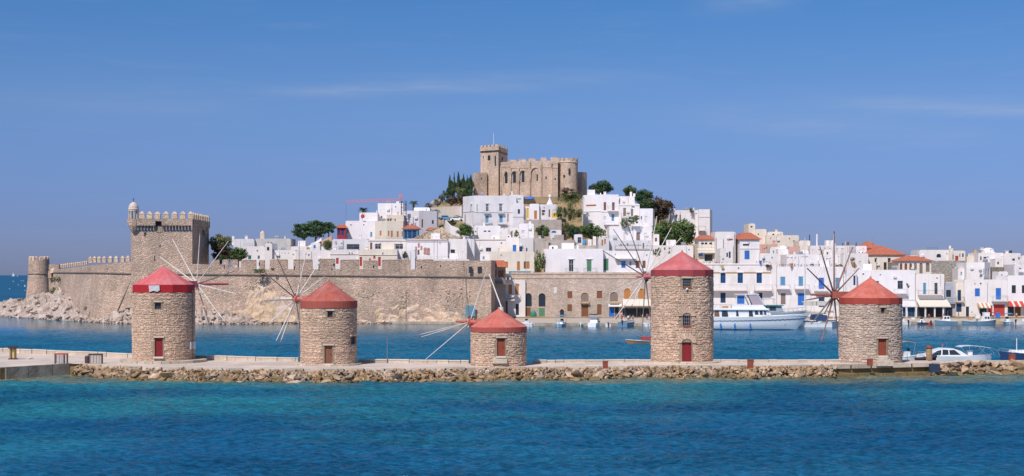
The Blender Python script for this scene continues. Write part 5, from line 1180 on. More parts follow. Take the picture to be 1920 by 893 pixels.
hb('narrow white house with many outside pipes left of the blue door house', 1341, 1379, 435.5, 503, [(1362, 1365, 474, 482, 'N'), (1366.5, 1370, 472, 484, 'N'), (1368, 1374, 448, 451, 'r')], W2, Y=406,
    extra=lambda t, P2, z1: [MB.build((lambda b: (b.cyl(P(px, a, 405.7), P(px, c_, 405.7), .07, n=5), b)[1])(MB()), 'pipe', M_stl, t) for px, a, c_ in ((1342.5, 445, 495), (1377, 438, 498), (1374.5, 460, 498), (1356, 447, 470))])
hb('stubby white stair tower in front of the pipe-covered house', 1350, 1361.5, 467, 503, [(1354, 1358, 485, 487, 'k')], W, Y=396)
hb('cream house with three small arched windows under a little orange roof', 1310, 1339.5, 449, 500, [(1314.5, 1320, 454.5, 458.5, 'Ak'), (1321.5, 1326.5, 454.5, 458.5, 'Ak'), (1330, 1335.5, 454.5, 458.5, 'Ak'), (1309, 1318, 476, 480, 'b'), (1321, 1336, 477, 490, 'k')], CR, Y=408, roof=(442, .5), balc=((1307, 1340, 474, 465, 1.2),), awn=((1307, 1340, 465.5, 473, 1.3, M_awn),))
hb('wide white house on the skyline with a leafy bush growing on its roof edge', 1258, 1309.7, 395, 450, [(1267, 1269.5, 402.5, 408.5, 'm'), (1274, 1277, 403, 417, 'm')], W2, Y=446, extra=ext_ch(('c', 1263.5, 396, 389, 3.5), ('a', 1291, 396, 388)))
corner('tall white house with shaded right side, right end of the upper skyline', 1310, 1331, 1335.5, 393.5, 460, [(1303, 1305, 410, 428, 'm')], W, Y=444, la=.2, ra=7, D=8, bands=((406.5, .12, W),), balc=((1308, 1322, 432, 424, 1.5),), extra=ext_ch(('a', 1315, 394, 383)))
hb('low white wall house with round openings just above the tallest mill', 1224, 1300, 461, 500, [(1233, 1237, 466, 470, 'Am'), (1230, 1234, 475, 479, 'Am'), (1245, 1248, 464, 469, 'Am'), (1254, 1257, 464, 468, 'Am'), (1253, 1257, 471, 476, 'Am'), (1223, 1226, 468, 474, 'Am')], W2, Y=408)
# white houses on the slope above the stone warehouse
corner('large white house with brown balcony doors below the skyline trees', 1094, 1127.5, 1160, 367, 430, [(1132, 1136.5, 379.5, 394.5, 'w'), (1147.5, 1152.5, 379.5, 394.5, 'w'), (1132, 1136.5, 406, 413, 'x'), (1146.5, 1152, 401, 415, 'B'), (1099, 1118, 384, 387, 'o')], W, Y=430, ra=.3, bands=((397, .12, W),), balc=((1139, 1158, 395.5, 387, 1.2), (1132, 1160, 421, 417, 1)), extra=ext_ch(('c', 1126, 367, 362, 2)))
hb('white house step with two tall brown windows, next right of the large one', 1160.3, 1199.3, 383, 430, [(1168.6, 1173.8, 390, 405.5, 'm'), (1183, 1187.2, 392, 405.5, 'm')], W2, Y=429, balc=((1164, 1178, 407, 400, 1),), bands=((385, .12, W),))
hb('white upper floor set back behind the stepped house', 1160, 1190, 369, 395, [(1161, 1163, 372, 379, 'm')], W2, Y=436, extra=ext_ch(('c', 1183, 369, 360, 4), ('c', 1189, 369, 363, 4)))
corner('white house with a shaded corner at the right end of the upper terrace', 1199.6, 1224, 1227, 392, 440, [(1201.5, 1204, 405.5, 412, 'm'), (1209, 1213.5, 405.5, 418, 'x')], W, Y=426, la=.1, ra=5, D=7)
hb('white house with three brown shuttered windows under the shrub terrace', 1142, 1222, 425, 470, [(1169, 1174, 436.5, 451, 'x'), (1193, 1200, 436, 451, 'm'), (1207.5, 1213, 437, 449, 'x')], W, Y=418, extra=ext_ch(('c', 1175, 425, 417, 2.5)))
hb('grey white terraced house with long railings below the brown shutters', 1132, 1224, 452, 490, [(1205, 1208, 456, 467, 'm'), (1160, 1203, 459, 462, 'x')], G_, Y=408, balc=((1153, 1222, 467, 461, 1.2),))
hb('white house with a blue window and brown doors above the warehouse roof', 1131, 1224, 471, 530, [(1131.5, 1141.5, 485, 508, 'e'), (1165, 1173, 489.5, 502.5, 'b'), (1192, 1199.5, 489, 503, 'w'), (1204.5, 1210.5, 489, 503, 'w'), (1180, 1184, 490, 499, 'B')], W, Y=388, balc=((1150, 1222, 516, 511, 2.5),), awn=((1152, 1192, 482, 484, 1.2, W),))
corner('big plain white house with french balconies, one with a green and orange door', 1020, 1049.5, 1131, 468, 525, [(1066.5, 1075.5, 487, 509.5, 'gS'), (1100, 1109.6, 487, 509.5, 'eS')], W, Y=386, ra=.2, la=5, D=14, balc=((1060.5, 1082, 511, 503, .8), (1094.5, 1117.5, 511, 503, .8)))
M_gwall = mat('rubble_terrace', (.42, .36, .31), .95, var=.2, fine=.2, bump=.6)
hb('grey brown rendered terrace wall behind the big plain white house', 1023, 1078, 451.5, 485, [(1028.5, 1031.5, 455, 468, 'k')], mat('taupe_render', (.42, .36, .32), .9, var=.15), Y=404)
hb('beige blank gable wall left of the terrace wall', 996.5, 1027.5, 447.5, 490, [(989, 993, 466, 472, 'x')], BE, Y=402, sk=-4)
hb('small white house with a blue arched top among the trees', 1032, 1052.5, 432, 455, [(1034, 1043, 433, 437, 'Ab'), (1039, 1045, 446, 447.5, 'k')], W, Y=414)
hb('grey chimney house beside the light blue tank', 1077, 1092, 440.5, 470, [(1083, 1090, 445, 456, 'G')], G_, Y=405)
hb('low grey roof block carrying the light blue tank and white columns', 1060, 1122, 461, 490, [], M_gwall, Y=401, extra=ext_ch(('c', 1105.5, 461, 449, 6.5), ('c', 1114.5, 461, 443.5, 5.5), ('a', 1100, 461, 446)))
tank(1095.5, 449.5, 460, 7, 402, M_blue2, 'light blue water tank on the low grey roof')
hb('orange cloth hung on a small white terrace room beside the mill poles', 1122, 1142, 447, 485, [(1128, 1131, 450, 461, 'o'), (1133, 1136, 448, 458, 'o')], G_, Y=406)
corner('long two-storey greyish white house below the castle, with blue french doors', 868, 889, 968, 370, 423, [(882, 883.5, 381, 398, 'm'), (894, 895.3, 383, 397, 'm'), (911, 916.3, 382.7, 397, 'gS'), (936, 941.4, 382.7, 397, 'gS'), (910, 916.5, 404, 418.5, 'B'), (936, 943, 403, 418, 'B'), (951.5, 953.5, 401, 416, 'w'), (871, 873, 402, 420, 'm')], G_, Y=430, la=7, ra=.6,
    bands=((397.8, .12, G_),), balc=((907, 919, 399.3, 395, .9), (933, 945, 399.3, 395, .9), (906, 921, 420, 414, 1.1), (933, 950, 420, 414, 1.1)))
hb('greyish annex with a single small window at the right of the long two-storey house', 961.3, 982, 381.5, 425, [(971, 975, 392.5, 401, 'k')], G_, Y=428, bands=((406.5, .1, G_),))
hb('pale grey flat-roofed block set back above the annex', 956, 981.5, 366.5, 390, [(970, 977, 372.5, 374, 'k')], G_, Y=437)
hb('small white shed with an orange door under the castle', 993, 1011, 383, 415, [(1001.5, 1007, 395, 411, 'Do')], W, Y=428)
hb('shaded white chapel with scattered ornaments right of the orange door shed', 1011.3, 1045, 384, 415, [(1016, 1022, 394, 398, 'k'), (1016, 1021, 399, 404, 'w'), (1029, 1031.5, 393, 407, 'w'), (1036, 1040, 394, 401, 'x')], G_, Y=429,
    extra=lambda t, P2, z1: MB.build((lambda b: (b.lathe([(1.1, 0), (.3, 1.6), (.28, 2.3), (.5, 2.4), (.4, 2.9), (0, 3.2)], P(1031, 384, 431), 8), b)[1])(MB()), 'bell_turret', W, t))
hb('yellow doorway in a narrow white wall between the annex and the shed', 983, 992.7, 388, 412, [(987.5, 991.5, 390, 410, 'Dy')], W2, Y=429.5)
hb('brown stone retaining wall below the small chapel', 982, 1053, 412, 440, [], M_gwall, Y=424, cat='wall', name='stone_wall')
hb('long plain white house with two tiny dark openings, below the blue french doors', 889, 938.5, 424, 455, [(907, 912, 432.5, 435, 'k'), (915, 919.5, 432.5, 435, 'k'), (891, 893, 433, 436, 'k')], W, Y=416, extra=ext_ant((911, 424, 409)))
hb('white house with a broken terrace edge right of the long plain one', 938.8, 973, 428, 455, [(957, 961, 434, 447, 'm'), (943, 948, 426, 430, 'x')], W2, Y=415)
hb('tall plain white cube with one small window near the middle of the slope', 973.3, 1001, 420, 455, [(978, 984, 432, 438.5, 'x')], W, Y=412)
hb('wide white house with two low windows and a roof ledge, under the long plain one', 889, 948, 449, 500, [(911, 921, 464.5, 472, 'G'), (935, 946.5, 465, 472, 'n')], W2, Y=402, bands=((449.7, .12, M_tan),))
hb('white house with the bright blue door in the middle of the slope', 948.3, 973, 446, 500, [(961.5, 968, 459.5, 473.5, 'Db')], W2, Y=401)
hb('small white landing room beside the bright blue door', 973.3, 1000, 447, 500, [(972, 980, 463, 473, 'N'), (986.5, 989, 465, 472, 'k')], W2, Y=400, sk=-2)
hb('cream house with orange shutters above the shaded lean-to', 918, 1002, 472.5, 525, [(944.5, 952.5, 491, 502, 'o'), (969.5, 975, 490.5, 507.5, 'Do'), (982, 986, 490.5, 504, 'w'), (987, 993, 490.5, 504, 'o')], CR, Y=390, balc=((918, 1000, 512, 509, .8),))
hb('plain white and grey cube at the left end of the slope houses', 840, 889.5, 449, 490, [(862, 872, 470, 480, 'k')], G_, Y=398)
# left group by the crane
hb('stepped white house with a blue window, below the crane arm', 648, 708, 415, 455, [(650, 653.7, 430, 438, 'B'), (694, 698.5, 435.5, 445, 'B')], W, Y=412)
hb('upper step of the white house under the crane', 674, 708, 399.5, 430, [], W, Y=413.5, extra=ext_ch(('c', 706, 400, 395, 1.5)))
hb('tallest pale block of the left group, with a small arched window', 708.3, 756, 382, 430, [(713.5, 717, 405, 415, 'Aw')], W, Y=416, sk=-.5)
corner('beige corner house with small rust shutters, in the left group', 703, 725, 756, 415.5, 455, [(712, 715.3, 433, 442, 'o'), (727.5, 730.2, 433, 443, 'o'), (733, 736.5, 433, 445, 'o'), (744, 747.5, 434, 445, 'o'), (753.5, 755.5, 434, 444, 'o')], BE, Y=408, la=1, ra=.6)
hb('beige upper storey with brown arcade windows above the corner house', 725, 757, 404, 430, [(726, 730, 410, 416, 'w'), (731, 734, 410, 416, 'w'), (738.5, 742, 410.5, 416, 'w')], BE, Y=411)
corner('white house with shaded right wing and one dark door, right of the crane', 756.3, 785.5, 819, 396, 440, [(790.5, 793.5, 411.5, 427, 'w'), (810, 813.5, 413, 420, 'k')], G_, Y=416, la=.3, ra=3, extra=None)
hb('thin white parapet block at the back of the shaded wing', 776, 806, 390, 400, [], W, Y=422)
hb('shed with an orange tiled roof and dark blue glass right of the corner house', 757, 783, 429.5, 455, [(758, 764, 432, 447, 'N'), (765, 772, 432, 447, 'N'), (773, 781, 432, 447, 'N')], M_blue2, Y=405, roof=(423, .5), D=7)
hb('little lean-to with an orange tiled roof beside the stone heap', 802, 819, 432, 450, [(805, 815, 434, 440, 'N')], W, Y=409, roof=(427.5, .6), D=5)
hb('red wooden bar hut with an orange roof at the left end of the group', 632, 648, 427.5, 455, [(633, 638, 432, 441, 'N'), (640, 645, 430, 441, 'N')], plain('crimson_boards', (.35, .03, .06)), Y=410, roof=(422, .5), D=6)
hb('low grey house with rooftop cloths below the stepped white house', 623, 690, 449.5, 490, [(628, 632, 453, 467, 'x'), (650, 674, 458, 468, 'G')], G_, Y=396)
hb('seafront restaurant with a row of dark glass panes under a white roof', 690.3, 761.5, 450, 490, [(703, 714.5, 457.5, 467.5, 'g'), (715.5, 725, 457.5, 467.5, 'g'), (726, 740, 457.5, 467.5, 'g'), (741, 756, 457.5, 467.5, 'g'), (694, 698, 455, 468, 'w')], W2, Y=395, bands=((451, .2, BE),))
hb('white gallery hall with a terracotta edge and painted figures on its wall', 762, 839.5, 449, 500, [(783, 786.5, 468.5, 478, 'w')], W, Y=390, bands=((449.6, .15, M_tile), (453, .1, M_stl)))
hb('plain white house right of the gallery hall', 839.8, 875, 449.5, 500, [(845, 853, 468, 476, 'k')], W, Y=391)
hb('beige sea-facing wall house with four small red shutters behind the battlements', 673, 745, 468.5, 520, [(674.5, 679, 482, 499, 'r'), (709, 714, 482, 499, 'r'), (700, 704, 480, 485.5, 'r'), (692, 695.5, 485, 489, 'r')], CR, Y=374, bands=((478, .08, CR),), z0=3)
hb('pale house with one red shutter behind the battlements', 619, 672.7, 469, 520, [(630, 635, 484, 495, 'r')], W2, Y=375, bands=((477, .08, BE),), z0=3)
hb('white corner house behind the battlements below the restaurant', 745.3, 778, 470, 520, [(755, 760, 477, 484, 'k')], W, Y=376, z0=3)
hb('white house with a cream parasol terrace behind the end of the battlements', 778.3, 880, 487, 520, [(790, 792, 490, 493, 'k')], W, Y=377, z0=3)
hb('long plain off-white house behind the battlements left of the red shutters', 555, 619, 470.5, 520, [], W2, Y=378, z0=3)
hb('white house with a tan tiled roof and row of vent holes behind the second mill', 511, 554.7, 470, 520, [(528, 529.5, 474, 475.5, 'k'), (534, 535.5, 474, 475.5, 'k'), (540, 541.5, 474, 475.5, 'k')], W2, Y=380, z0=3)
tn = bld('tan tiled roof slab of the vent-hole house', [(510, 379), (555, 379)], 468, [], M_tan, 'roof', 'tan_roof', D=8, z0=Z(470, 379)) if False else None
hb('white bell-cote with an open arch behind the battlements', 497, 510, 457, 520, [(500.5, 505, 463, 470, 'Ak')], W, Y=379, z0=3)
hb('white house with two small teal windows behind the battlements', 455, 496.7, 463, 520, [(465, 471.5, 479, 487, 't'), (483, 487.5, 479.5, 486.5, 't')], W, Y=382, z0=3)
hb('long grey-white church roof at the left of the town', 438, 477, 449, 490, [], G_, Y=398, z0=3, extra=ext_ch(('c', 437.5, 460, 443, 4)))
hb('broad grey church hall with a little bell turret on its roof', 477.3, 545, 448.5, 490, [], mat('hall_grey', (.56, .54, .52), .9, var=.1, streak=.15), Y=399, z0=3,
   extra=lambda t, P2, z1: MB.build((lambda b: (b.box(P(492.5, 443, 401), (1.25, 1.25, 1.6)), b.lathe([(.7, 0), (.6, .3), (0, .8)], P(492.5, 437.7, 401), 8), b)[2])(MB()), 'bell_turret', M_dress, t))
hb('white terrace house with a sloping red stair right of the church hall', 545.3, 628, 463, 500, [(552, 557, 457, 460, 'k'), (575, 580, 464, 468, 'o'), (590, 596, 464, 468, 'o')], W2, Y=394, z0=3)
# stair flight and pink walls
for (xa, ya, xb, yb, lb) in ((578, 462, 603, 446, 'white stepped stair flight climbing right beside the pine trees'), (597, 455, 622, 442, 'salmon stair wall rising towards the red hut')):
    Y = 396; t = thing('stair', lb, 'stairs', P((xa+xb)/2, max(ya, yb)+3, Y)); n_ = 9
    for k in range(n_):
        px = xa+(xb-xa)*(k+.5)/n_; py = ya+(yb-ya)*(k+.5)/n_; b = MB(); w_ = (xb-xa)/n_/F*Y; z0_ = Z(ya+6, Y); z1_ = Z(py, Y); b.box((X(px, Y), Y+1, (z0_+z1_)/2), (w_*.98, 2, z1_-z0_)); b.build('step', W if xa < 590 else M_pink, t)
# painted figures on the gallery wall (flat paint)
Yg = 389.9
for px, py, s, lb in ((785, 460, 1.4, 'topmost brown figure of the mural on the gallery hall wall'), (790, 465, 1.3, 'leaning brown figure of the mural above the gallery door'), (780, 466, 1.2, 'leftmost small figure of the mural on the gallery hall'),
                      (797, 471, 2.2, 'tall standing mural figure just right of the gallery door'), (803, 472, 2.3, 'rightmost tall mural figure on the gallery hall wall')):
    b = MB(); pts8 = [(X(px, Yg)+s*.3*math.cos(k*.785)*(1 if k % 2 else .5), Yg, Z(py, Yg)+s*.5*math.sin(k*.785)*(1 if k % 3 else .8)) for k in range(8)]
    b.quad(*pts8); tag(b.build('painted_figure', mat('mural_brown', (.45, .25, .20), .9)), lb, 'mural', 'mural figures on the gallery wall')
# stone heap (ruined pyramid roof)
t = thing('stone_heap', 'broad pyramid of bare rubble stones behind the gallery hall', 'rubble heap', P(818, 449, 404)); b = MB(); c = P(822, 449, 404)
b.add([c+Vector((-8.5, -4, -1)), c+Vector((7, -4, -1)), c+Vector((7, 6, -1)), c+Vector((-6, 6, -1)), c+Vector((1, 1, 3.6))], [[0, 1, 4], [1, 2, 4], [2, 3, 4], [3, 0, 4]]); b.build('core', M_rubble, t)
b = MB()
for k in range(900):
    u, v = r.uniform(-1, 1), r.uniform(-1, 1); h = 1-max(abs(u), abs(v)); hull_into(b, k, c+Vector((u*8-.5, v*5+1, h*4.4-.8)), (r.random(), r.random(), r.random()*6), (r.uniform(.4, .9), r.uniform(.3, .7), r.uniform(.3, .55)), r.random())
b.build('loose_stones', M_rubble, t, kind='stuff')
# crane
Y = 412; t = thing('tower_crane', 'pinkish red tower crane with long arm over the left group of houses', 'crane', P(752, 430, Y)); M_cr = plain('crane_pink', (.62, .20, .20))
b = MB()
for sx in (-.7, .7):
    for sy in (-.7, .7): b.cyl((X(757, Y)+sx, Y+sy, Z(430, Y)), (X(757, Y)+sx, Y+sy, Z(377, Y)), .09, n=4)
for k in range(9):
    za, zb = Z(430-k*5.8, Y), Z(430-(k+1)*5.8, Y); s = 1 if k % 2 else -1; b.cyl((X(757, Y)-.7*s, Y-.7, za), (X(757, Y)+.7*s, Y-.7, zb), .06, n=4); b.cyl((X(757, Y)-.7, Y-.7, zb), (X(757, Y)+.7, Y-.7, zb), .06, n=4)
b.build('mast', M_iron, t)
b = MB(); p, q = P(649, 380, Y), P(752, 376.5, Y); n_ = 22
for o in ((0, -.35, .0), (0, .35, .0), (0, 0, .6)): b.cyl(p+Vector(o), q+Vector(o), .07, n=4)
for k in range(n_):
    u, v = p+(q-p)*k/n_, p+(q-p)*(k+1)/n_; s = k % 2
    b.cyl(u+Vector((0, -.35, 0)) if s else u+Vector((0, 0, .6)), v+Vector((0, 0, .6)) if s else v+Vector((0, -.35, 0)), .045, n=4)
b.build('arm', M_cr, t)
b = MB(); b.cyl(q, P(751.5, 367, Y), .12, n=5); b.cyl(P(751.5, 367, Y), P(700, 378, Y), .03, n=4); b.box(P(751, 368, Y), (.9, .3, .9)); b.build('top_mast', M_cr, t)
b = MB(); b.cyl(p, P(649, 411, Y), .03, n=4); b.build('hoist_line', M_iron, t)
b = MB(); b.lathe([(0, -.6), (.55, -.3), (.55, .3), (0, .8)], P(680, 406, 411.5), 10); tag(b.build('hanging_buoy', M_redp), 'round orange-red ornament on the white wall below the crane', 'buoy')
b = MB(); b.box(P(1042, 402, 427.5), (1.0, .2, 1.2)); b.box(P(1038, 403, 427.5), (1.0, .2, .9)); b.box(P(1040, 406.5, 427.4), (1.6, .3, .5)); tag(b.build('yellow_cover', M_yel), 'bright yellow cloth bundle in front of the small shaded chapel', 'cloth')
b = MB(); b.lathe([(0, .9), (.9, .6), (1.3, 0)], P(995, 373.5, 438), 10); b.lathe([(0, .8), (.8, .5), (1.1, 0)], P(990, 373.5, 438), 10); tag(b.build('blue_tarpaulin', M_blue), 'crumpled blue tarpaulin at the foot of the castle wall', 'tarpaulin')
b = MB(); b.box((X(1013, 440), 440, Z(376, 440)), (11, 3, 2.2)); tag(b.build('earth_bank', M_earth), 'bare ochre earth bank between the castle and the small chapel', 'bank')
b = MB(); b.quad(*[P(*p) for p in ((822, 405, 428), (828, 405, 428), (846, 436, 412), (840, 436, 412))]); b.build
b = MB(); pp = [P(830, 410, 426), P(836, 418, 421), P(844, 426, 416), P(862, 433, 413)]
for u, v in zip(pp, pp[1:]): b.box8([u+Vector((0, 0, -2)), v+Vector((0, 0, -2)), v+Vector((.3, .6, -2)), u+Vector((.3, .6, -2))], [u+Vector((0, 0, .5)), v+Vector((0, 0, .5)), v+Vector((.3, .6, .5)), u+Vector((.3, .6, .5))])
tag(b.build('boundary_wall', W), 'thin white boundary wall winding down the hill left of the long two-storey house', 'wall')
b = MB(); pp = [P(806, 391.5, 440), P(825, 390, 442), P(845, 389, 444), P(866, 388.5, 446)]
for u, v in zip(pp, pp[1:]): b.box8([u+Vector((0, 0, -3)), v+Vector((0, 0, -3)), v+Vector((.3, .6, -3)), u+Vector((.3, .6, -3))], [u+Vector((0, 0, .3)), v+Vector((0, 0, .3)), v+Vector((.3, .6, .3)), u+Vector((.3, .6, .3))])
tag(b.build('hillside_wall', M_cream), 'long pale retaining wall across the bare hillside below the cypresses', 'wall')
b = MB(); b.cyl(P(864.5, 405, 430), P(864.5, 388, 430), .25, .2, 6); tag(b.build('white_post', W), 'short white post at the top left corner of the long two-storey house', 'post')
# ---------------------------------------------------------------- trees and plants
def crown(seed, kind, m):
    rr = random.Random(seed); mb = MB(); V = []
    n = {'round': 64, 'pine': 66, 'cyp': 60, 'bush': 34}[kind]
    for k in range(n):
        while True:
            x, y, z = rr.uniform(-1, 1), rr.uniform(-1, 1), rr.uniform(-1, 1); q = x*x+y*y+z*z
            if .12 < q < 1: break
        if kind == 'cyp': t_ = (z+1)/2; w_ = (1-t_)**.75*.85+.06; x *= w_; y *= w_; rad = .22*(1-t_*.55)
        elif kind == 'pine': z = z*.8+.15; rad = rr.uniform(.22, .36)
        else: z = z*.85; rad = rr.uniform(.2, .36)
        base = min(1, max(0, rr.gauss(.5, .26)))
        for j in range(60 if kind != 'bush' else 46):
            d = Vector((rr.gauss(0, 1), rr.gauss(0, 1), rr.gauss(0, 1))).normalized()*rad*(rr.random()**.4)
            if kind == 'pine': d.z *= .6
            if kind == 'cyp': d.z *= 1.5; d.x *= .75; d.y *= .75
            c = Vector((x, y, z))+d; s = rr.uniform(.045, .085)
            nrm = (d.normalized()+Vector((rr.gauss(0, .5), rr.gauss(0, .5), rr.gauss(0, .5)))).normalized(); u = nrm.orthogonal().normalized(); w_ = nrm.cross(u)
            a = rr.random()*6.28; u, w_ = u*math.cos(a)+w_*math.sin(a), w_*math.cos(a)-u*math.sin(a)
            tn = min(1, max(0, base+rr.uniform(-.2, .2)))
            mb.quad(c-u*s*1.3, c-w_*s*.7, c+u*s*1.3, c+w_*s*.7, tone=tn)
    return mb.mesh('foliage', m)
CRN = {}
def get_crown(kind, m, i):
    k = (kind, m.name, i)
    if k not in CRN: CRN[k] = crown(i*17+len(kind), kind, m)
    return CRN[k]
TRN = [0]
def tree(label, x0, x1, yt, yb, Y, m=M_leaf, kind='round', name='tree', cat='tree', group=None, ct=None):
    TRN[0] += 1; i = TRN[0] % 3
    cx_, z0, z1 = X((x0+x1)/2, Y), Z(yb, Y), Z(yt, Y); w_ = (x1-x0)/F*Y/2; h = z1-z0
    zb_ = z0+h*(.0 if kind in ('bush', 'cyp') else .12 if ct is None else ct)
    t = thing(name, label, cat, (cx_, Y, z0-.5), group=group)
    rr = random.Random(TRN[0])
    if kind != 'bush':
        b = MB(); b.cyl((cx_, Y, z0-2.5), (cx_+w_*.05, Y, zb_+(z1-zb_)*.35), .07*h*.5+.08, .05*h*.5+.04, 7)
        for k in range(5):
            a = rr.random()*6.28; b.cyl((cx_, Y, z0+h*(.12+.06*k)), (cx_+w_*.65*math.cos(a), Y+w_*.65*math.sin(a), zb_+(z1-zb_)*rr.uniform(.4, .75)), .035*h*.5+.03, .03, 5)
        b.build('trunk', M_bark, t)
    k1 = 1.04
    inst('crown' if kind != 'bush' else 'foliage', get_crown(kind, m, i), t, (cx_, Y, (zb_+z1)/2), (0, 0, rr.random()*6.28), (w_*k1, w_*k1*.9, (z1-zb_)/2*k1))
    return t
tree('leftmost broad dark pine above the church hall', 549, 590, 418, 458, 403, M_leaf2, 'pine', 'pine_tree', 'tree')
tree('tallest dark pine in the middle of the pine clump', 570, 612, 414, 457, 404, M_leaf2, 'pine', 'pine_tree', 'tree')
tree('pointed dark pine at the right end of the clump', 604, 628, 417, 445, 405, M_leaf2, 'pine', 'pine_tree', 'tree')
tree('small leafy tree beside the salmon stair wall', 606, 622, 450, 470, 394, M_leaf, 'round', 'tree', 'tree')
tree('bright green tree just right of the square fortress tower', 392, 434, 439, 478, 373, M_leaf3, 'round', 'tree', 'tree')
tree('brown withered tree below the bright green one', 396, 441, 460, 492, 371, M_leaf4, 'round', 'tree', 'tree', ct=0)
tree('olive green tree leaning over the battlements, right of the withered one', 430, 463, 464, 494, 368, M_leaf, 'round', 'tree', 'tree')
tree('dark lower bush at the foot of the square tower', 400, 430, 478, 496, 366, M_leaf2, 'bush', 'shrub', 'shrub')
for k, (x_, yt, w_, yb) in enumerate(((843.6, 326, 9, 365), (851.5, 325, 8, 362), (859.8, 319.5, 9.5, 360), (869, 324.5, 9, 362), (876, 330, 9, 362), (882.5, 325.5, 10, 360))):
    tree(('first cypress from the left on the castle slope', 'second cypress from the left on the castle slope', 'tallest cypress on the castle slope', 'fourth cypress, right of the tallest', 'short cypress between two taller ones', 'cypress touching the left wall of the castle')[k], x_-w_/2-.8, x_+w_/2+.8, yt, yb+4, 462, M_leaf2, 'cyp', 'cypress_tree', 'tree', 'cypresses left of the castle')
for k, (x0, x1, yt, yb) in enumerate(((838, 858, 338, 366), (854, 876, 336, 364), (870, 889, 334, 364))):
    tree(('leafy green tree filling the gap below the first cypresses', 'leafy green tree behind the tallest cypress', 'dark leafy tree against the castle wall')[k], x0, x1, yt, yb, 466, (M_leaf, M_leaf2, M_leaf2)[k], 'round', 'tree', 'tree', ct=0)
for k, (x0, x1, yt, yb, m_) in enumerate(((826, 842, 356, 376, M_leaf), (836, 856, 350, 368, M_leaf2), (852, 875, 350, 372, M_leaf3), (866, 889, 352, 374, M_leaf2), (835, 858, 366, 384, M_leaf4), (858, 885, 366, 386, M_leaf4), (812, 828, 372, 388, M_leaf3), (822, 832, 364, 382, M_leaf4), (796, 812, 380, 391, M_leaf4))):
    tree(('grey green shrub on the left shoulder of the hill', 'dark shrub under the first cypresses', 'olive shrub under the tallest cypress', 'dark shrub against the castle outwork', 'brown dry shrub on the bare hillside', 'wide brown dry shrub below the castle outwork', 'olive shrub low on the hill crest', 'small brown shrub beside the crest rocks', 'lowest dry shrub at the left end of the hill')[k], x0, x1, yt, yb, 456, m_, 'bush', 'shrub', 'shrub', 'shrubs on the castle slope')
tree('dark green tree just right of the castle', 1110, 1150, 338, 370, 462, M_leaf2)
tree('small dark tree behind the castle wall stub', 1104, 1124, 345, 368, 466, M_leaf2)
tree('bright leafy tree behind the white chimneys on the upper skyline', 1168, 1196, 348, 374, 452, M_leaf)
tree('dark umbrella shaped tree right of the chimneys', 1190, 1226, 355, 388, 448, M_leaf2)
tree('large brownish tree right of the umbrella shaped one', 1204, 1262, 370, 420, 444, M_leaf4)
tree('dark green mass of tree under the brownish one', 1196, 1230, 374, 398, 441, M_leaf2)
tree('huge spreading green tree above the tallest windmill, left half', 1222, 1268, 414, 470, 420, M_leaf)
tree('huge spreading green tree above the tallest windmill, right half', 1250, 1305, 412, 468, 424, M_leaf)
tree('rounded green tree between white houses in mid slope', 1003, 1032, 422, 450, 410, M_leaf)
tree('small olive tree left of the blue-topped white house group', 1054, 1070, 417, 440, 414, M_leaf3)
tree('dark green tree in front of the white house with the large terrace', 1062, 1086, 422, 452, 410, M_leaf2)
tree('broad green tree in the gap below the large white house', 1086, 1128, 419, 452, 412, M_leaf)
tree('short green tree left of the long plain white house', 857, 889, 419, 452, 405, M_leaf)
tree('green terrace shrub in a pot on the stepped houses', 1164, 1178, 408, 428, 417, M_leaf, 'bush', 'shrub', 'shrub')
tree('wide green terrace shrub below the tall brown windows', 1177, 1200, 403, 421, 417, M_leaf, 'bush', 'shrub', 'shrub')
tree('leafy bush growing on the roof edge of the wide skyline house', 1292, 1301.5, 388, 401, 445, M_leaf3, 'bush', 'shrub', 'shrub')
tree('climbing green plant beside the big plain white house', 1001, 1021, 468, 512, 390, M_leaf, 'bush', 'creeper', 'plant')
tree('climbing plant left of the rose mill roof', 1226, 1240, 464, 482, 404, M_leaf3, 'bush', 'creeper', 'plant')
tree('slim green bush between two white houses in mid slope', 963, 973, 430, 447, 411, M_leaf, 'bush', 'shrub', 'shrub')
tree('round green bush on the white roofs behind the brown poles', 1564, 1580, 494, 504, 386, M_leaf3, 'bush', 'shrub', 'shrub')
tree('flowering bush on a roof ledge near the brown poles', 1594, 1604, 484, 490, 399, M_leaf3, 'bush', 'shrub', 'shrub')
tree('bright green bush sprouting from the fortress wall top', 477, 497, 503, 514, 349, M_leaf, 'bush', 'shrub', 'shrub')
tree('tiny green bush on the fortress parapet', 508, 514, 501, 508, 349, M_leaf, 'bush', 'shrub', 'shrub')
tree('upper green tuft beside the ruined gateway', 97, 104, 518, 530, 408, M_leaf3, 'bush', 'shrub', 'shrub')
tree('lower green tuft on the rocks under the gateway', 93, 111, 538, 551, 402, M_leaf3, 'bush', 'shrub', 'shrub')
tree('small tuft between wall corner and gateway', 105, 113, 518, 530, 401, M_leaf, 'bush', 'shrub', 'shrub')
tree('tiny tuft at the foot of the rounded fortress corner', 157, 163, 574, 583, 361, M_leaf3, 'bush', 'shrub', 'shrub')
tree('dark scrub beside the stone retaining wall', 1043, 1062, 385, 412, 424, M_leaf2, 'bush', 'shrub', 'shrub')
tree('dark scrub under the big palm', 1060, 1092, 388, 412, 424, M_leaf3, 'bush', 'shrub', 'shrub')
tree('reddish bare bush against the round end of the castle', 1052, 1080, 351, 368, 450, M_leaf4, 'bush', 'shrub', 'shrub')
tree('small garden tree on the terrace left of the brown shutters house', 1120, 1136, 428, 446, 417, M_leaf, 'bush', 'shrub', 'shrub')
tree('green hedge strip along the path below the hillside wall', 838, 856, 413, 424, 424, M_leaf3, 'bush', 'shrub', 'shrub')
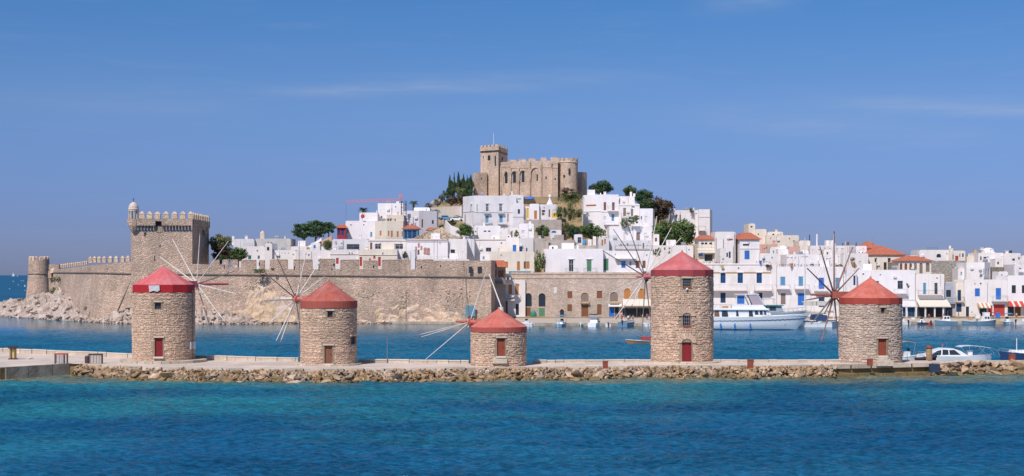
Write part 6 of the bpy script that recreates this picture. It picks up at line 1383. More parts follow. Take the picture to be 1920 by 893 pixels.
tree('green shrub on the white wing roof right of the crane', 808, 826, 393, 401, 425, M_leaf, 'bush', 'shrub', 'shrub')
tree('dark plant by the white corner house behind the battlements', 755, 764, 470, 486, 375.5, M_leaf2, 'bush', 'shrub', 'shrub')
for k in range(4):
    tree(('leftmost','second','third','rightmost')[k]+' clipped green plant in the hedge along the warehouse roof edge', 990+k*11, 1002+k*11, 512, 520, 372.5, M_leaf, 'bush', 'planter_bush', 'plant', 'hedge plants on the warehouse roof')
def palm(label, px, y0, y1, wpx, Y, thick=.28, n=18, m=M_leaf2):
    c = P(px, y1+wpx*.25, Y); base = P(px, y0, Y); t = thing('palm_tree', label, 'palm', base, group='palms on the hill'); b = MB()
    b.cyl(base-Vector((0, 0, 2)), c, thick*1.15, thick, 8); b.build('trunk', M_bark, t); L_ = wpx/2/F*Y*1.08; rr = random.Random(int(px))
    for k in range(n):
        a = 2*PI*k/n+rr.uniform(-.15, .15); el = rr.uniform(-.25, 1.2); b = MB(); pr = None
        for j in range(8):
            s = j/7; p = c+Vector((math.cos(a)*L_*s*math.cos(el*.7), math.sin(a)*L_*s*math.cos(el*.7), L_*(s*math.sin(el)*.9-s*s*(.55))))
            if pr is not None:
                d = (p-pr).normalized(); sd = d.cross(Vector((0, 0, 1))).normalized(); wl = L_*.42*math.sin(PI*min(.95, s+.08))
                for sg in (-1, 1):
                    for q in (0, .5):
                        o = pr+(p-pr)*q; b.quad(o, o+d*L_*.06, o+sd*sg*wl+d*L_*.10-Vector((0, 0, wl*.35)), tone=rr.random())
            pr = p
        b.build('frond', m, t)
palm('small palm on the white roof under the crane arm', 681, 402, 387, 23, 415)
palm('palm on the white roof just right of the crane mast', 775.5, 394, 374, 22, 424)
palm('large shaggy olive palm in front of the round end of the castle', 1068, 402, 356, 56, 428, .4, 46, M_leaf3)
# bare rocks on the crest left of the castle
t = thing('crest_rocks', 'pinkish bare rocks on the crest of the hill left of the cypresses', 'rocks', P(820, 385, 458))
for k in range(16):
    px = r.uniform(800, 832); inst('rock', HH[k], t, P(px, lerp_tab([(800, 388), (832, 370)], px)+r.uniform(-1, 4), 456), (r.random(), r.random(), r.random()*6), (r.uniform(1, 2.4), r.uniform(.8, 1.6), r.uniform(.8, 2)))
# ---------------------------------------------------------------- boats
def hullmb(L, B, Hs, Hb, draft=.3, flare=.25, n=12, stern=.8, rake=.10):
    """loft: x from stern (-L/2) to bow (L/2). z0/z1 select a band of the side"""
    st = []
    for i in range(n+1):
        s = i/n; x = -L/2+L*s; w_ = B/2*(stern+(1-stern)*min(1, s*3))*(1-max(0, (s-.45)/.55)**2.2); w_ = max(w_, .02)
        top = Hs+(Hb-Hs)*s**2; wl = w_*(1-flare*(.3+.7*s)); k = 1-max(0, (s-.55)/.45)**2*rake
        sec = [(0, -draft), (wl*.6, -draft*.8), (wl, .0), (wl+(w_-wl)*.45, top*.5), (w_, top)]
        st.append([(x*(k if z <= 0 else k+(1-k)*z/top) if x > 0 else x, y, z) for y, z in sec])
    mb = MB(); m_ = len(st[0])
    for sg in (-1, 1):
        n0 = len(mb.v)
        for s in st: mb.v += [(x, y*sg, z) for x, y, z in s]
        for i in range(n):
            for j in range(m_-1): mb.f.append([n0+i*m_+j, n0+(i+1)*m_+j, n0+(i+1)*m_+j+1, n0+i*m_+j+1]); mb.t.append(.5); mb.m.append(0)
    mb.add([(x, y, z) for x, y, z in st[0]]+[(x, -y, z) for x, y, z in st[0][::-1]], [list(range(2*m_))])
    return mb, st
def deckmb(st, dz=-.06, inset=.96, s0=0, s1=99):
    mb = MB(); ss = st[s0:s1]
    for a, b in zip(ss, ss[1:]): mb.quad((a[-1][0], a[-1][1]*inset, a[-1][2]+dz), (b[-1][0], b[-1][1]*inset, b[-1][2]+dz), (b[-1][0], -b[-1][1]*inset, b[-1][2]+dz), (a[-1][0], -a[-1][1]*inset, a[-1][2]+dz))
    return mb
def rail(mb, st, h=.6, rr=.025, i0=0, i1=99, step=1):
    for sg in (-1, 1):
        pr = None
        for a in st[i0:i1:step]:
            p = Vector((a[-1][0], a[-1][1]*sg*.95, a[-1][2])); q = p+Vector((0, 0, h)); mb.cyl(p, q, rr, n=4)
            if pr is not None: mb.cyl(pr, q, rr, n=4)
            pr = q
def boat(label, px, Y, L, B, rz, hm=M_gel, Hs=.55, Hb=.85, kind='skiff', group=None, cm_=None, name='motorboat', cat='boat', stripe=None):
    t = thing(name, label, cat, (X(px, Y), Y, 0), math.radians(rz), group)
    mb, st = hullmb(L, B, Hs, Hb); mb.build('hull', hm, t, local=True, smooth=False)
    d = deckmb(st, -.22 if kind == 'skiff' else -.04); d.build('deck', M_frame if kind != 'skiff' else M_conc, t, local=True)
    g_ = MB()
    for sg in (-1, 1):
        for a, b in zip(st, st[1:]): g_.cyl((a[-1][0], a[-1][1]*sg, a[-1][2]), (b[-1][0], b[-1][1]*sg, b[-1][2]), .04*(1 if L < 9 else 1.6), n=5)
    g_.build('rub_rail', stripe or M_frame, t, local=True)
    if kind in ('skiff', 'console', 'bimini'):
        for x_ in (-L*.2, L*.08):
            b = MB(); b.box((x_, 0, Hs-.08), (.28, B*.8, .06)); b.build('seat', M_brown if kind == 'skiff' else M_frame, t, local=True)
        b = MB(); b.box((-L/2-.12, 0, Hs+.25), (.3, .32, .55)); b.box((-L/2-.12, 0, Hs-.25), (.16, .14, .7)); b.build('outboard_motor', M_black if len(label) % 2 else M_frame, t, local=True)
    if kind in ('console', 'bimini'):
        b = MB(); b.box((0, 0, Hs+.3), (.7, .7, .8)); b.build('console', M_frame, t, local=True)
        b = MB(); b.quad((.35, -.4, Hs+.7), (.35, .4, Hs+.7), (.15, .35, Hs+1.15), (.15, -.35, Hs+1.15)); b.quad((.37, -.4, Hs+.7), (.37, .4, Hs+.7), (.17, .35, Hs+1.15), (.17, -.35, Hs+1.15)); b.build('windscreen', M_glass, t, local=True)
    if kind == 'bimini' or cm_:
        b = MB(); zt = Hs+1.9; n_ = 6
        for i in range(n_):
            x0, x1 = -L*.32+L*.5*i/n_, -L*.32+L*.5*(i+1)/n_; z0_, z1_ = zt+.16*math.sin(PI*i/n_), zt+.16*math.sin(PI*(i+1)/n_)
            b.box8([(x0, -B*.42, z0_-.04), (x1, -B*.42, z1_-.04), (x1, B*.42, z1_-.04), (x0, B*.42, z0_-.04)], [(x0, -B*.42, z0_), (x1, -B*.42, z1_), (x1, B*.42, z1_), (x0, B*.42, z0_)])
        c_ = b.build('canopy', cm_ or M_frame, t, local=True); b = MB()
        for x_ in (-L*.32, L*.18):
            for sg in (-1, 1): b.cyl((x_*.6, sg*B*.42, Hs), (x_, sg*B*.42, zt), .03, n=5)
        b.build('canopy_frame', M_stl, c_, local=True)
    if kind == 'cabin':
        b = MB(); b.box8([(-L*.18, -B*.36, Hs-.1), (L*.24, -B*.3, Hs), (L*.24, B*.3, Hs), (-L*.18, B*.36, Hs-.1)], [(-L*.16, -B*.32, Hs+1.25), (L*.10, -B*.27, Hs+1.25), (L*.10, B*.27, Hs+1.25), (-L*.16, B*.32, Hs+1.25)])
        c_ = b.build('cabin', M_gel, t, local=True)
        for sg in (-1, 1):
            for q in (0, 1):
                b = MB(); x0 = -L*.13+q*L*.13; b.quad((x0, sg*(B*.345+.02), Hs+.6), (x0+L*.1, sg*(B*.33+.02), Hs+.6), (x0+L*.09, sg*(B*.31+.02), Hs+1.08), (x0, sg*(B*.325+.02), Hs+1.08)); b.build('window', M_glass, c_, local=True)
        b = MB(); b.quad((L*.215+.03, -B*.26, Hs+.5), (L*.215+.03, B*.26, Hs+.5), (L*.125+.03, B*.23, Hs+1.12), (L*.125+.03, -B*.23, Hs+1.12)); b.build('windscreen', M_glass, c_, local=True)
        b = MB(); rail(b, st, .5, .02, 7, 13); b.build('bow_rail', M_stl, t, local=True)
        b = MB(); b.cyl((-L*.1, 0, Hs+1.2), (-L*.1, 0, Hs+2.6), .03, n=5); b.build('mast', M_stl, t, local=True)
    return t, st
GQ = 'small boats moored along the quay'
for a in (('small white motorboat with a blue stripe moored just right of the short mill', 988, 330, 4.6, 1.9, 118, M_gel, .6, .9, 'console', GQ, None), ('white open boat with a blue canopy alone at the warehouse quay', 1053, 330, 5.0, 2.2, 70, M_hullb, .6, .9, 'console', GQ, M_blue2),
          ('tiny dark green tender beside the white fishing boat', 1090, 331, 2.2, 1.0, 80, M_teal, .4, .5, 'skiff', GQ, None), ('white and teal fishing boat with a black canopy in front of the arched doorway', 1115, 328.5, 6.5, 2.5, 75, M_gel, .9, 1.3, 'cabin', GQ, M_black),
          ('cluster boat with black outboard next to the fishing boat', 1138, 330, 3.8, 1.6, 95, M_gel, .45, .6, 'skiff', GQ, None), ('plump blue wooden boat moored below the gathered people', 1177, 329, 6.2, 3.1, 62, M_hullb, 1.0, 1.5, 'skiff', GQ, None),
          ('small white boat half hidden behind the tallest mill', 1210, 331, 3.6, 1.6, 100, M_gel, .5, .7, 'skiff', GQ, None), ('white motorboat just right of the last mill at the far quay', 1692, 343, 4.6, 1.8, 110, M_gel, .6, .9, 'console', GQ, None),
          ('dark and white speedboat below the cream awning', 1728, 343, 4.4, 2.1, 75, M_navy, .55, .8, 'console', GQ, None), ('white tender with red fender beside the speedboat', 1741, 344, 2.8, 1.3, 95, M_redp, .4, .5, 'skiff', GQ, None),
          ('long blue-grey cabin launch below the end of the cream awning', 1773, 342, 5.4, 2.2, 178, M_hullb, .8, 1.1, 'cabin', GQ, None), ('low blue-grey rowing boat left of the cabin skiff', 1817, 343, 3.7, 1.6, 180, M_hullb, .7, .95, 'skiff', GQ, None),
          ('large blue-grey fishing skiff pointing right, below the orange striped awning', 1849, 342, 5.2, 2.2, 8, M_hullb, .8, 1.25, 'cabin', GQ, None), ('dinghy with big blue outboards and a blue cover below the dark red shopfront', 1889, 342, 4.0, 2.2, 85, M_hullb, .7, .9, 'console', GQ, M_blue2),
          ('white and navy boat cut by the right edge of the view', 1921, 343, 5.0, 2.0, 20, M_gel, .7, 1.0, 'console', GQ, None)):
    boat(*a[:4], a[4], a[5], a[6], a[7], a[8], a[9], a[10], a[11])
# wooden boat with a red canopy in mid harbour
t, st = boat('long wooden boat with a red canopy drifting behind the tallest mill', 1208, 246, 6.6, 1.7, 182, mat('varnished_hull', (.28, .17, .09), .5, var=.2), .45, .75, 'skiff', None, None, 'wooden_boat')
b = MB(); b.box((-.9, 0, 1.15), (2.9, 1.3, .12)); b.box((-.9, .6, .95), (2.9, .06, .4)); b.box((-.9, -.6, .95), (2.9, .06, .4)); b.build('canopy', M_redp, t, local=True)
b = MB(); [b.cyl((x_, y_, .4), (x_, y_, 1.1), .03, n=4) for x_ in (-2.2, .4) for y_ in (-.55, .55)]; b.cyl((1.9, 0, .5), (1.9, 0, 1.9), .035, n=5); b.build('posts', M_blue, t, local=True)
# big white motor yacht
Y = 309.0; t = thing('motor_yacht', 'large white motor yacht with flybridge, moored to the right of the tallest mill', 'yacht', (X(1419, Y), Y, 0), math.radians(-5)); L_ = 23.0; B_ = 5.6
mb, st = hullmb(L_, B_, 2.75, 3.55, .5, .42, 20, .9, .26); mb.build('hull', M_gel, t, local=True, smooth=True)
b = MB(); n_ = 20
for sg in (-1, 1):
    for a, c_ in zip(st, st[1:]):
        b.quad((a[2][0], sg*(a[2][1]+.04), -.1), (c_[2][0], sg*(c_[2][1]+.04), -.1), (c_[2][0], sg*(c_[2][1]+.05), .28), (a[2][0], sg*(a[2][1]+.05), .28))
b.build('boot_stripe', M_navy, t, local=True)
b = MB()
for sg in (-1, 1):
    for a, c_ in zip(st, st[1:]):
        za, zc = a[4][2]*.70, c_[4][2]*.74
        wa, wc = a[3][1]+(a[4][1]-a[3][1])*.42, c_[3][1]+(c_[4][1]-c_[3][1])*.48
        b.cyl((a[3][0]+(a[4][0]-a[3][0])*.4, sg*(wa+.02), za), (c_[3][0]+(c_[4][0]-c_[3][0])*.45, sg*(wc+.02), zc), .07, n=5)
b.build('rubbing_strake', M_navy, t, local=True)
deckmb(st, -.35).build('deck', M_frame, t, local=True)
lx = lambda px: (px-1419)/F*Y
def bxx(name, x0, x1, hy, z0, z1, m, par, rk=0): b = MB(); b.box8([(x0, -hy, z0), (x1, -hy, z0), (x1, hy, z0), (x0, hy, z0)], [(x0, -hy*.96, z1), (x1-rk, -hy*.92, z1), (x1-rk, hy*.92, z1), (x0, hy*.96, z1)]); return b.build(name, m, par, local=True)
zd = 2.5; ch = bxx('deckhouse', lx(1335), lx(1449), 2.1, zd, 4.45, M_gel, t, 1.3)
bxx('wheelhouse_roof', lx(1322), lx(1440), 2.45, 4.455, 4.7, M_gel, t, .3)
for x0, x1, z0, z1 in ((1339, 1349, 2.9, 4.2), (1353, 1365, 2.9, 4.2), (1379.5, 1384.5, 3.0, 4.2), (1403, 1411, 2.95, 4.2), (1414, 1421, 3.35, 4.2), (1423, 1429, 3.35, 4.2), (1431, 1435.5, 3.35, 4.2)):
    for sg in (-1, 1): b = MB(); hy = 2.1; k = lambda z: hy*(1-.06*(z-zd)/1.95)+.03; b.quad((lx(x0), sg*k(z0), z0), (lx(x1), sg*k(z0), z0), (lx(x1)-.2, sg*k(z1), z1), (lx(x0), sg*k(z1), z1)); b.build('window', M_glass if x0 > 1340 else M_brown, ch, local=True)
for q in range(3): b = MB(); y0 = -1.7+q*1.2; x_ = lambda z: lx(1449)-1.3*(z-zd)/1.95+.03; b.quad((x_(3.3), y0, 3.3), (x_(3.3), y0+1, 3.3), (x_(4.2), y0+1, 4.2), (x_(4.2), y0, 4.2)); b.build('front_window', M_glass, ch, local=True)
fb = bxx('flybridge', lx(1372), lx(1436), 2.0, 4.705, 5.5, M_gel, t, .9)
b = MB(); b.quad((lx(1431), -1.8, 5.4), (lx(1431), 1.8, 5.4), (lx(1418), 1.6, 7.7), (lx(1418), -1.6, 7.7)); b.quad((lx(1431), -1.82, 5.4), (lx(1410), -1.82, 5.4), (lx(1402), -1.62, 7.6), (lx(1418), -1.62, 7.7)); b.quad((lx(1431), 1.82, 5.4), (lx(1410), 1.82, 5.4), (lx(1402), 1.62, 7.6), (lx(1418), 1.62, 7.7)); b.build('clear_screen', plain('tinted_screen', (.42, .34, .36), .2), fb, local=True)
b = MB(); b.box((lx(1400), 0, 7.8), (5.2, 3.5, .14)); ht_ = b.build('hardtop', M_gel, t, local=True)
b = MB()
for sg in (-1, 1):
    b.cyl((lx(1434), sg*1.85, 5.4), (lx(1419), sg*1.65, 7.75), .09, n=6); b.cyl((lx(1408), sg*1.9, 4.7), (lx(1396), sg*1.7, 7.75), .13, n=6); b.cyl((lx(1381), sg*1.9, 4.7), (lx(1381), sg*1.7, 7.75), .05, n=5)
b.build('frame', M_gel, ht_, local=True)
b = MB(); b.lathe([(0, 0), (.4, .05), (.42, .3), (.2, .45), (0, .48)], (lx(1410), 0, 7.95), 12); b.cyl((lx(1404), .5, 7.87), (lx(1403), .5, 9.0), .03, n=4); b.build('radar_dome', M_gel, ht_, local=True)
b = MB(); rail(b, st, .75, .03, 11, 21); b.build('bow_rail', M_stl, t, local=True)
b = MB()
for sg in (-1, 1):
    pr = None
    for px in range(1326, 1380, 9):
        p = Vector((lx(px), sg*2.2, 4.7)); q = p+Vector((0, 0, .8)); b.cyl(p, q, .025, n=4)
        if pr is not None: b.cyl(pr, q, .025, n=4)
        pr = q
b.build('upper_rail', M_stl, t, local=True)
for px in (1350.5, 1376.5, 1405): b = MB(); w_ = B_/2*.93; b.lathe([(0, 0), (.17, .12), (.17, .95), (.05, 1.1)], (lx(px), -w_-.12, .35), 10); b.cyl((lx(px), -w_-.1, 1.4), (lx(px), -w_+.1, 2.7), .02, n=3); b.build('fender', M_blue, t, local=True)
b = MB(); b.lathe([(0, -.1), (.12, 0), (0, .1)], (lx(1470), -1.55, 1.2), 8); b.build('anchor', M_iron, t, local=True)
b = MB(); b.box((lx(1360), -.8, 5.0), (1.3, .7, .4)); b.build('life_raft', M_canvo, t, local=True); b = MB(); b.box((lx(1345), -.5, 5.1), (.5, .5, .7)); b.build('deck_chair', M_frame, t, local=True)
# second, greyer yacht behind
Y = 324; t = thing('motor_yacht', 'grey-blue hulled motor yacht lying behind the large white one', 'yacht', (X(1443, Y), Y, 0), math.radians(-4)); mb, st = hullmb(17, 4.4, 2.9, 3.9, .5, .45, 16, .9, .26); mb.build('hull', M_hullg, t, local=True, smooth=True)
deckmb(st, -.3).build('deck', M_frame, t, local=True)
c_ = bxx('deckhouse', -5, 3.5, 1.6, 2.6, 4.9, M_hullg, t, 1.0); bxx('roof', -5.4, 3.0, 1.9, 4.905, 5.1, M_teal, t)
for x0 in (-4.3, -2.2, -.2): b = MB(); [b.quad((x0, sg*1.62, 3.9), (x0+1.5, sg*1.62, 3.9), (x0+1.4, sg*1.58, 4.8), (x0, sg*1.58, 4.8)) for sg in (-1, 1)]; b.build('window', M_glass, c_, local=True)
b = MB(); rail(b, st, .8, .03, 8, 17); b.build('bow_rail', M_stl, t, local=True)
b = MB(); [b.cyl((x_, y_, 5.3), (x_, y_, 6.5), .04, n=4) for x_ in (-4, -1.5, 1) for y_ in (-1.4, 1.4)]; b.box((-1.5, 0, 6.5), (5.4, 3, .08)); b.build('bridge_frame', M_stl, t, local=True)
# sailing boats left of the fifth mill
def sailboat(label, px, Y, L, rz, mast_top, hm, cover, Hs=1.0, cab=M_gel):
    t, st = boat(label, px, Y, L, L*.3, rz, hm, Hs, Hs*1.35, 'plain', 'sailing boats moored near the brown-poled mill', None, 'sailing_boat', 'sailing boat')
    b = MB(); b.box8([(-L*.25, -L*.09, Hs), (L*.2, -L*.07, Hs), (L*.2, L*.07, Hs), (-L*.25, L*.09, Hs)], [(-L*.25, -L*.08, Hs+.55), (L*.12, -L*.06, Hs+.5), (L*.12, L*.06, Hs+.5), (-L*.25, L*.08, Hs+.55)]); k = b.build('cabin', cab, t, local=True)
    b = MB(); [b.quad((-L*.2, s*(L*.086+.02), Hs+.15), (L*.12, s*(L*.074+.02), Hs+.15), (L*.1, s*(L*.07+.02), Hs+.4), (-L*.2, s*(L*.083+.02), Hs+.4)) for s in (-1, 1)]; b.build('window', M_glass, k, local=True)
    zt = Z(mast_top, Y); b = MB(); b.cyl((L*.08, 0, Hs), (L*.08, 0, zt), .10, .07, 6); b.cyl((L*.08, -.9, Hs+(zt-Hs)*.6), (L*.08, .9, Hs+(zt-Hs)*.6), .04, n=4); m_ = b.build('mast', M_frame, t, local=True)
    b = MB(); b.cyl((L*.08, 0, zt), (L*.49, 0, Hs*1.3), .018, n=3); b.cyl((L*.08, 0, zt), (-L*.49, 0, Hs), .018, n=3); [b.cyl((L*.08, 0, zt), (L*.05, s*L*.14, Hs), .018, n=3) for s in (-1, 1)]; b.build('rigging', M_stl, m_, local=True)
    b = MB(); b.cyl((L*.08, 0, Hs+2.3), (-L*.4, 0, Hs+2.2), .2, .24, 8); b.cyl((L*.06, 0, Hs+2.6), (-L*.36, 0, Hs+2.45), .34, .2, 8); b.build('furled_sail', cover, t, local=True)
    b = MB(); rail(b, st, .6, .02, 8, 13); b.build('pulpit', M_stl, t, local=True)
    b = MB(); b.box((-L*.28, 0, Hs+1.1), (L*.26, L*.2, 1.3), taper=.85); b.build('spray_hood', M_navy, t, local=True)
sailboat('white sailing boat with a cream furled sail between the yachts and the brown poles', 1516, 326, 10.5, 172, 446, M_gel, M_awn, 1.0)
sailboat('blue-grey sailing boat with tall white mast nearest the rightmost mill', 1556, 329, 11, 4, 439, M_hullb, M_awn, 1.1)
sailboat('sailing boat with a reddish deck and brown mast hidden behind the rightmost mill', 1592, 334, 10, 176, 453, M_gel, M_brown, 1.0, M_redp)
b = MB(); b.box((X(1540, 336), 336, Z(566, 336)), (9, 2.5, .25)); b.box((X(1540, 336), 334.8, Z(570, 336)), (9, .1, .8)); [b.cyl((X(q, 336), 335, .6), (X(q, 336), 335, Z(566, 336)), .05, n=4) for q in (1508, 1540, 1572)]; tag(b.build('quay_awning', M_awn), 'long cream canvas shelter on the quay behind the sailing boats', 'awning')
# boats moored just behind the right end of the mole
Y = 187; boat('white boat with a tan sun canopy, directly right of the last mill', 1700, Y, 4.6, 2.0, 12, M_gel, 1.15, 1.5, 'bimini', None, M_tan)
t = thing('inflatable_dinghy', 'dark navy dinghy moored in front of the white cabin cruiser', 'dinghy', (X(1736.5, 179), 179, 0), 0); mb, st = hullmb(2.6, 1.3, 1.35, 1.65, .2, .1); mb.build('hull', M_navy, t, local=True)
b = MB(); [b.cyl((a[-1][0], a[-1][1]*sg, a[-1][2]), (c_[-1][0], c_[-1][1]*sg, c_[-1][2]), .14, n=7) for sg in (-1, 1) for a, c_ in zip(st, st[1:])]; b.build('tube', plain('plum_rubber', (.05, .025, .04)), t, local=True)
Y = 186; t = thing('cabin_cruiser', 'sleek white cabin cruiser with wraparound dark windows behind the mole', 'boat', (X(1768, Y), Y, 0), math.radians(186)); mb, st = hullmb(7.4, 2.6, 1.3, 1.45, .3, .3, 14); mb.build('hull', M_gel, t, local=True, smooth=True)
deckmb(st, .0).build('deck', M_gel, t, local=True)
prof = [(-3.1, 1.35), (-2.1, 2.0), (-1.1, 2.32), (.3, 2.38), (1.2, 2.15), (2.0, 1.75), (2.9, 1.45)]
b = MB()
for (xa, za), (xb, zb) in zip(prof, prof[1:]):
    b.quad((xa, -.8, za), (xb, -.8, zb), (xb, .8, zb), (xa, .8, za))
    for sg in (-1, 1): b.quad((xa, sg*1.05, 1.3), (xb, sg*1.05, 1.3), (xb, sg*.8, zb), (xa, sg*.8, za))
k = b.build('cabin', M_gel, t, local=True, smooth=False)
for pts in (((-2.0, 1.5), (-.5, 1.5), (-.5, 2.12), (-1.2, 2.15)), ((-.35, 1.5), (.5, 1.5), (.4, 2.2), (-.35, 2.15)), ((.7, 1.5), (2.2, 1.42), (1.2, 2.0), (.6, 2.15))):
    for sg in (-1, 1): b = MB(); b.quad(*[(x_, sg*(1.06-.25*(z_-1.3)/1.05+.015), z_) for x_, z_ in pts]); b.build('window', M_glass, k, local=True)
b = MB(); b.cyl((.1, 0, 2.3), (.1, 0, 2.9), .05, n=5); b.cyl((-.3, .3, 2.3), (-.5, .3, 3.2), .015, n=3); b.build('antenna', M_stl, t, local=True); b = MB(); b.box((-.05, 0, 2.75), (.04, .3, .22)); b.build('flag', M_redp, t, local=True)
b = MB(); rail(b, st, .45, .02, 9, 15); b.build('bow_rail', M_stl, t, local=True)
Y = 188; t = thing('motorboat', 'white open boat with a long curved sun top frame at the right', 'boat', (X(1826, Y), Y, 0), math.radians(4)); mb, st = hullmb(5.0, 2.1, 1.3, 1.5, .3, .25); mb.build('hull', M_gel, t, local=True, smooth=True); deckmb(st, -.05).build('deck', M_gel, t, local=True)
b = MB(); pr = [(-2.2, 2.45), (-1.6, 2.6), (-.5, 2.62), (.8, 2.5), (2.0, 2.3)]
for (xa, za), (xb, zb) in zip(pr, pr[1:]): b.box8([(xa, -.9, za-.05), (xb, -.9, zb-.05), (xb, .9, zb-.05), (xa, .9, za-.05)], [(xa, -.9, za), (xb, -.9, zb), (xb, .9, zb), (xa, .9, za)])
k = b.build('sun_top', M_gel, t, local=True); b = MB()
for sg in (-1, 1):
    b.tube([(2.0, sg*.9, 2.3), (2.7, sg*.9, 2.0), (3.1, sg*.9, 1.5), (3.2, sg*.9, 1.2)], .045, 5); b.tube([(0.2, sg*.9, 2.55), (1.5, sg*.9, 1.3)], .035, 5); b.tube([(-2.1, sg*.9, 2.4), (-1.2, sg*.9, 1.3)], .035, 5); b.tube([(1.2, sg*.9, 2.45), (.3, sg*.9, 1.3)], .03, 5)
b.build('frame', M_stl, k, local=True)
b = MB(); b.box((-.6, 0, 1.6), (.6, .6, .7)); b.cyl((-.6, 0, 1.9), (-.6, 0, 2.5), .05, n=5); b.build('console', M_frame, t, local=True)
Y = 189; t = thing('sailing_boat', 'navy hulled boat with white deck and bare mast at the right edge', 'boat', (X(1912, Y), Y, 0), math.radians(176)); mb, st = hullmb(5.4, 2.0, 1.45, 1.8, .3, .3); mb.build('hull', M_navy, t, local=True); deckmb(st, .02, 1.02).build('deck', M_gel, t, local=True)
b = MB(); b.box((.2, 0, 1.75), (2.4, 1.2, .4), taper=.85); b.build('cabin', M_gel, t, local=True); b = MB(); b.cyl((.4, 0, 1.7), (.4, 0, 3.5), .06, n=6); b.build('mast', M_frame, t, local=True); b = MB(); rail(b, st, .4, .02, 6, 13); b.build('rail', M_stl, t, local=True)
for q, (px, Y, s) in enumerate(((1691, 181, 1), (1701, 181, 1))):
    b = MB(); b.cyl((X(px, 175.3), 175.3, 1.45), (X(px, 175.3), 175.3, 2.25), .03, n=4); tag(b.build('mooring_post', M_iron), ('thin mooring post nearest the last mill, before the tan canopy boat', 'second thin mooring post, before the tan canopy boat')[q], 'post')
# far sails out at sea
for q, (px, py, s, sail) in enumerate(((25, 517.3, 5.5, 1), (33, 517.6, 3.5, 0), (25, 528, 3.2, 0), (40, 527, 2.6, 0), (44, 527.2, 2.4, 0), (34.5, 534.5, 3.0, 0), (46.5, 537.5, 3.0, 1), (18, 542, 3, 0), (47, 545, 2.8, 0))):
    Y = H*F/(py-HZ); Y = min(Y, 14000); sc = s/F*Y
    t = thing('distant_boat', ('large white sailing boat far out on the horizon', 'small craft beside the sailing boat on the horizon', 'white speck of a boat left of centre in the open sea', 'white boat speck just under the horizon boats', 'rightmost of two tiny boats under the horizon', 'tiny white boat in the middle of the open sea group', 'little sailing boat with raised sail near the round tower', 'lowest left white boat in the open sea', 'lowest white boat beside the round tower')[q], 'boat', (X(px, Y), Y, 0), group='distant boats on the open sea')
    mb, st = hullmb(sc, sc*.3, sc*.1, sc*.14, .3); mb.build('hull', M_gel, t, local=True); b = MB()
    if sail: b.quad((-sc*.05, 0, sc*.12), (-sc*.4, .05, sc*.16), (-sc*.06, .05, sc*1.25)); b.quad((.02*sc, 0, sc*.12), (sc*.42, .05, sc*.14), (0, .05, sc*1.1)); b.build('sail', M_gel, t, local=True); b = MB(); b.cyl((0, 0, 0), (0, 0, sc*1.3), sc*.02, n=4); b.build('mast', M_gel, t, local=True)
    else: b.box((0, 0, sc*.2), (sc*.4, sc*.2, sc*.2)); b.build('cabin', M_gel, t, local=True)
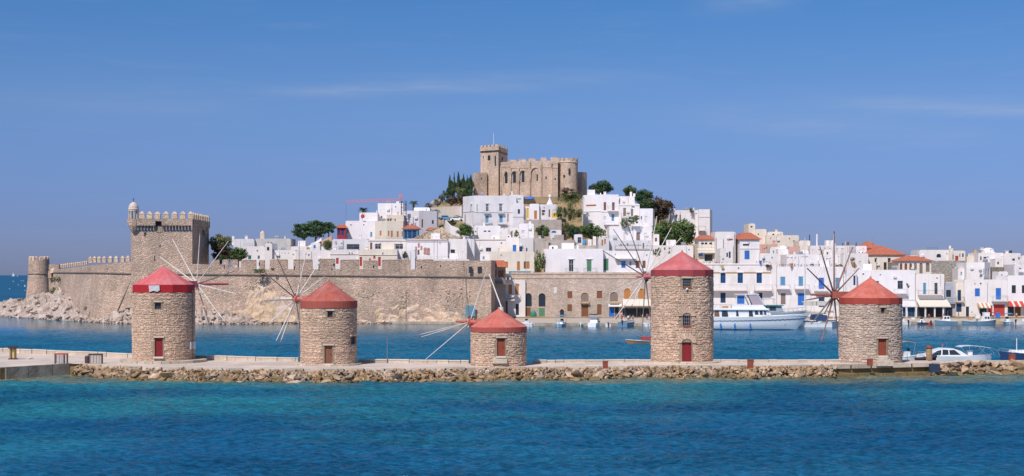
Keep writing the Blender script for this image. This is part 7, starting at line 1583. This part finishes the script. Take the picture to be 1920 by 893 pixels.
# ---------------------------------------------------------------- people on the quay
def person_meshes(seed, pose):
    rr = random.Random(seed); sw = {'stand': .08, 'walk': .26, 'sit': .0}[pose]
    hip = .92 if pose != 'sit' else .5
    def skin(name, nodes, edges, m):
        me = bpy.data.meshes.new(name); me.from_pydata([n[:3] for n in nodes], edges, []); me.skin_vertices.new() if hasattr(me.skin_vertices, 'new') else None
        return me
    J = {'pelvis': (0, 0, hip, .13), 'waist': (0, 0, hip+.18, .12), 'chest': (0, 0, hip+.40, .155), 'neck': (0, 0, hip+.56, .06), 'head0': (0, -.01, hip+.63, .085), 'head1': (0, -.01, hip+.74, .10), 'top': (0, 0, hip+.82, .06)}
    for s, k in ((-1, 'l'), (1, 'r')):
        J['sh'+k] = (s*.17, 0, hip+.50, .065); J['el'+k] = (s*.25, s*sw*.5, hip+.24, .045); J['wr'+k] = (s*.24, -.10-s*sw*.4, hip+.02, .03); J['ha'+k] = (s*.24, -.13-s*sw*.4, hip-.08, .035)
        if pose == 'sit': J['hi'+k] = (s*.09, 0, hip, .10); J['kn'+k] = (s*.11, -.42, hip+.02, .065); J['an'+k] = (s*.11, -.44, .08, .045); J['fo'+k] = (s*.11, -.58, .04, .04)
        else: J['hi'+k] = (s*.09, 0, hip-.04, .10); J['kn'+k] = (s*.10, -s*sw*.5-.02, .48, .065); J['an'+k] = (s*.10, s*sw*-.9+.04, .08, .045); J['fo'+k] = (s*.11, s*sw*-.9-.11, .04, .04)
    E = [('pelvis', 'waist'), ('waist', 'chest'), ('chest', 'neck'), ('neck', 'head0'), ('head0', 'head1'), ('head1', 'top')]
    for k in 'lr': E += [('chest', 'sh'+k), ('sh'+k, 'el'+k), ('el'+k, 'wr'+k), ('wr'+k, 'ha'+k), ('pelvis', 'hi'+k), ('hi'+k, 'kn'+k), ('kn'+k, 'an'+k), ('an'+k, 'fo'+k)]
    def grow(names, edges, add, root, name):
        ids = {n: i for i, n in enumerate(names)}; me = bpy.data.meshes.new(name); me.from_pydata([J[n][:3] for n in names], [(ids[a], ids[b]) for a, b in edges], [])
        o = bpy.data.objects.new(name, me); C.objects.link(o); md = o.modifiers.new('s', 'SKIN')
        for i, n in enumerate(names): sv = me.skin_vertices[0].data[i] if len(me.skin_vertices) else None
        if not len(me.skin_vertices):
            bm = bmesh.new(); bm.from_mesh(me); bm.verts.layers.skin.verify(); bm.to_mesh(me); bm.free()
        for i, n in enumerate(names): sv = me.skin_vertices[0].data[i]; q = J[n][3]+add; sv.radius = (q, q*.85); sv.use_root = (n == root)
        sd = o.modifiers.new('u', 'SUBSURF'); sd.levels = 1; sd.render_levels = 1
        bpy.context.view_layer.update(); ev = o.evaluated_get(bpy.context.evaluated_depsgraph_get()); res = bpy.data.meshes.new_from_object(ev); bpy.data.objects.remove(o); return res
    body = grow(list(J), E, 0, 'pelvis', 'body')
    up = ['waist', 'chest', 'shl', 'shr', 'ell', 'elr']; shirt = grow(['pelvis']+up, [('pelvis', 'waist'), ('waist', 'chest'), ('chest', 'shl'), ('chest', 'shr'), ('shl', 'ell'), ('shr', 'elr')], .018, 'pelvis', 'shirt')
    tr = grow(['pelvis', 'hil', 'hir', 'knl', 'knr'] + (['anl', 'anr'] if seed % 2 else []), [('pelvis', 'hil'), ('pelvis', 'hir'), ('hil', 'knl'), ('hir', 'knr')]+([('knl', 'anl'), ('knr', 'anr')] if seed % 2 else []), .016, 'pelvis', 'trousers')
    b = MB(); hz = hip; b.lathe([(.112, .68), (.118, .76), (.09, .835), (0, .865)], (0, .012, hz), 10); hair = b.mesh('hair', M_dark)
    f = MB()
    for s in (-1, 1): f.box((s*.035, -.105, hip+.735), (.02, .01, .012)); f.box((s*.098, 0, hip+.72), (.02, .03, .05))
    f.box((0, -.112, hip+.705), (.02, .03, .035)); f.box((0, -.1, hip+.665), (.045, .012, .01))
    return body, shirt, tr, hair, f.mesh('face', M_skin)
PM = {(p, s): person_meshes(s, p) for p in ('stand', 'walk', 'sit') for s in (0, 1)}
def person(label, px, py, Y, rz, pose, shirt, trou, s=0, z=None):
    z = (Z(py, Y) if z is None else z); t = thing('person', label, 'person', (X(px, Y), Y, z), math.radians(rz), 'people on the quay')
    for nm, me, m in zip(('body', 'shirt', 'trousers', 'hair', 'face'), PM[(pose, s)], (M_skin, shirt, trou, None, None)):
        if m is not None: me = me.copy(); me.materials.clear(); me.materials.append(m)
        o = bpy.data.objects.new(nm, me); C.objects.link(o); o.parent = t
c_r, c_w, c_b, c_p, c_k, c_y = M_redp, M_frame, M_blue, plain('pink_cloth', (.6, .25, .3)), M_navy, M_yel
QZ = lambda Y: .55+(Y-338)/38*.4
for lb, px, Y, rz, pose, sh, tr_, s in (('person in a red shirt standing behind the plump blue boat', 1166, 344, 20, 'stand', c_r, c_k, 0), ('person in a pink top walking behind the plump blue boat', 1170, 347, 70, 'walk', c_p, c_w, 1), ('person in white standing highest behind the plump blue boat', 1178, 342, -10, 'stand', c_w, c_k, 1),
        ('person in navy beside the white-clad figure at the blue boat', 1181, 346, 0, 'stand', c_k, c_k, 0), ('person in a rust top at the right end of the blue boat', 1187, 343, -40, 'stand', M_orange, c_k, 0), ('person in a white shirt walking left by the dark shopfront', 1205, 350, 90, 'walk', c_w, M_tan, 1),
        ('person in a red top by the warehouse shops near the tall mill', 1213, 352, 0, 'stand', c_r, c_k, 1), ('person in navy beside the tallest mill edge on the quay', 1217, 350, 0, 'walk', c_k, c_w, 0), ('person in blue by the blue shop door of the warehouse', 1155, 356, 30, 'stand', c_b, c_k, 1),
        ('seated person in pink before the end of the cream awning', 1769, 360, 15, 'sit', c_p, c_k, 0), ('person in white standing on the quay left of the orange striped awning', 1822, 362, 0, 'stand', c_w, c_w, 1), ('person in a brown top beside the thin cream house door', 1797, 362, 60, 'walk', M_brown, M_tan, 0),
        ('person in a white shirt near the dark red shopfront', 1862, 358, -60, 'walk', c_w, c_k, 1), ('person in yellow under the scarlet awning', 1906, 358, 0, 'stand', c_y, c_k, 0), ('person in a red shirt sitting under the cream awning', 1742, 362, -20, 'sit', c_r, c_k, 1)):
    person(lb, px, 0, Y, rz, pose, sh, tr_, s, z=QZ(Y))
# ---------------------------------------------------------------- street and roof furniture
def parasol(label, px, py, wpx, Y, m, h=2.3):
    t = thing('parasol', label, 'parasol', P(px, py, Y)-Vector((0, 0, h))); c = P(px, py, Y); w_ = wpx/2/F*Y; b = MB(); b.lathe([(w_, -.45), (w_*.5, -.15), (.02, 0)], c, 8); b.build('canopy', m, t); b = MB(); b.cyl(c-Vector((0, 0, h)), c+Vector((0, 0, .1)), .04, n=5); b.build('pole', M_stl, t)
parasol('grey parasol on the roof terrace, larger one near the brown poles', 1509, 479.5, 17, 391, plain('grey_canvas', (.40, .37, .35)))
parasol('grey parasol on the roof terrace beside the white domed chapel', 1475, 481, 12, 391, plain('grey_canvas', (.40, .37, .35)))
parasol('cream parasol on the terrace right of the blue door house', 1433, 476, 17, 392, M_awn)
parasol('white parasol before the plain grey cube house', 856, 481, 26, 372, M_frame)
parasol('second white parasol behind the end of the battlements', 836, 483, 18, 372, M_frame)
parasol('dark parasol on the path right of the hillside wall', 857, 404, 16, 425, M_navy)
def tset(label, px, Y, z, m, k=0):
    which = ('leftmost', 'second', 'third', 'fourth', 'fifth', 'sixth', 'seventh', 'eighth', 'rightmost')[k]
    t = thing('terrace_table', which+label, 'table', (X(px, Y), Y, z), group='tables on the roof terraces'); b = MB(); b.box((X(px, Y), Y, z+.74), (.9, .8, .05)); b.build('table_top', m, t); b = MB(); b.cyl((X(px, Y), Y, z), (X(px, Y), Y, z+.72), .04, n=5); b.build('leg', M_iron, t)
    for s in (-1, 1):
        t2 = thing('terrace_chair', ('left' if s < 0 else 'right')+' chair at the '+which+label.replace(' table', ' table', 1), 'chair', (X(px, Y)+s*.75, Y, z), group='chairs on the roof terraces'); c = (X(px, Y)+s*.75, Y)
        b = MB(); b.box((c[0], c[1], z+.45), (.42, .42, .05)); b.build('seat', M_iron, t2); b = MB(); b.box((c[0]+s*.2, c[1], z+.7), (.04, .42, .45)); b.build('backrest', m, t2)
        b = MB(); [b.cyl((c[0]+u, c[1]+v, z), (c[0]+u, c[1]+v, z+.43), .02, n=4) for u in (-.18, .18) for v in (-.18, .18)]; b.build('legs', M_iron, t2)
zr = Z(501, Q)
mm = (M_navy, M_iron, M_blue, M_brown, M_frame, M_teal)
for k, px in enumerate((1462, 1473, 1484, 1496, 1508, 1519, 1530, 1542, 1553)): tset(' table along the roof terrace of the twin-balcony house', px, 375+(k % 3)*1.5, zr, mm[k % 6], k)
zr = Z(495, Q)
for k, px in enumerate((1325, 1337, 1349, 1425, 1437)): tset(' table on the roof of the navy-window house', px, 375+(k % 3)*1.5, zr, mm[(k+2) % 6], k)
def dish(label, px, py, Y, m=M_stl):
    t = thing('satellite_dish', label, 'satellite dish', P(px, py+3, Y)); b = MB(); c = P(px, py, Y); b.lathe([(.0, .1), (.3, .04), (.48, -.08)], (0, 0, 0), 12); b.v = [(c.x+x_, c.y+z_*1.0-.1, c.z+y_) for x_, y_, z_ in b.v]; b.build('dish', m, t); b = MB(); b.cyl(c-Vector((0, 0, .9)), c, .04, n=5); b.build('stand', M_iron, t)
dish('tan satellite dish on the parapet of the navy-window house', 1354, 500, 371.6, M_tan); dish('dark satellite dish at the right end of the navy-window roof', 1438.5, 499, 371.6, M_iron); dish('brown dish beside the dark one', 1444, 500, 371.6, M_brown)
dish('grey dish low on the round white block', 1838, 509, 385.5)
for px, y0, y1, m, lb in ((1484, 501, 494, M_orange, 'terracotta plant pot left on the terrace of the twin-balcony house'), (1600, 501, 493, M_orange, 'orange flower pot on the ledge behind the brown poles'), (1584, 508, 502, M_redp, 'red flower pot on the roof edge above the grey gable'), (1426, 495, 489, M_blue, 'blue plastic barrel on the navy-window roof'), (1316, 478, 474, M_blue, 'blue cooler on the cream arched house balcony')):
    Y = 371.7 if px < 1590 else 385; b = MB(); h_ = (y0-y1)/F*Y; b.lathe([(h_*.3, 0), (h_*.45, h_*.8), (h_*.5, h_)], P(px, y0, Y), 10); tag(b.build('plant_pot', m), lb, 'pot')
for k, (px, Y) in enumerate(((1704, 366), (1722, 366), (1736, 366), (1751, 366), (1765, 366))):
    pass
for k, px in enumerate((1691, 1699.5, 1717.5, 1735, 1752.5, 1768.5)):
    b = MB(); b.box((X(px, 369.4), 369.4, 2.2), (.35, .35, 2.6)); tag(b.build('awning_post', M_frame), ('leftmost','second','third','fourth','fifth','rightmost')[k]+' slim white post under the awnings on the right quay', 'post', 'awning posts on the right quay')
for lb, px, Y, d, m in (('white ice chest under the orange striped awning', 1833, 364, (1.2, .8, 1.1), M_frame), ('orange crates on the quay by the blue-grey rowing boat', 1819, 358, (1.0, .7, .6), M_canvo), ('yellow box at the quay edge right of the fishing skiff', 1871, 349, (1.2, .6, .5), M_yel), ('white stacked crates near the dark red shopfront', 1849, 362, (1.6, .9, 1.6), M_frame), ('blue drum beside the dinghy with blue outboards', 1871, 362, (.9, .9, 1.5), M_blue), ('white fish box at the left of the cream awning', 1712, 356, (.9, .6, .5), M_frame)):
    b = MB(); z = QZ(Y); b.box((X(px, Y), Y, z+d[2]*.45), (d[0], d[1], d[2]*.9)); b.box((X(px, Y), Y, z+d[2]*.95), (d[0]*1.06, d[1]*1.06, d[2]*.1)); tag(b.build('crate', m), lb, 'crate')
b = MB(); b.lathe([(1.0, 0), (1.0, .5), (.9, 1.0), (.5, 1.5), (0, 1.6)], P(1000.5, 593, 372), 12); tag(b.build('green_tent', plain('green_canvas', (.04, .22, .16))), 'small green tent-like stall by the left arched doorways', 'tent')
Y = 384; b = MB(); b.box((X(975, Y), Y, Z(512, Y)), (6.0, 2.0, 1.0)); tag(b.build('tarpaulin', M_blue2), 'blue cloth stretched over the terrace behind the orange lean-to', 'tarpaulin')
# parked cars by the hillside path
def car(label, px, py, Y, rz, m):
    t = thing('parked_car', label, 'car', P(px, py, Y), math.radians(rz), 'cars parked on the hill path')
    b = MB(); b.box((0, 0, .55), (4.2, 1.7, .55)); b.box8([(-1.6, -.8, .83), (1.0, -.8, .83), (1.0, .8, .83), (-1.6, .8, .83)], [(-1.2, -.68, 1.4), (.4, -.68, 1.4), (.4, .68, 1.4), (-1.2, .68, 1.4)]); b.build('body', m, t, local=True)
    b = MB(); [b.box((x_, s*.76, 1.12), (.9, .06, .34)) for x_ in (-.85, .1) for s in (-1, 1)]; b.build('windows', M_glass, t, local=True)
    for x_ in (-1.3, 1.3):
        for s in (-1, 1): b = MB(); b.cyl((x_, s*.7, .32), (x_, s*.9, .32), .32, n=12); b.build('wheel', M_black, t, local=True)
car('blue parked car at the start of the hill path', 836, 413, 423, 10, M_blue2); car('pale parked van-like car below the dark parasol', 857, 415, 423, 0, M_gel)

# small extra houses that fill the gaps between the larger ones
for lb, x0, x1, top, base, wn, m_, Y in (
    ('tiny white stair cube on the roof left of the bright blue door', 950, 958, 441, 450, [(952, 955, 443, 446, 'k')], M_white, 404),
    ('small aged white cube stepped between the cream house and the green bush', 921, 936, 442, 455, [(925, 928, 445, 449, 'B')], M_white, 408),
    ('narrow white house slipped behind the three brown shutters', 1225, 1236, 440, 470, [(1228, 1232, 446, 453, 'w')], M_white2, 416),
    ('small white house over the parasol right of the blue door house', 1444, 1462, 464, 490, [(1449, 1452, 470, 476, 'B'), (1456, 1459, 470, 476, 'k')], M_white, 417),
    ('low white rooftop room with a brown door near the domed chapel', 1500, 1516, 470, 495, [(1504, 1508, 476, 485, 'w')], M_white, 415),
    ('small cream rooftop room above the terrace house', 1545, 1560, 469, 485, [(1550, 1553, 473, 479, 'k')], M_cream, 412),
    ('little white house squeezed left of the half-round window house', 1704, 1722, 480, 500, [(1709, 1712, 485, 491, 'k')], M_white, 409),
    ('stepped white room before the rounded slit-window block', 1796, 1812, 504, 528, [(1801, 1804, 510, 517, 'B')], M_white, 389),
    ('white rooftop room beside the cream ochre-turret wall', 1866, 1879, 486, 505, [(1870, 1873, 491, 496, 'k')], M_white2, 405),
    ('small white annex under the dark rubble wall', 1872, 1890, 510, 528, [(1877, 1880, 515, 521, 'k')], M_white, 385),
    ('low white room on the roofs before the big plain white house', 1030, 1046, 461, 472, [(1035, 1038, 463, 467, 'k')], M_white, 399),
    ('small grey-white cube below the long two-storey house', 872, 888, 423, 450, [(877, 881, 430, 437, 'k')], M_grey, 409),
    ('white landing wall left of the cream orange-shutter house', 900, 918, 476, 500, [(905, 909, 481, 487, 'B')], M_white, 394),
    ('narrow white house with one blue shutter among the left roofs', 583, 600, 456, 475, [(588, 592, 460, 466, 'b')], M_white, 393.5)):
    hb(lb, x0, x1, top, base, wn, m_, Y=Y, D=5)
